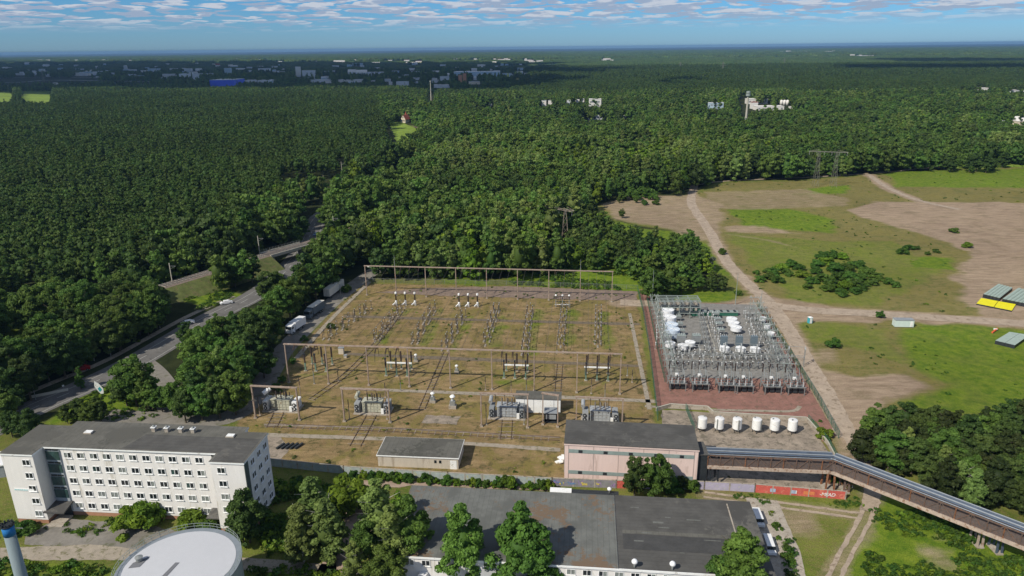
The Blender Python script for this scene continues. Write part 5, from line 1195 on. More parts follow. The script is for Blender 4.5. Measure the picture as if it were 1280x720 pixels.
# ================================================================== distant buildings
KEEP = []                                    # picture areas that trees must leave open
TB = {}
def farb(lab, x, y, wpx, hpx, wall, roof, gable=False, depth=.5, name='building', cat='building', grp=None, rot=0.0, pad=1.4):
    hpx = hpx*(1.3 if y < 112 else 1.3); wpx = wpx*(1.12 if y > 112 else 1); p_ = P(x, y); s = scl(x, y); w, h = wpx*s, hpx*s; d = max(8, w*depth); t = thing(name, lab, cat, (p_.x, p_.y, 0), rot, grp)
    hw_ = h*.8 if gable else h
    b = MB().box(0, d/2, 0, w, d, hw_, wall); b.build('wall', t)
    if gable: MB().add([(-w/2-.3, -.3, hw_), (w/2+.3, -.3, hw_), (w/2+.3, d+.3, hw_), (-w/2-.3, d+.3, hw_), (-w/2-.3, d/2, h*1.35), (w/2+.3, d/2, h*1.35)], [(0, 1, 5, 4), (2, 3, 4, 5), (0, 4, 3), (1, 2, 5), (0, 3, 2, 1)], roof).build('roof', t)
    else: MB().box(0, d/2, h, w+.6, d+.6, .5, roof).build('roof', t)
    if w > 14 and h > 5 and y > 125:
        n = min(6, max(2, int(w/6))); r = min(2, max(1, int(h/4.2)))
        for i in range(n):
            for j in range(r): MB().box(-w/2+(i+.5)*w/n, -.06, h/r*(j+.35)*.95, w/n*.45, .1, h/r*.35, GREY).build('window', t)
    KEEP.append(([(x-wpx/2-pad, y-hpx-.6), (x+wpx/2+pad, y-hpx-.6), (x+wpx/2+pad, y-hpx*.25-.2), (x-wpx/2-pad, y-hpx*.25-.2)], p_.y))
    return t
FW1 = M('far_white_wall', (0.72, 0.7, 0.68), .06, .05); FG = M('far_grey_wall', (0.62, 0.65, 0.7), .1, .05); FR = M('red_tile_roof', (0.3, 0.08, 0.05), .2, .3); FGR = M('far_grey_roof', (0.58, 0.6, 0.63), .1, .05)
FB = M('blue_hall_cladding', (0.05, 0.1, 0.75), .08, .05, .5); FO = M('orange_brick_tower', (0.5, 0.24, 0.14), .1, .1); FC = M('far_cream_wall', (0.65, 0.58, 0.46), .08, .05); FLB = M('far_pale_blue_wall', (0.42, 0.55, 0.66), .08, .05)
farb('large bright blue hall with pale grey roof at the town edge', 278, 109.5, 30, 7, FB, FGR, depth=1.3)
farb('long low grey-roofed hall right of the bright blue hall', 318, 104, 44, 2.5, FGR, FGR)
for lab, x, y, w, h, wl, rf, g in [
    ('wide grey hall left of the bright blue hall', 211, 98, 15, 4, FGR, FGR, 0), ('wide pale hall with ribbed front left of the blue hall', 237, 99, 25, 5, FG, FGR, 0),
    ('bluish white cube building above the blue hall', 285, 94, 8, 6.5, FLB, FGR, 0), ('small white house with red roof on the town skyline', 272, 84, 5, 2.5, FW1, FR, 1),
    ('row of pale flats above the blue hall', 330, 91, 14, 4, FG, FGR, 0), ('white tower block in the town centre', 373, 95, 6, 8.5, FW1, FGR, 0), ('stepped white building right of the white tower block', 386, 99, 15, 8, FG, FGR, 0),
    ('low white hall right of the stepped building', 400, 103, 24, 2.5, FG, FGR, 0), ('long white shed at the forest edge below the town', 438, 103, 30, 2.5, FW1, FGR, 0),
    ('curved white warehouse roofs in the town, left one', 440, 95, 10, 4.5, FG, FW1, 1), ('curved white warehouse roofs in the town, middle one', 452, 95.5, 13, 4.5, FG, FW1, 1), ('curved white warehouse roofs in the town, right one', 470, 95.5, 20, 4, FG, FW1, 0),
    ('small white hall above the thin chimney', 507, 96, 7, 2, FG, FW1, 0), ('small white box building left of the long grey shed', 488, 106.5, 4, 3, FW1, FGR, 0), ('long grey shed before the town', 503, 107.5, 15, 4, FGR, FGR, 0),
    ('pale shed just above the chimney top', 544, 103.5, 9, 2.5, FGR, FGR, 0), ('long white roofed shed right of the chimney', 552, 110, 19, 3, FG, FW1, 0), ('grey town works with pale roof', 556, 101, 12, 4, FG, FGR, 0),
    ('huge pale blue-grey hall on the right side of the town', 596, 96, 58, 4.5, FLB, FGR, 0), ('long pale blue shed at the right end of the town', 634, 94.5, 12, 2, FLB, FGR, 0),
    ('orange brick block left half', 575.5, 105, 4.5, 8, FO, FO, 0), ('orange brick tower right of its shorter twin', 581, 105, 4, 9.5, FO, FO, 0), ('low tan hall at the foot of the orange tower', 593, 105.5, 14, 2.5, FC, FGR, 0),
    ('large white industrial roof beside the radio mast', 947, 130, 22, 4.5, FW1, FW1, 0), ('white plant building with reddish front below the large roof', 943, 136, 7, 6, FW1, FR, 0), ('long low white hall below the silos', 963, 138, 30, 3.5, FW1, FW1, 0),
    ('low white sheds right of the silos', 997, 136.5, 15, 2, FW1, FW1, 0), ('blue-grey glassy office block in the right wood', 895, 138, 16, 7, FLB, FG, 0),
    ('large bright white cube building in the wood', 744, 136, 13, 9, FW1, FW1, 0), ('low grey terrace below the bright white building', 744, 150, 16, 4, FG, FG, 0), ('long dark-roofed row of garages in the wood', 718, 147.5, 34, 2, FC, FG, 0),
    ('white house at the left of the woodland settlement', 680, 132.5, 5, 5, FW1, FGR, 0), ('mint white house second from the left of the settlement', 688, 131, 5, 4, FW1, FGR, 0), ('tiny white house under the second one', 692, 143, 5, 3, FW1, FGR, 0),
    ('grey white house in the middle of the settlement', 711, 130.5, 4, 4, FG, FW1, 0), ('left of two small bright roofs near the big white cube', 722, 129, 4, 3, FW1, FW1, 0), ('right of two small bright roofs near the big white cube', 728, 128, 4, 3, FW1, FW1, 0),
    ('white cottage alone to the right of the settlement', 763.5, 150, 4, 5, FW1, FW1, 0), ('left one of a pair of white roofs right of the settlement', 781, 149, 5, 3, FW1, FW1, 0), ('right one of a pair of white roofs right of the settlement', 787.5, 149, 4, 3, FW1, FW1, 0),
    ('long narrow white roof in the wood left of the settlement', 650, 141, 20, 1.6, FW1, FW1, 0), ('white building beside a small white tank in the wood', 602, 133.5, 10, 2.5, FW1, FW1, 0), ('white shed at the edge of the settlement', 636, 141.5, 9, 2, FW1, FW1, 0),
    ('white flat hall far in the right wood', 1228, 113.5, 13, 2.5, FW1, FW1, 0), ('wide pale hall at the right picture edge in the far wood', 1275, 117, 18, 3, FGR, FW1, 0), ('small white flat roof in the right wood', 1170, 147, 12, 2.5, FG, FW1, 0),
    ('pinkish house in the right wood', 1245, 154, 11, 4, FC, FR, 0), ('grey shed between the pinkish house and the cream gable', 1260, 156, 14, 3, FG, FGR, 0), ('cream gabled building at the right picture edge', 1276, 160, 12, 8, FC, FW1, 1),
    ('white flats on the left town edge', 69, 106, 5, 1.8, FW1, FGR, 0), ('tiny red-roofed row on the skyline', 630, 75.5, 16, 1.2, FW1, FR, 0)]:
    farb(lab, x, y, w, h, wl, rf, bool(g))
for k, (x, y, w, h) in enumerate([(6, 76.5, 4, 1.2), (50, 76.8, 6, 1.6), (60, 76.8, 5, 1.5), (84, 76.6, 5, 1.2), (95, 76.4, 9, 1.2), (108, 76.4, 6, 1.4), (116, 76.2, 5, 1.3), (129, 76.3, 5, 1.3), (137, 76.2, 5, 1.2), (338, 77.8, 9, .9), (350, 77.6, 5, .8), (392, 77.5, 7, .9), (424, 78.2, 14, 2.0), (470, 79, 10, .9), (504, 79, 10, 1.0), (517, 78.8, 8, .8), (547, 79, 6, .9), (618, 78.4, 5, 1.2), (660, 76, 9, 1), (673, 77, 5, 1), (755, 76, 6, 1), (765, 76, 4, 1), (990, 65.7, 10, .8), (1003, 65.6, 14, .9), (1015, 65.8, 8, .7), (1040, 65.8, 6, .6), (1068, 65.5, 5, .6), (1085, 70.4, 22, .7)]):
    farb('tiny pale building in the far sunlit suburb', x, y, w, h, FW1, FGR, grp='far sunlit suburb', pad=.5)
for k, (x, y, w, h) in enumerate([(35, 90, 3, 2), (42, 91, 3, 2), (50, 90.5, 2.5, 2.5), (54, 90, 2.5, 2), (27, 94, 4, 3), (92, 94.5, 4, 2.5), (97, 95, 4, 3), (102, 95, 4, 3.5), (107, 95, 3, 2.5), (111, 94.5, 3, 2), (103, 88, 5, 1.5), (134, 89, 5, 1), (122, 97, 4, 1), (141, 95, 3, 3), (195, 90, 8, 2), (300, 88, 10, 2), (312, 92, 6, 3), (345, 92, 8, 2.5), (352, 88.5, 6, 2), (408, 93, 6, 3), (418, 90, 6, 1.5), (466, 102.5, 6, 1.5), (520, 91.5, 12, 1.5), (532, 93.5, 4, 2), (545, 90.5, 10, 1.5), (690, 81, 7, .8)]):
    farb('small grey building in the shaded town', x, y, w, h, FG if k % 3 else FW1, FGR, grp='shaded town houses', pad=.5)
tr_b = random.Random(77)
for k in range(150):
    y = tr_b.choice((82, 84, 86, 88, 89, 91, 92, 94, 96, 98, 100, 102, 104)); x = tr_b.uniform(0, 655)
    if y > 97 and (x < 190 or 250 < x < 330): continue
    farb('small grey building in the shaded town', x, y, tr_b.uniform(2.5, 9), tr_b.uniform(1.1, 2.6), tr_b.choice((FG, FG, FW1, FLB)), tr_b.choice((FGR, FGR, FW1)), grp='shaded town houses', pad=.4, gable=tr_b.random() < .3)
for k in range(34):
    y = tr_b.choice((74.5, 75.5, 76.5, 77.5)); farb('tiny pale building in the far sunlit suburb', tr_b.uniform(0, 800), y, tr_b.uniform(2, 9), tr_b.uniform(.7, 1.3), FW1, tr_b.choice((FGR, FW1, FR)), grp='far sunlit suburb', pad=.3)
for k in range(22): farb('tiny building of the distant city on the right horizon', tr_b.uniform(960, 1130), tr_b.choice((65.2, 66, 67, 70)), tr_b.uniform(2, 6), tr_b.uniform(.6, 1.6), FW1, FGR, grp='distant city on the right horizon', pad=.3)
for k, x in enumerate((976.5, 980.2, 984)):
    p_ = P(x, 131.5); h = 6.5*scl(x, 131.5); tag(MB().lathe(0, 0, 0, [(2.3, 0), (2.3, h*.88), (.8, h)], FW1, 12).build('silo', None, True, (p_.x, p_.y, 0)), f'{ORD[k]} from the left of three white silos in the far wood', 'silo', 'three white silos')
KEEP.append(([(973, 124), (988, 124), (988, 131), (973, 131)], P(980, 131.5).y))
p_ = P(612, 134); h = 5*scl(612, 134); tag(MB().lathe(0, 0, 0, [(4, 0), (4, h*.8), (.8, h)], FW1, 14).build('water_tank', None, True, (p_.x, p_.y, 0)), 'small round white tank right of a white woodland building', 'tank'); KEEP.append(([(608, 129), (616, 129), (616, 133), (608, 133)], P(612, 134).y))
# gabled brick house by the clearing
p_ = P(504, 153.5); s = scl(504, 153.5); t = thing('gabled_house', 'cream gabled house with steep red roof and small tower beside the clearing', 'house', (p_.x, p_.y, 0), R(-25)); w, h, d = 6.5*s, 5.5*s, 10
MB().box(0, d/2, 0, w, d, h*.8, FC).add([(-w/2, 0, h*.8), (w/2, 0, h*.8), (0, 0, h*1.7), (-w/2, .05, h*.8), (w/2, .05, h*.8), (0, .05, h*1.7)], [(0, 1, 2), (5, 4, 3)], FC).build('wall', t)
MB().add([(-w/2-1, -.5, h*.72), (0, -.5, h*1.75), (0, d+1, h*1.75), (-w/2-1, d+1, h*.72)], [(0, 1, 2, 3)], FR).add([(w/2+1, -.5, h*.72), (w/2+1, d+1, h*.72), (0, d+1, h*1.75), (0, -.5, h*1.75)], [(0, 1, 2, 3)], FR).build('roof', t)
MB().box(-w*.3, d, 0, 2.6, 2.6, h*1.5, FC).lathe(-w*.3, d, h*1.5, [(2, 0), (1, 2), (.1, 5)], FR, 8).build('tower', t)
MB().box(-w*.2, -.08, h*.3, 1.4, .1, 2.2, GLASS).box(w*.2, -.08, h*.3, 1.4, .1, 2.2, GLASS).box(0, -.08, h*1.0, 1.2, .1, 2, GLASS).build('window', t)
KEEP.append(([(496, 136), (511, 136), (513, 152), (496, 152)], P(504, 153).y))
LAWN = M('bright_far_meadow', (0.17, 0.25, 0.03), .25, .02, .95)
for q, lab in ((((-40, 114), (12, 113.5), (15, 120), (12, 130), (-40, 131)), 'bright green clearing at the left picture edge'), (((30, 113.5), (62, 112.5), (65, 119), (60, 129), (27, 130)), 'bright green clearing right of the first one'), (((486, 152), (500, 153), (528, 164), (515, 172), (496, 178)), 'green clearing below the gabled house'), (((1180, 206), (1300, 203), (1300, 209), (1190, 211)), 'green strip before the far right wood')):
    sheet('meadow', W(*q), LAWN, .12, 1.5, 8, label=lab)
ribbon('path', W((499, 170), (505, 160), (520, 158), (528, 162)), 4, TRACK, .1, label='brown path by the gabled house')
hw_ = W((-40, 104), (10, 104.5), (35, 103), (60, 100.5), (140, 102), (200, 103)); ribbon('road', hw_, 14, M('pale_highway', (0.36, 0.36, 0.34), .1, .05), 2.0, label='pale distant highway curving past the left town')
ribbon('road', W((-40, 98.5), (20, 98), (55, 96.5), (110, 97.5), (190, 98.5)), 10, MATS['pale_highway'], 2.0, label='second distant carriageway behind the highway')
KEEP += [([(-40, 103), (40, 101), (70, 99.5), (190, 101), (190, 103), (60, 102), (35, 104.5), (-40, 106)], 1e9), ([(-40, 97), (55, 95.5), (120, 96.5), (120, 98), (56, 97.5), (-40, 99.5)], 1e9)]
# ================================================================== trees
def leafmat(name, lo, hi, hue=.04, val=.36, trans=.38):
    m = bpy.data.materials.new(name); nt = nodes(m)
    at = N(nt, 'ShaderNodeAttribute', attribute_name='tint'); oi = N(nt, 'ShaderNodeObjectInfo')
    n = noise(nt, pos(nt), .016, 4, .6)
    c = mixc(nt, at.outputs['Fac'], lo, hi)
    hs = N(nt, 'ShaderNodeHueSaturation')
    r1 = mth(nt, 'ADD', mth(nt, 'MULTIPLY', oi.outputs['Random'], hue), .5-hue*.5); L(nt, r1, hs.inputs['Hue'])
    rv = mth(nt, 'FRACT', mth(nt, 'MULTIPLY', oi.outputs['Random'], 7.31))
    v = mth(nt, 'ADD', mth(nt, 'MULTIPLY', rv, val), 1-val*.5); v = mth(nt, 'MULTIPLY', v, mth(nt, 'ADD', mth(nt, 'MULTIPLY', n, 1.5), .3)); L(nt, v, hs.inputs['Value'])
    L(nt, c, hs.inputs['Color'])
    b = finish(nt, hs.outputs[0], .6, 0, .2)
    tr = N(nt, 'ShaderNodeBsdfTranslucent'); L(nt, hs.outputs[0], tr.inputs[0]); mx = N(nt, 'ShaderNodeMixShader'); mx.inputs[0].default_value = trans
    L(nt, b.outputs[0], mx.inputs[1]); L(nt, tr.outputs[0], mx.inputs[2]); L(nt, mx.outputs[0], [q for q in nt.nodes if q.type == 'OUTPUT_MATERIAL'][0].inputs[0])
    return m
LM = {'broad': leafmat('broadleaf_foliage', (0.046, 0.092, 0.017), (0.138, 0.225, 0.042)),
      'dark': leafmat('dark_foliage', (0.032, 0.064, 0.016), (0.1, 0.16, 0.038)),
      'fresh': leafmat('fresh_foliage', (0.055, 0.11, 0.02), (0.165, 0.28, 0.05)),
      'deep': leafmat('olive_foliage', (0.022, 0.038, 0.01), (0.065, 0.088, 0.026)),
      'birch': leafmat('birch_foliage', (0.1, 0.15, 0.04), (0.24, 0.33, 0.085)),
      'pine': leafmat('pine_foliage', (0.038, 0.076, 0.017), (0.112, 0.175, 0.038), .03, .35),
      'lime': leafmat('lime_green_foliage', (0.08, 0.15, 0.012), (0.2, 0.3, 0.03), .03),
      'silver': leafmat('silver_grey_foliage', (0.08, 0.1, 0.07), (0.19, 0.22, 0.15), .02),
      'shrub': leafmat('shrub_foliage', (0.035, 0.08, 0.012), (0.1, 0.185, 0.03))}
BARK = M('bark', (0.1, 0.08, 0.06), .3, 2, .95); BIRCHB = M('birch_bark', (0.45, 0.43, 0.38), .3, 2, .9, stain=.4, c2=(0.08, 0.07, 0.06))
def ico(sub):
    bm = bmesh.new(); bmesh.ops.create_icosphere(bm, subdivisions=sub, radius=1); v = np.array([x.co[:] for x in bm.verts]); f = np.array([[q.index for q in p.verts] for p in bm.faces]); bm.free(); return v, f
ICO0, ICO1 = ico(1), ico(2)
PROF = {'round': lambda t: math.sin(math.pi*min(1, t*.92+.06))**.55, 'tall': lambda t: (math.sin(math.pi*min(1, t*.9+.06))**.6)*(1-.3*t), 'cone': lambda t: (1-t)**.75*.95+.08,
        'pine': lambda t: math.sin(math.pi*min(1, t*.85+.12))**.7*(1-.35*t), 'bush': lambda t: math.cos(t*1.45)**.5, 'ovate': lambda t: min(1, (t+.14)*2.8)*(1-t)**.55+.04, 'wide': lambda t: math.sin(math.pi*min(1, t*.75+.2))**.5}
def crown(seed, H, Rr, base, prof, lobes, leaves, leaf, mat, lobe_r=.33, core=ICO0, flat=.8, name='crown'):
    rs = np.random.RandomState(seed); V = []; Fq = []; Ft = []; T = []; nv = 0; f = PROF[prof]
    for i in range(lobes):
        t = (i+rs.rand())/lobes; a = rs.rand()*6.283; rr = f(t)*Rr
        rad = rr*(0.12+.86*rs.rand()**.5) if lobes > 3 else rr*.4*rs.rand()
        lr = Rr*lobe_r*(.7+.6*rs.rand())*(.55+.45*f(t))
        c = np.array([math.cos(a)*rad, math.sin(a)*rad, base+(H-base-lr*.8)*(t+.06*rs.normal())+lr*.3])
        tint0 = rs.rand()*.5
        if core is not None:
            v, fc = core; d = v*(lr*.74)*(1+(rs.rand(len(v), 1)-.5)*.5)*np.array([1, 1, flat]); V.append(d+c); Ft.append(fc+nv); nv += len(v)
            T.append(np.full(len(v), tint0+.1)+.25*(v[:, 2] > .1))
        if leaves:
            n = leaves; u = rs.normal(size=(n, 3)); u[:, 2] = np.abs(u[:, 2])*.9-.25; u /= np.linalg.norm(u, axis=1)[:, None]
            pc = c+u*lr*(.8+.38*rs.rand(n, 1))*np.array([1, 1, flat])
            nr = u+rs.normal(size=(n, 3))*.55; nr /= np.linalg.norm(nr, axis=1)[:, None]
            x = np.cross(nr, rs.normal(size=(n, 3))); x /= np.linalg.norm(x, axis=1)[:, None]; y = np.cross(nr, x)
            s = leaf*(.6+.8*rs.rand(n, 1))*.5
            q = np.stack([pc-x*s-y*s*.7, pc+x*s-y*s*.4, pc+x*s*.7+y*s, pc-x*s*.8+y*s*.8], 1)
            V.append(q.reshape(-1, 3)); Fq.append(np.arange(nv, nv+4*n).reshape(-1, 4)); nv += 4*n
            T.append(np.repeat(np.clip(tint0+.55*rs.rand(n), 0, 1), 4))
    if core is not None and lobes > 5:
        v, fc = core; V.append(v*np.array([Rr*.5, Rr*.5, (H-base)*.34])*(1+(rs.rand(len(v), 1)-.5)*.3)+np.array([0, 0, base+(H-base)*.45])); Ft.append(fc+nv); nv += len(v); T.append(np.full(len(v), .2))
    V = np.concatenate(V); T = np.concatenate(T); me = bpy.data.meshes.new(name)
    ft = np.concatenate(Ft) if Ft else np.zeros((0, 3), int); fq = np.concatenate(Fq) if Fq else np.zeros((0, 4), int)
    me.vertices.add(len(V)); me.vertices.foreach_set('co', V.astype(np.float32).ravel())
    me.loops.add(ft.size+fq.size); me.loops.foreach_set('vertex_index', np.concatenate([ft.ravel(), fq.ravel()]).astype(np.int32))
    me.polygons.add(len(ft)+len(fq)); ls = np.concatenate([np.arange(len(ft))*3, ft.size+np.arange(len(fq))*4]).astype(np.int32)
    me.polygons.foreach_set('loop_start', ls); me.update(calc_edges=True)
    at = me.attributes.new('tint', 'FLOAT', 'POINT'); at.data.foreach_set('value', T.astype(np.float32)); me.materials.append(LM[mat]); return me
def trunk(H, r, mat, seed, name='trunk', top=.75):
    rs = random.Random(seed); b = MB(); p = Vector((0, 0, 0)); n = 4
    for i in range(n):
        q = Vector((rs.uniform(-.15, .15)*i, rs.uniform(-.15, .15)*i, H*top*(i+1)/n)); b.tube(p, q, r*(1-.7*i/n), r*(1-.7*(i+1)/n), mat, 7, i == 0); p = q
        if i > 0:
            for k in range(2): a = rs.uniform(0, 6.28); L_ = H*.2; b.tube(q, q+Vector((math.cos(a)*L_, math.sin(a)*L_, L_*.8)), r*.35, r*.1, mat, 5, False)
    return b.mesh(name)
# near models: reference height / crown radius are real metres
KINDS = {}
def kind(key, name, H, mats, variants, tr, *a, **k):
    KINDS[key] = (name, H, [(crown(31*i+hash_(key), H, *a[:1], *a[1:], mat=mats, **k), trunk(H, tr[0], tr[1], i+5)) for i in range(variants)])
def hash_(s): return sum(ord(c)*(i+3) for i, c in enumerate(s)) % 997
kind('broad', 'broadleaf_tree', 12, 'broad', 4, (.28, BARK), 4.6, 2.2, 'round', 66, 105, .38, lobe_r=.23)
kind('dark', 'broadleaf_tree', 12, 'dark', 3, (.28, BARK), 4.2, 2.0, 'round', 64, 100, .37, lobe_r=.23)
kind('tall', 'broadleaf_tree', 14, 'broad', 3, (.28, BARK), 3.3, 1.6, 'ovate', 64, 100, .37, lobe_r=.25)
kind('deep', 'broadleaf_tree', 12, 'deep', 3, (.28, BARK), 4.4, 1.6, 'ovate', 60, 95, .38, lobe_r=.24)
kind('birch', 'birch_tree', 13, 'birch', 3, (.18, BIRCHB), 3.0, 1.4, 'ovate', 76, 90, .3, lobe_r=.22, flat=1.25)
kind('pine', 'pine_tree', 14, 'pine', 3, (.22, BARK), 2.7, 5.0, 'pine', 34, 60, .42, lobe_r=.3)
kind('conif', 'broadleaf_tree', 12, 'fresh', 3, (.25, BARK), 4.5, .5, 'ovate', 110, 90, .33, lobe_r=.18)
kind('lime', 'broadleaf_tree', 10, 'lime', 2, (.2, BARK), 3.4, 1.6, 'ovate', 46, 75, .44, lobe_r=.25)
kind('silver', 'willow_tree', 7, 'silver', 2, (.18, BARK), 4.2, .8, 'wide', 26, 110, .5, lobe_r=.3)
kind('shrub', 'shrub', 3.0, 'shrub', 4, (.08, BARK), 2.2, .2, 'bush', 14, 90, .38, lobe_r=.36)
kind('limeshrub', 'shrub', 3.0, 'lime', 3, (.06, BARK), 2.4, .2, 'bush', 14, 90, .38, lobe_r=.36)
tree_rnd = random.Random(21)
NTREES = 0
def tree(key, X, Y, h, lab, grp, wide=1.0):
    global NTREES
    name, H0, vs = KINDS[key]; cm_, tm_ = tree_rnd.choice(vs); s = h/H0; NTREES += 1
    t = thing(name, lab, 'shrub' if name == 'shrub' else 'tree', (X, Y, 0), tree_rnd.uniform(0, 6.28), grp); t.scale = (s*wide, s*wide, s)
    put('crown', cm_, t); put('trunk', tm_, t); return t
def tree_top(key, x, ytop, h, lab, grp=None, wide=1.0):
    p_ = P(x, ytop, h*.97); return tree(key, p_.x, p_.y, h, lab, grp, wide)
TAKEN = []
FG_TREES = [('birch', 386, 603, 14, 'tall loose birch left of the paved lane in the foreground', 1.35), ('birch', 372, 635, 12, 'shorter birch at the lower left of the birch group', 1.4), ('birch', 404, 628, 13, 'pale birch in the middle of the foreground birch group', 1.4), ('limeshrub', 430, 605, 6, 'bright green small tree behind the birches', 1.1),
    ('birch', 470, 608, 14, 'tall birch right of the paved lane', 1.5), ('birch', 488, 640, 13, 'broad birch between the lane and the dark tree at the hall corner', 1.4), ('lime', 497, 618, 7, 'yellow-green bushy tree at the left corner of the long hall', .9), ('broad', 458, 655, 9, 'green tree at the foot of the right birch', .9), ('conif', 510, 627, 14, 'dark spreading tree at the left front of the long hall', 1.0), ('birch', 440, 682, 8, 'low pale birch at the picture foot', 1.3), ('broad', 480, 690, 8, 'low green tree at the picture foot', 1.2),
    ('conif', 576, 639, 14.5, 'broad green tree, first of two in front of the long hall', 1.0), ('conif', 650, 640, 15, 'widest green tree, second of two in front of the long hall', 1.1), ('conif', 672, 662, 12, 'smaller green tree crowding the widest one', 1.0),
    ('conif', 930, 671, 13, 'dense green tree at the lower right corner of the long hall', 1.25), ('broad', 905, 700, 8, 'lower green tree left of the dense corner tree', 1.0),
    ('dark', 304, 619, 11, 'dark tree leaning on the right end of the office block', .95), ('dark', 300, 645, 7, 'low dark tree under the one at the office end', 1.1),
    ('dark', 795, 574, 10, 'left of the twin round trees in front of the pink hall', .78), ('broad', 823, 572, 10.5, 'right of the twin round trees in front of the pink hall', .8)]
for k_, x, y, h, lab, w in FG_TREES:
    t = tree_top(k_, x, y, h, lab, None, w); TAKEN.append((t.location.x, t.location.y))
for k_, x, y, h, lab, w in [('limeshrub', 160, 640, 4.2, 'bright green bush in front of the office facade, left of two', 1.1), ('limeshrub', 178, 634, 4.5, 'bright green bush joined to the left one at the office facade', 1.1), ('limeshrub', 242, 642, 3.4, 'bright green bush by the right office canopy', 1.2), ('shrub', 260, 648, 2.4, 'small bush under the right office canopy', 1.2),
        ('dark', 852, 596, 3.4, 'dark low bush right of the twin trees at the pink hall', 1.0), ('shrub', 866, 600, 2.6, 'small dark bush at the right corner of the pink hall', 1.1), ('shrub', 838, 600, 2.8, 'small dark bush between the twin trees and the pink hall corner', 1.1), ('shrub', 26, 652, 2.4, 'low bush at the left corner of the office block', 1.2), ('shrub', 36, 656, 2, 'smaller low bush at the left corner of the office block', 1.2),
        ('lime', 432, 612, 7, 'bright tree where the paved lane meets the wall', .9), ('shrub', 1040, 396, 2.6, 'x', 1), ('shrub', 1101, 389, 2.4, 'lone bush on the sandy road verge', 1.0), ('shrub', 1043, 424, 2.8, 'round lone bush in the dry meadow below the toilet', 1.0),
        ('limeshrub', 1030, 536, 2.2, 'bright bush at the lower corner of the red gravel', 1.2), ('shrub', 1045, 590, 2.4, 'bush beside the bend of the pipe bridge', 1.3)]:
    if lab == 'x': continue
    tree_top(k_, x, y, h, lab, None, w)
# dark wood beside the pipe bridge, rows from its far edge toward the bridge
def outl(x):
    pts_ = [(1075, 545), (1088, 524), (1105, 512), (1125, 508), (1150, 510), (1180, 511), (1205, 520), (1222, 528), (1238, 508), (1262, 500), (1300, 496)]
    for i in range(len(pts_)-1):
        if pts_[i][0] <= x <= pts_[i+1][0]: return pts_[i][1]+(pts_[i+1][1]-pts_[i][1])*(x-pts_[i][0])/(pts_[i+1][0]-pts_[i][0])
    return 500
for row in range(9):
    x = 1080+tree_rnd.uniform(0, 10)
    while x < 1312:
        yt = outl(x)+row*15+tree_rnd.uniform(-4, 6); h = tree_rnd.uniform(6.5, 10) if row < 6 else tree_rnd.uniform(4.5, 7)
        if yt < 556+.375*(x-1060)-14-h*.6:
            k_ = tree_rnd.choice(('dark', 'dark', 'deep', 'deep', 'deep', 'broad', 'birch')); tree_top(k_, x, yt, h, {'dark': 'dark green', 'broad': 'rounded green', 'deep': 'very dark olive', 'birch': 'pale feathery'}[k_]+' tree in the dense wood at the right beside the pipe bridge', 'wood beside the pipe bridge, '+k_, 1.12)
        x += tree_rnd.uniform(13, 20)
for k, (x, y, h) in enumerate([(1118, 196, 9), (1180, 193, 12), (1190, 197, 11), (1196, 200, 8), (1215, 195, 12), (1224, 193, 13), (1236, 196, 12), (1244, 199, 9), (1256, 192, 11), (1279, 190, 10), (1150, 200, 5), (1165, 208, 4), (1240, 206, 4), (1215, 208, 5), (1060, 207, 5), (1028, 212, 4), (1072, 205, 4), (778, 240, 6), (790, 236, 7), (802, 233, 7), (812, 236, 6), (774, 246, 4), (818, 242, 4), (795, 246, 4), (806, 250, 3), (778, 262, 5), (820, 250, 3)]):
    tree_top('dark' if h > 8 else ('broad' if k % 2 else 'shrub'), x, y, h, 'rounded tree or bush standing free along the far edge of the field', 'free standing trees on the far field edge', 1.0)
# weeds along the painted wall
a, b = P(432, 595), P(690, 610)
for k in range(34):
    q = a.lerp(b, (k+tree_rnd.random()*.6)/34); tree('limeshrub' if k % 3 == 0 else 'shrub', q.x, q.y-.9, tree_rnd.uniform(1.0, 2.3) if k not in (26, 27, 32) else 2.6, 'green weed bush growing against the pale blue painted wall', 'bushes along the painted wall', .75)
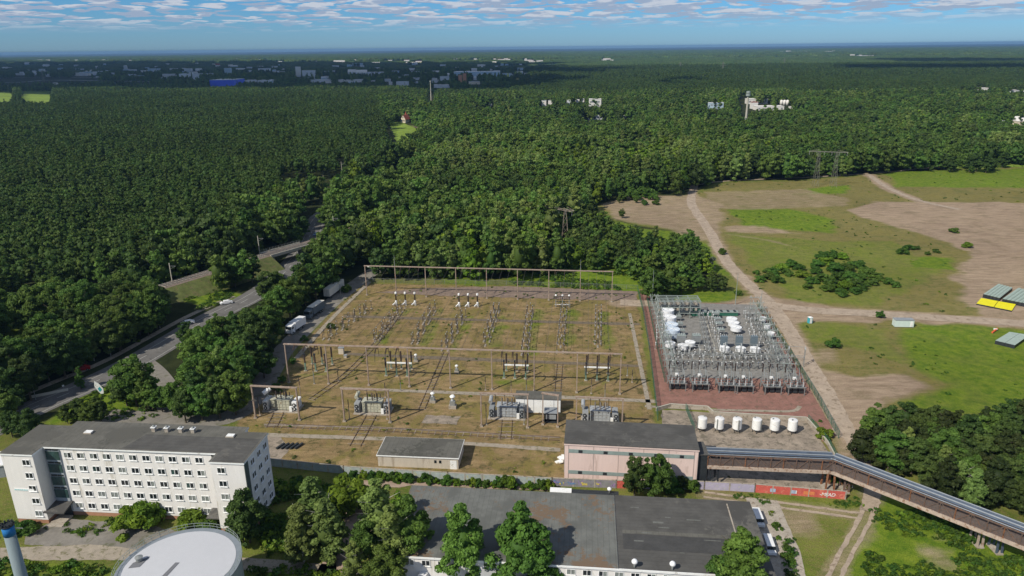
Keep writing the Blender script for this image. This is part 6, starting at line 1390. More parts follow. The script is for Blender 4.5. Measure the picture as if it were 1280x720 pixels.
# bushes on the field (top pixel, height)
for k, (x, y, h, w) in enumerate([(978, 327, 4, 1.2), (990, 322, 4, 1.3), (1000, 328, 3.5, 1.2), (962, 338, 4, 1.2), (972, 342, 4, 1.1), (950, 342, 3.5, 1.2), (1028, 312, 4, 1.3), (1040, 310, 4.5, 1.3), (1052, 313, 4, 1.2), (1020, 330, 4, 1.2), (1045, 325, 5, 1.3), (1060, 326, 4.5, 1.3), (1072, 322, 4.5, 1.3), (1085, 330, 5, 1.3), (1098, 338, 4, 1.3), (1112, 345, 3.5, 1.1), (1035, 318, 4.5, 1.3), (1062, 336, 5, 1.4), (1075, 338, 4.5, 1.4), (1022, 322, 4, 1.3), (1090, 345, 4, 1.3), (1050, 335, 5, 1.4), (1035, 352, 4, 1.3), (1070, 356, 3.5, 1.2), (1005, 336, 4, 1.3), (985, 334, 3.5, 1.3), (968, 332, 4, 1.3), (1120, 350, 3, 1.1), (1160, 312, 2.5, 1.1), (1015, 343, 4, 1.2), (1030, 338, 5, 1.3), (1042, 345, 5, 1.3), (1056, 348, 4.5, 1.2), (1068, 345, 4.5, 1.3), (1080, 352, 3.5, 1.1), (1052, 358, 4, 1.1), (1010, 352, 3, 1.1), (1128, 307, 4, 1.1), (1136, 303, 3.5, 1.2), (1147, 305, 2.6, 1.2), (1211, 300, 3.6, 1.1), (1171, 309, 2.6, 1.2), (904, 307, 4.2, .8), (960, 333, 3, 1), (946, 336, 2.5, 1), (923, 361, 2.6, 1.1)]):
    tree_top('shrub' if k % 4 else 'limeshrub' if k % 8 == 0 else 'shrub', x, y+h*.9, h*.66, 'round green bush standing on the open field', 'bushes on the open field', w*1.15)
tree_top('shrub', 1193, 285, 2.4, 'dark fallen bush lying on the bare sand', None, 1.3)
tree_top('silver', 884, 321, 6.5, 'silvery willow with pale crown at the field edge', None, .85); tree_top('silver', 868, 318, 6, 'smaller silvery willow left of the palest one', None, .8)
tree_top('silver', 763, 160, 12, 'grey-green round willow crown in the middle wood', None, 1.3)
tree_top('broad', 855, 221, 11, 'round lone tree at the upper edge of the field by the track', None, 1.0)
tree_top('lime', 357, 262, 12, 'bright yellow-green tree above the railway bridge', None, 1.2); tree_top('birch', 582, 178, 15, 'yellowish tree standing out in the middle wood', None, 1.0); tree_top('lime', 352, 285, 9, 'second yellow-green tree nearest the railway bridge', None, 1.1)
R1T = [(160, 449, 14, 0), (173, 458, 13, 2), (150, 462, 11, 1), (184, 474, 9, 0), (230, 404, 8, 1), (243, 410, 9, 0), (216, 480, 9, 0), (238, 468, 11, 1), (252, 452, 13, 2), (198, 486, 7, 0), (272, 436, 14, 3), (292, 436, 14, 0), (309, 424, 13, 1), (326, 405, 13, 1), (308, 398, 13, 0), (288, 390, 11, 2), (270, 398, 10, 0), (262, 415, 12, 3), (330, 384, 14, 0), (347, 362, 13, 0), (364, 350, 12, 1), (288, 468, 12, 0), (268, 476, 11, 1), (246, 483, 10, 0), (226, 490, 9, 1), (300, 452, 12, 2), (325, 430, 11, 1), (290, 327, 11, 0), (311, 319, 12, 1), (276, 333, 9, 0), (345, 345, 11, 0), (405, 258, 12, 0), (378, 272, 10, 1), (370, 284, 9, 0), (412, 278, 12, 1), (392, 300, 9, 0), (402, 312, 11, 2), (388, 322, 10, 0), (375, 335, 11, 1), (308, 386, 9, 0), (334, 375, 10, 1),  (94, 500, 6, 1), (120, 499, 7, 1), (106, 506, 6, 0), (80, 508, 5, 1), (96, 461, 6.5, 2), (26, 448, 13, 1), (4, 462, 12, 1), (14, 480, 8, 1), (0, 494, 9, 0), (8, 516, 7, 1), (30, 522, 6, 0), (185, 356, 12, 0), (172, 364, 12, 1), (150, 345, 13, 0), (128, 332, 14, 2), (100, 325, 14, 3), (75, 332, 14, 1), (60, 350, 13, 0), (48, 372, 12, 1)]
for x, y, h, k in R1T:
    tree_top(('broad', 'dark', 'tall', 'birch')[k], x, y, h, ('rounded green', 'dark green', 'tall narrow green', 'pale feathery')[k]+' tree in the belt along both sides of the main road', ('rounded green', 'dark green', 'tall narrow green', 'pale feathery')[k]+' trees along the main road', .98)
for k, (x, y, h) in enumerate([(85, 466, 9), (100, 459, 10), (118, 451, 10), (136, 443, 11), (152, 436, 10), (170, 428, 11), (186, 420, 9), (200, 410, 9), (62, 476, 9), (45, 484, 8), (75, 458, 12), (60, 466, 12), (110, 443, 13), (130, 433, 12), (150, 422, 13), (172, 412, 12), (192, 400, 11), (28, 478, 11)]):
    p_ = P(x, y); tree(('tall', 'broad', 'birch', 'broad', 'dark')[k % 5], p_.x, p_.y, h, 'roadside tree on the left verge of the main road, crown touching its neighbours', 'trees on the left verge of the main road', .95)
for x, y, h in ((432, 356, 3), (352, 470, 2), (345, 480, 2.2), (380, 420, 1.6), (413, 404, 2), (366, 448, 1.5)): tree_top('shrub', x, y, h, 'low bush on the verge between the service road and the old yard', 'bushes beside the service road', 1.0)
tree_top('dark', 29, 515, 9, 'dark tree behind the left end of the office block', None, 1.0)
# ================================================================== woodland placement
def ipoly(x, y, pts):
    ins = np.zeros(x.shape, bool); n = len(pts)
    for i in range(n):
        ax, ay = pts[i]; bx, by = pts[(i+1) % n]
        if ay == by: continue
        ins ^= ((ay > y) != (by > y)) & (x < (bx-ax)*(y-ay)/(by-ay)+ax)
    return ins
VIS = [[(20, 522), (30, 500), (80, 472), (150, 440), (195, 420), (213, 418), (228, 440), (222, 462), (196, 468), (165, 466), (158, 500), (130, 512), (100, 506), (62, 520), (35, 535)],
       [(213, 418), (243, 392), (300, 366), (322, 362), (337, 350), (352, 336), (345, 358), (322, 376), (270, 396), (240, 410), (226, 426)],
       [(203, 358), (258, 336), (264, 346), (300, 358), (318, 362), (255, 388), (235, 384), (214, 376)], [(-10, 398), (35, 382), (36, 398), (10, 425), (-10, 430)],
       [(334, 312), (380, 298), (385, 306), (378, 326), (352, 345), (342, 338)], [(378, 304), (386, 284), (394, 264), (404, 262), (400, 280), (390, 302), (380, 318)], [(352, 218), (430, 214), (430, 221), (352, 225)],
       [(346, 472), (343, 448), (350, 428), (352, 405), (376, 380), (398, 358), (415, 350), (440, 345), (460, 332), (470, 345), (430, 382), (390, 425), (352, 470)],
       [(300, 526), (345, 484), (350, 440), (395, 410), (455, 353), (640, 353), (797, 362), (830, 378), (945, 378), (1000, 470), (1052, 540), (1060, 610), (700, 600), (340, 580)],
       [(742, 252), (790, 243), (850, 240), (890, 226), (1010, 225), (1100, 214), (1300, 205), (1300, 500), (1225, 508), (1200, 512), (1140, 508), (1100, 500), (1078, 520), (1068, 545), (1050, 545), (990, 440), (940, 380), (922, 372), (918, 350), (905, 330), (890, 312), (868, 292), (820, 288), (770, 275)],
       [(640, 344), (700, 330), (780, 345), (800, 362), (640, 354)], [(556, 340), (602, 340), (606, 356), (556, 356)], [(640, 338), (692, 326), (806, 345), (800, 364), (640, 356)], [(870, 358), (922, 358), (925, 381), (812, 378), (812, 366)], [(496, 150), (508, 153), (522, 158), (520, 168), (500, 172), (490, 160)], [(486, 152), (496, 152), (498, 178), (486, 170)],
       ([(668, 246), (728, 262), (728, 270), (712, 270), (711, 294), (680, 286), (678, 262)], P(706, 306).y), [(213, 330), (218, 330), (218, 350), (213, 350)], [(322, 300), (328, 300), (328, 316), (322, 316)], [(415, 270), (420, 270), (420, 284), (415, 284)], [(426, 200), (431, 200), (431, 214), (426, 214)],
       [(9, 384), (15, 384), (15, 404), (9, 404)], [(424, 356), (430, 356), (430, 370), (424, 370)], [(925, 118), (937, 118), (934, 146), (928, 146)], [(537, 112), (541, 112), (541, 126), (537, 126)],
       [(92, 456), (116, 456), (116, 470), (92, 470)], [(34, 478), (48, 478), (48, 498), (34, 498)], [(-10, 113), (14, 112), (13, 126), (-10, 127)], [(28, 112), (64, 112), (61, 126), (29, 126)]]+KEEP
GRND = {'yard': [Vector(p) for p in YARD], 'field': FIELD}
office_fp = W((10, 640), (-10, 520), (95, 512), (345, 528), (350, 640))
PINEZ = [(-400, 112), (470, 117), (494, 182), (400, 212), (300, 262), (215, 300), (130, 330), (0, 352), (-400, 372)]
FR_ = np.random.RandomState(8)
def grid_pts(r0, r1, sp, half=.86):
    n = int((r1-r0)/sp); out = []
    ys = r0+np.arange(n)*sp
    for y in ys:
        w = y*half+60; xs = np.arange(-w, w, sp); out.append(np.stack([xs, np.full(len(xs), y)], -1))
    p = np.concatenate(out); return p+(FR_.rand(*p.shape)-.5)*sp*.85
def ok_mask(X, Y, h, rad, line_clear=True, vis=True, fx_=((1.0, 0), (.7, -.8), (.7, .8), (.45, 0))):
    m = np.ones(len(X), bool)
    m &= sd_poly(X, Y, YARD) > 4; m &= sd_poly(X, Y, FIELD) > 2.0
    if line_clear:
        m &= d_line(X, Y, road_w) > 8.0+rad*.3; m &= d_line(X, Y, branch_w) > 4.8+rad*.3; m &= d_line(X, Y, spur_w) > 4.8+rad*.3; m &= d_line(X, Y, [Vector(p[:2]) for p in rl_pts]) > 8.5
        m &= sd_poly(X, Y, office_fp) > 3
        m &= d_line(X, Y, BR) > 4
    if vis:
        for fz, fx in fx_:
            x, y = proj(X+fx*rad, Y, h*fz)
            for v in VIS:
                dm = 1e9
                if isinstance(v, tuple): v, dm = v
                xs = [q[0] for q in v]; ys = [q[1] for q in v]
                c = m & (Y < dm) & (x > min(xs)) & (x < max(xs)) & (y > min(ys)) & (y < max(ys))
                if c.any(): idx = np.nonzero(c)[0]; m[idx[ipoly(x[idx], y[idx], v)]] = False
    return m
CAND = []   # (X, Y, h, key)
# A: near and middle wood (individual crown size)
for r0, r1, sp in ((118, 420, 5.2), (420, 800, 6.2), (800, 1250, 7.2)):
    p = grid_pts(r0, r1, sp); X, Y = p[:, 0], p[:, 1]
    x0, y0 = proj(X, Y, np.zeros(len(X))); x1, y1 = proj(X, Y, np.full(len(X), 12.))
    z = ipoly(x1, y1, PINEZ)
    low = ipoly(x0, y0, [(700, 352), (690, 300), (745, 268), (800, 288), (860, 295), (905, 340), (925, 365), (860, 382), (800, 372)])
    low |= ipoly(x0, y0, [(1060, 600), (1075, 545), (1140, 540), (1330, 525), (1330, 720), (1180, 650)])
    nz = vnoise(X, Y, 45.0); n2 = vnoise(X+400, Y, 16.0)
    h = np.where(z, 11.5+3.5*FR_.rand(len(X))+2.5*nz, 8.5+8*nz*FR_.rand(len(X))**.5+4*n2)
    h = np.where(low, 5+4.5*FR_.rand(len(X)), h)
    keep = np.where(z, True, FR_.rand(len(X)) < (.8 if r1 < 500 else .74)); wr = (x0 > 1050) & (y0 > 500); h = np.where(wr, 8+3.5*FR_.rand(len(X)), h)
    band = (x0 < 345) | (x0 > 1060) | (y0 < 420); front = np.where(x0 < 345, y0 < 545, np.where(x0 > 1060, (y0 < 650), y0 < 420))
    keep &= band & front & (x1 > -260) & (x1 < 1540)
    keep &= ~((x0 > 1060) & (y0 > 500))
    # only far beyond the field or in the corner wood on the right
    rad = np.where(z, 2.6, h*.28)
    keep &= ok_mask(X, Y, h, rad) if r0 < 500 else ok_mask(X, Y, np.where(z, h*1.08, h*1.16), rad*1.5, True, True, ((1, 0), (1, -.5), (1, .5), (.75, -1), (.75, 1), (.55, 0), (.45, -.9), (.45, .9)))
    for i in np.nonzero(keep)[0]:
        r = FR_.rand(); cz = vnoise(np.array([X[i]+900]), np.array([Y[i]]), 55.)[0]; r = min(.999, r*.55+(.42 if cz > .62 else (0 if cz > .4 else .15)))
        if ipoly(np.array([x1[i]]), np.array([y1[i]]), [(640, 166), (760, 168), (860, 180), (880, 198), (760, 200), (560, 215), (520, 235), (470, 210), (560, 180)])[0]: r = .55+.45*r
        if z[i]: k_ = 'pine'
        elif low[i] and x0[i] < 1000: k_ = 'broad' if r < .6 else ('lime' if r < .68 else ('silver' if r > .93 else 'dark'))
        elif x0[i] > 1040 and y0[i] > 480: k_ = 'dark' if r < .75 else 'broad'
        elif x0[i] < 345 and y0[i] > 330: k_ = 'dark' if r < .25 else ('broad' if r < .55 else ('tall' if r < .75 else 'birch'))
        else: k_ = 'broad' if r < .3 else ('dark' if r < .45 else ('tall' if r < .6 else ('broad' if r < .72 else ('birch' if r < .9 else 'lime'))))
        CAND.append((X[i], Y[i], float(h[i]), k_, float(x0[i]), float(y0[i])))
CAND.sort(key=lambda c: c[1])
indiv, rest = [], []
for c in CAND:
    x1_, y1_ = c[4], c[5]
    if len(indiv)+NTREES < 420 and -30 < x1_ < 1310: indiv.append(c)
    else: rest.append(c)
print('trees', len(CAND), 'individual', len(indiv))
for X, Y, h, k_, x0_, y0_ in indiv:
    nm = {'broad': 'rounded green', 'dark': 'dark green', 'tall': 'tall narrow green', 'birch': 'pale feathery', 'pine': 'dark pine', 'lime': 'yellow-green', 'silver': 'silvery'}[k_]
    if x0_ > 1050 and y0_ > 470: loc = 'in the dark wood at the right beside the pipe bridge'
    elif x0_ > 640: loc = 'in the thicket between the old yard and the sandy field'
    elif x0_ > 395: loc = 'in the wood behind the rear gantry'
    elif y0_ > 430 and x0_ > 140: loc = 'in the clump between the main road and the old yard'
    elif y0_ > 400: loc = 'on the far side of the main road at the lower left'
    else: loc = 'near the railway bridge and the main road'
    tree(k_, X, Y, h, f'{nm} tree {loc}', f'{nm} trees {loc}', 1.0)
# ---- the rest of the wood: one object per wood, instanced foliage
LIB = {}
def libcol(key, meshes):
    c = bpy.data.collections.new('lib_'+key)
    for i, m_ in enumerate(meshes): o = bpy.data.objects.new(f'{key}_{i:02d}', m_); c.objects.link(o)
    LIB[key] = c
def midtree(seed, H, R_, base, prof, mat, lobes, leaves, leaf, lobe_r): return crown(seed, H, R_, base, prof, lobes, leaves, leaf, mat, lobe_r=lobe_r, core=ICO0, name='wood')
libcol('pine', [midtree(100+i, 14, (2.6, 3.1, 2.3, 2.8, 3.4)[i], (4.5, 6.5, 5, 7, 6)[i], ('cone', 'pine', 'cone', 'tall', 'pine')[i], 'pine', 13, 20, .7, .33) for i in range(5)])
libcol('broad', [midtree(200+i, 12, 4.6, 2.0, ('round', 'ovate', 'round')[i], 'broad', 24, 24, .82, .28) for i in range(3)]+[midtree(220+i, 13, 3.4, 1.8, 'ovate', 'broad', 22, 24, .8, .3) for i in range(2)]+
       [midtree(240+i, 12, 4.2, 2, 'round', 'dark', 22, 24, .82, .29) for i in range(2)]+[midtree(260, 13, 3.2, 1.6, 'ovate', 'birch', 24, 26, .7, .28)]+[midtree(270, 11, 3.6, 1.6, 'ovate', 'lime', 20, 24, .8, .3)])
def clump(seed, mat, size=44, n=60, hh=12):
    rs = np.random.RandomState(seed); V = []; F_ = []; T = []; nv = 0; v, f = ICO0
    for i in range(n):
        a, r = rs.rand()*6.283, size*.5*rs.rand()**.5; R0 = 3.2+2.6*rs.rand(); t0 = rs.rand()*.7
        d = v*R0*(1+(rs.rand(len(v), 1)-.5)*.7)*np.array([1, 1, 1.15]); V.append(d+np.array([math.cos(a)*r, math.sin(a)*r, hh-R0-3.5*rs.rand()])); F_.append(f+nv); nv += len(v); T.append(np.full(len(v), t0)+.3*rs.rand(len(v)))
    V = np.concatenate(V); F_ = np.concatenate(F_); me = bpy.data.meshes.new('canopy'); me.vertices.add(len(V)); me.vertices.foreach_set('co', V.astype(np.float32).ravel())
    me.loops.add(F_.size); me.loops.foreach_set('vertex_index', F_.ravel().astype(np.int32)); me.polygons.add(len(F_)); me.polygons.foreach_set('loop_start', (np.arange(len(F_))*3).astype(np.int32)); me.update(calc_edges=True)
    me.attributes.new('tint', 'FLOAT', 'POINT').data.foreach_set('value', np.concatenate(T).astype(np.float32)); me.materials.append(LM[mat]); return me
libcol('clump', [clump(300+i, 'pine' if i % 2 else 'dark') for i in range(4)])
def scatter(name, label, pts, lib, kinds):
    "pts: rows X, Y, scale, rotation, variant"
    a = np.array(pts, dtype=np.float32); me = bpy.data.meshes.new(name); me.vertices.add(len(a)); co = np.zeros((len(a), 3), np.float32); co[:, :2] = a[:, :2]; me.vertices.foreach_set('co', co.ravel())
    for nm_, col_, tp in (('sc', 2, 'FLOAT'), ('rz', 3, 'FLOAT')): me.attributes.new(nm_, tp, 'POINT').data.foreach_set('value', a[:, col_].copy())
    me.attributes.new('vi', 'INT', 'POINT').data.foreach_set('value', a[:, 4].astype(np.int32))
    o = put(name, me); ng = bpy.data.node_groups.new(name, 'GeometryNodeTree'); ng.interface.new_socket('Geometry', in_out='INPUT', socket_type='NodeSocketGeometry'); ng.interface.new_socket('Geometry', in_out='OUTPUT', socket_type='NodeSocketGeometry')
    gi = ng.nodes.new('NodeGroupInput'); go = ng.nodes.new('NodeGroupOutput'); ip = ng.nodes.new('GeometryNodeInstanceOnPoints'); ci = ng.nodes.new('GeometryNodeCollectionInfo'); mp_ = ng.nodes.new('GeometryNodeMeshToPoints')
    ci.inputs['Collection'].default_value = LIB[lib]; ci.inputs['Separate Children'].default_value = True; ci.inputs['Reset Children'].default_value = True
    def att(n_, tp): q = ng.nodes.new('GeometryNodeInputNamedAttribute'); q.data_type = tp; q.inputs[0].default_value = n_; return q.outputs['Attribute']
    cx = ng.nodes.new('ShaderNodeCombineXYZ'); ng.links.new(att('rz', 'FLOAT'), cx.inputs[2])
    e2r = ng.nodes.new('FunctionNodeEulerToRotation'); ng.links.new(cx.outputs[0], e2r.inputs[0])
    ng.links.new(gi.outputs[0], mp_.inputs[0]); ng.links.new(mp_.outputs[0], ip.inputs['Points']); ng.links.new(ci.outputs[0], ip.inputs['Instance']); ip.inputs['Pick Instance'].default_value = True
    ng.links.new(att('vi', 'INT'), ip.inputs['Instance Index']); ng.links.new(e2r.outputs[0], ip.inputs['Rotation']); ng.links.new(att('sc', 'FLOAT'), ip.inputs['Scale']); ng.links.new(ip.outputs[0], go.inputs[0])
    md = o.modifiers.new('scatter', 'NODES'); md.node_group = ng; tag(o, label, 'wood', None, 'stuff'); return o
pine_pts, broad_pts = [], []
for X, Y, h, k_, x0_, y0_ in rest:
    if k_ == 'pine': pine_pts.append((X, Y, h/14*1.08, FR_.rand()*6.28, FR_.randint(5)))
    else:
        vi = {'broad': FR_.randint(3), 'tall': 3+FR_.randint(2), 'dark': 5+FR_.randint(2), 'birch': 7, 'lime': 8, 'silver': 7}[k_]
        broad_pts.append((X, Y, h/12*1.16, FR_.rand()*6.28, vi))
# middle distance
for r0, r1, sp, s0 in ((1250, 1900, 9.5, 1.25), (1900, 3000, 14, 1.7)):
    p = grid_pts(r0, r1, sp, .82); X, Y = p[:, 0], p[:, 1]; x1, y1 = proj(X, Y, np.full(len(X), 12.)); z = ipoly(x1, y1, PINEZ) | ((x1 > 640) & (y1 < 112)); nz = vnoise(X, Y, 120.)
    town = (x1 < 680) & (y1 < 108); keep = np.where(town, FR_.rand(len(X)) < .55, True) & ok_mask(X, Y, np.full(len(X), 13.), np.full(len(X), 5.), False, True, ((1, 0), (.7, -.9), (.7, .9), (.85, -.5), (.85, .5), (.4, 0)))
    for i in np.nonzero(keep)[0]:
        if z[i]: pine_pts.append((X[i], Y[i], s0*(.9+.2*FR_.rand())/(1+.25*(s0-1)), FR_.rand()*6.28, FR_.randint(5)))
        else: broad_pts.append((X[i], Y[i], s0*(.65+.45*nz[i]+.15*FR_.rand())*.9, FR_.rand()*6.28, (FR_.choice([7, 8, 1, 3]) if vnoise(X[i:i+1]+70, Y[i:i+1], 160.)[0] > .66 else FR_.choice([0, 1, 2, 3, 4, 5, 6, 7]))))
scatter('pine_forest', 'dense dark pine plantation filling the left and the far distance', pine_pts, 'pine', 5)
scatter('broadleaf_forest', 'mixed green broadleaf wood behind the yards and the field', broad_pts, 'broad', 9)
far_pts = []
for r0, r1, sp, s0 in ((3000, 5200, 36, 1.0), (5200, 12000, 80, 1.7)):
    p = grid_pts(r0, r1, sp, .8); X, Y = p[:, 0], p[:, 1]; x1, y1 = proj(X, Y, np.full(len(X), 10.)); n_ = vnoise(X, Y, 350.)
    keep = ok_mask(X, Y, np.full(len(X), 11.), np.full(len(X), 22.*s0), False, True, ((1, -1), (1, -.6), (1, -.25), (1, .25), (1, .6), (1, 1), (.6, 0), (.6, -.8), (.6, .8))); town = (x1 < 690) & (y1 < 100) & (y1 > 74); keep &= np.where(town, FR_.rand(len(X)) < .45, True)
    for i in np.nonzero(keep)[0]: far_pts.append((X[i], Y[i], s0*(.85+.3*FR_.rand()), FR_.rand()*6.28, FR_.randint(4)))
scatter('distant_forest', 'endless flat forest fading to blue at the horizon', far_pts, 'clump', 4)
print('stuff', len(pine_pts), len(broad_pts), len(far_pts))
# undergrowth: low weeds scattered on verges and meadows
libcol('weed', [crown(500+i, .8, .9, 0, 'bush', 4, 22, .3, 'lime' if i == 0 else 'shrub', lobe_r=.5, core=None, name='weed') for i in range(4)])
wp = []
def weeds(poly, n, s=(.5, 1.4), cl=.45):
    xs = [p.x for p in poly]; ys = [p.y for p in poly]; X = FR_.uniform(min(xs), max(xs), n*3); Y = FR_.uniform(min(ys), max(ys), n*3); m = (sd_poly(X, Y, poly) < 0) & (vnoise(X, Y, 7.) > cl)
    ix_ = np.clip(np.searchsorted(gx, X), 0, len(gx)-1); iy_ = np.clip(np.searchsorted(gy, Y), 0, len(gy)-1); m &= dirt[iy_, ix_] < .4
    for i in np.nonzero(m)[0][:n]: wp.append((X[i], Y[i], FR_.uniform(*s), FR_.rand()*6.28, FR_.randint(4)))
weeds(W((1092, 610), (1180, 640), (1290, 700), (1300, 790), (1075, 790), (1085, 680)), 520, (.35, 1.1)); weeds(W((1090, 600), (1200, 640), (1320, 710), (1320, 740), (1180, 660), (1095, 615)), 260, (.6, 1.6), .4)
weeds(W((962, 636), (970, 636), (990, 690), (1004, 740), (990, 740), (978, 696)), 60, (.5, 1.2), .1); weeds(W((885, 614), (1060, 628), (1090, 605), (1090, 635), (1000, 635), (890, 622)), 200, (.2, .6))
weeds(W((640, 340), (700, 332), (806, 347), (806, 366), (640, 356)), 340, (.5, 1.6)); weeds(W((60, 525), (130, 482), (180, 482), (200, 525)), 160, (.3, .9)); weeds(W((204, 362), (260, 344), (300, 372), (250, 388)), 260, (.4, 1.3))
weeds(W((-40, 640), (30, 655), (170, 650), (280, 668), (345, 600), (360, 690), (300, 700), (170, 672), (-40, 672)), 260, (.3, 1.0)); weeds(W((-60, 706), (140, 702), (430, 716), (420, 780), (-60, 780)), 260, (.5, 1.6))
weeds(YARD, 260, (.2, .6), .55); weeds(FIELD, 1400, (.2, .8), .6); weeds(W((330, 600), (430, 612), (430, 690), (330, 690)), 200, (.5, 2.0), .3)
scatter('undergrowth', 'low weeds and scrub growing over meadows and verges', wp, 'weed', 4)
# ================================================================== clouds that shade the far town, sky, haze, sun
SUN_AZ = math.atan2(8.6, 9.8); SUN_EL = R(42.7)          # shadows fall to the right and away
sdx, sdy = math.cos(SUN_AZ), math.sin(SUN_AZ)
CLM = M('cloud_white', (0.8, 0.8, 0.8), .02, .002, 1.0)
def cloud(x0, y0, x1, y1, alt=1300, seed=0, n=60):
    "cloud whose shadow covers the ground between two picture rows"
    rs = random.Random(seed); sh = alt/math.tan(SUN_EL); bm = bmesh.new(); ya, yb = P(640, y0).y, P(640, y1).y; dr = yb-ya
    for k in range(n):
        Yk = ya+dr*rs.random(); px_ = rs.uniform(x0, x1); py_ = y0+(y1-y0)*((1/ya-1/Yk)/(1/ya-1/yb)); q0 = P(px_, py_)
        r = rs.uniform(.16, .27)*min(dr, (x1-x0)/900*Yk); sx_ = max(1, .5*(x1-x0)/900*Yk/dr)
        for q in bmesh.ops.create_icosphere(bm, subdivisions=2, radius=1)['verts']:
            f = r*(1+rs.uniform(-.14, .14)); q.co = Vector((q.co.x*f*sx_+q0.x-sdx*sh, q.co.y*f+q0.y-sdy*sh, alt+max(-.1, q.co.z)*min(f, 260)*.5))
    me = bpy.data.meshes.new('cloud'); bm.to_mesh(me); bm.free(); me.materials.append(CLM); me.polygons.foreach_set('use_smooth', [True]*len(me.polygons))
    return tag(put('cloud', me), 'broad cumulus cloud above the landscape', None, None, 'structure')
cloud(-250, 111, 330, 82, 1300, 1, 130); cloud(300, 113, 650, 86, 1300, 2, 90); cloud(640, 113, 730, 103, 1300, 3, 20); cloud(640, 96, 770, 91, 1300, 9, 20); cloud(-250, 84, 640, 80, 1500, 4, 110)
cloud(1070, 91, 1330, 87, 1500, 5, 40); cloud(1140, 79, 1350, 76, 1600, 6, 40); cloud(830, 112, 880, 103, 1400, 7, 14)
w_ = bpy.data.worlds.new('World'); S.world = w_; w_.use_nodes = True; nt = w_.node_tree; nt.nodes.clear()
sky = N(nt, 'ShaderNodeTexSky', sky_type='NISHITA'); sky.sun_disc = False; sky.sun_elevation = SUN_EL
SDIR = Vector((-sdx, -sdy)); sky.sun_rotation = math.atan2(SDIR.x, SDIR.y); sky.altitude = 100; sky.air_density = 1.0; sky.dust_density = .3; sky.ozone_density = 2.2
tc_ = N(nt, 'ShaderNodeTexCoord'); sp_ = N(nt, 'ShaderNodeSeparateXYZ'); L(nt, tc_.outputs['Generated'], sp_.inputs[0])
zc = mth(nt, 'MAXIMUM', sp_.outputs[2], .002); az = mth(nt, 'ARCTAN2', sp_.outputs[0], sp_.outputs[1])
el = sp_.outputs[2]
def cl(sc_az, sc_el, off, det=6):
    cb = N(nt, 'ShaderNodeCombineXYZ'); L(nt, mth(nt, 'ADD', mth(nt, 'MULTIPLY', az, sc_az), off), cb.inputs[0]); L(nt, mth(nt, 'MULTIPLY', mth(nt, 'POWER', zc, .62), sc_el), cb.inputs[1]); return cb.outputs[0]
v1 = cl(20, 42, 3.1); n1 = noise(nt, v1, 1.0, 5, .5, 0.0); n2 = noise(nt, cl(3.2, 9, 8.7), 1.0, 3, .5)
sh1 = N(nt, 'ShaderNodeVectorMath', operation='ADD'); L(nt, v1, sh1.inputs[0]); sh1.inputs[1].default_value = (0, .3, 0); n3 = noise(nt, sh1.outputs[0], 1.0, 5, .5, 0.0)
dens = mth(nt, 'ADD', n1, mth(nt, 'MULTIPLY', mth(nt, 'SUBTRACT', n2, .5), .35))
vc = cl(6.5, 27, 1.7); vo = N(nt, 'ShaderNodeTexVoronoi'); vo.inputs['Randomness'].default_value = .95; jn = N(nt, 'ShaderNodeVectorMath', operation='ADD'); L(nt, vc, jn.inputs[0]); nz_ = N(nt, 'ShaderNodeTexNoise'); nz_.inputs['Scale'].default_value = 2.6; nz_.inputs['Detail'].default_value = 5; L(nt, vc, nz_.inputs['Vector']); sv = N(nt, 'ShaderNodeVectorMath', operation='SCALE'); sv.inputs[3].default_value = .55; L(nt, nz_.outputs['Color'], sv.inputs[0]); L(nt, sv.outputs[0], jn.inputs[1]); L(nt, jn.outputs[0], vo.inputs['Vector'])
pd = N(nt, 'ShaderNodeVectorMath', operation='SUBTRACT'); L(nt, jn.outputs[0], pd.inputs[0]); L(nt, vo.outputs['Position'], pd.inputs[1]); pds = N(nt, 'ShaderNodeSeparateXYZ'); L(nt, pd.outputs[0], pds.inputs[0])
dens = mth(nt, 'ADD', mth(nt, 'SUBTRACT', .62, vo.outputs['Distance']), mth(nt, 'ADD', mth(nt, 'MULTIPLY', mth(nt, 'SUBTRACT', n1, .5), .9), mth(nt, 'MULTIPLY', mth(nt, 'SUBTRACT', n2, .5), .6)))
msk = ramp(nt, dens, -.1, .1); fade = ramp(nt, el, .020, .038); msk = mth(nt, 'MULTIPLY', mth(nt, 'MULTIPLY', msk, fade), .9)
lit = ramp(nt, mth(nt, 'ADD', pds.outputs[1], mth(nt, 'MULTIPLY', mth(nt, 'SUBTRACT', n1, n3), 1.6)), -.5, .14)
ccol = mixc(nt, lit, (5.0, 6.1, 8.2), (8.8, 9.3, 10.4))
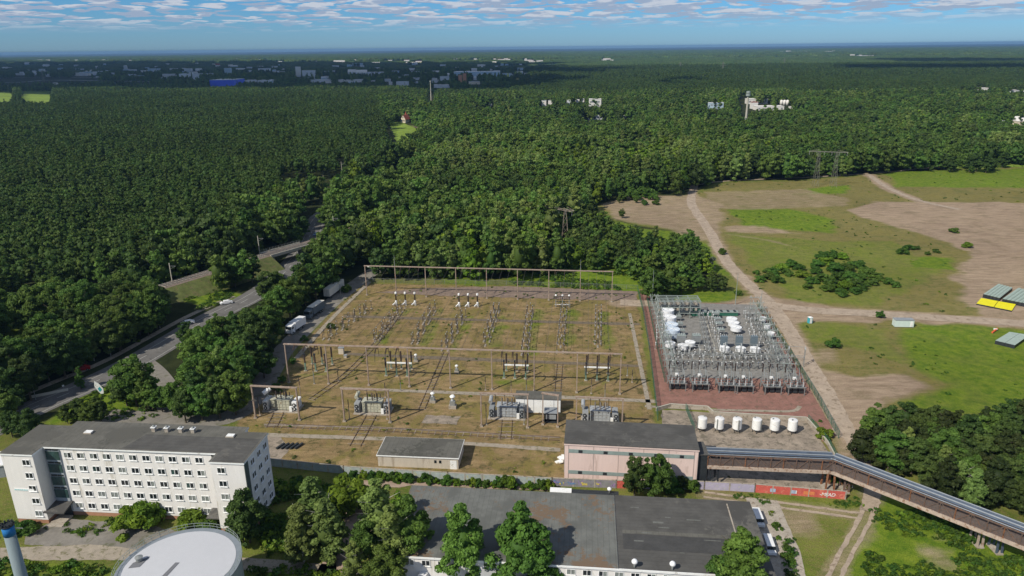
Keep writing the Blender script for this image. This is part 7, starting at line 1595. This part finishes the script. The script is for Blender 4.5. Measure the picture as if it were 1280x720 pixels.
tint = mixc(nt, ramp(nt, el, .0, .07), (0.34, 0.61, 1.12), (0.24, 0.6, 1.08)); tint = mixc(nt, 1.0, tint, (1.5, 1.5, 1.48), 'MULTIPLY'); tint = mixc(nt, ramp(nt, el, .08, .35), tint, (.9, 1.0, 1.12)); skc = mixc(nt, 1.0, sky.outputs[0], tint, 'MULTIPLY')
bg = N(nt, 'ShaderNodeBackground'); bg.inputs[1].default_value = .066; wo = N(nt, 'ShaderNodeOutputWorld'); L(nt, mixc(nt, msk, skc, ccol), bg.inputs[0]); L(nt, bg.outputs[0], wo.inputs[0])
sl = bpy.data.lights.new('sun', 'SUN'); sl.energy = 4.7; sl.angle = R(.53); sl.color = (1, .93, .8); so = bpy.data.objects.new('sun', sl); COL.objects.link(so)
d = Vector((sdx*math.cos(SUN_EL), sdy*math.cos(SUN_EL), -math.sin(SUN_EL))); so.rotation_euler = d.to_track_quat('-Z', 'Y').to_euler(); so.location = (-200, 0, 300)
hz = MB().box(0, 12000, -1, 64000, 31000, 98, DARK).mesh('haze'); hz.materials.clear(); hm = bpy.data.materials.new('haze_air'); nt = nodes(hm); pv = N(nt, 'ShaderNodeVolumePrincipled'); pv.inputs['Color'].default_value = (.3, .56, .92, 1); pv.inputs['Density'].default_value = 5.5e-5; pv.inputs['Anisotropy'].default_value = .2
mo = N(nt, 'ShaderNodeOutputMaterial'); L(nt, pv.outputs[0], mo.inputs['Volume']); hz.materials.append(hm); HAZE = True
if HAZE: tag(put('haze', hz), 'thin blue summer haze', None, None, 'stuff')
cd = bpy.data.cameras.new('camera'); cd.sensor_width = 36; cd.lens = 36*FP/1280; cd.clip_start = 1; cd.clip_end = 60000; co_ = bpy.data.objects.new('camera', cd); COL.objects.link(co_); S.camera = co_
m = Matrix(((RT[0], UP[0], -FW[0], 0), (RT[1], UP[1], -FW[1], 0), (RT[2], UP[2], -FW[2], CH), (0, 0, 0, 1))); co_.matrix_world = m
S.view_settings.view_transform = 'Standard'; S.view_settings.look = 'None'; S.view_settings.exposure = 0; S.view_settings.gamma = 1
S.cycles.max_bounces = 5; S.cycles.diffuse_bounces = 2; S.cycles.glossy_bounces = 2; S.cycles.transparent_max_bounces = 6; S.cycles.volume_bounces = 0; S.cycles.use_denoising = True
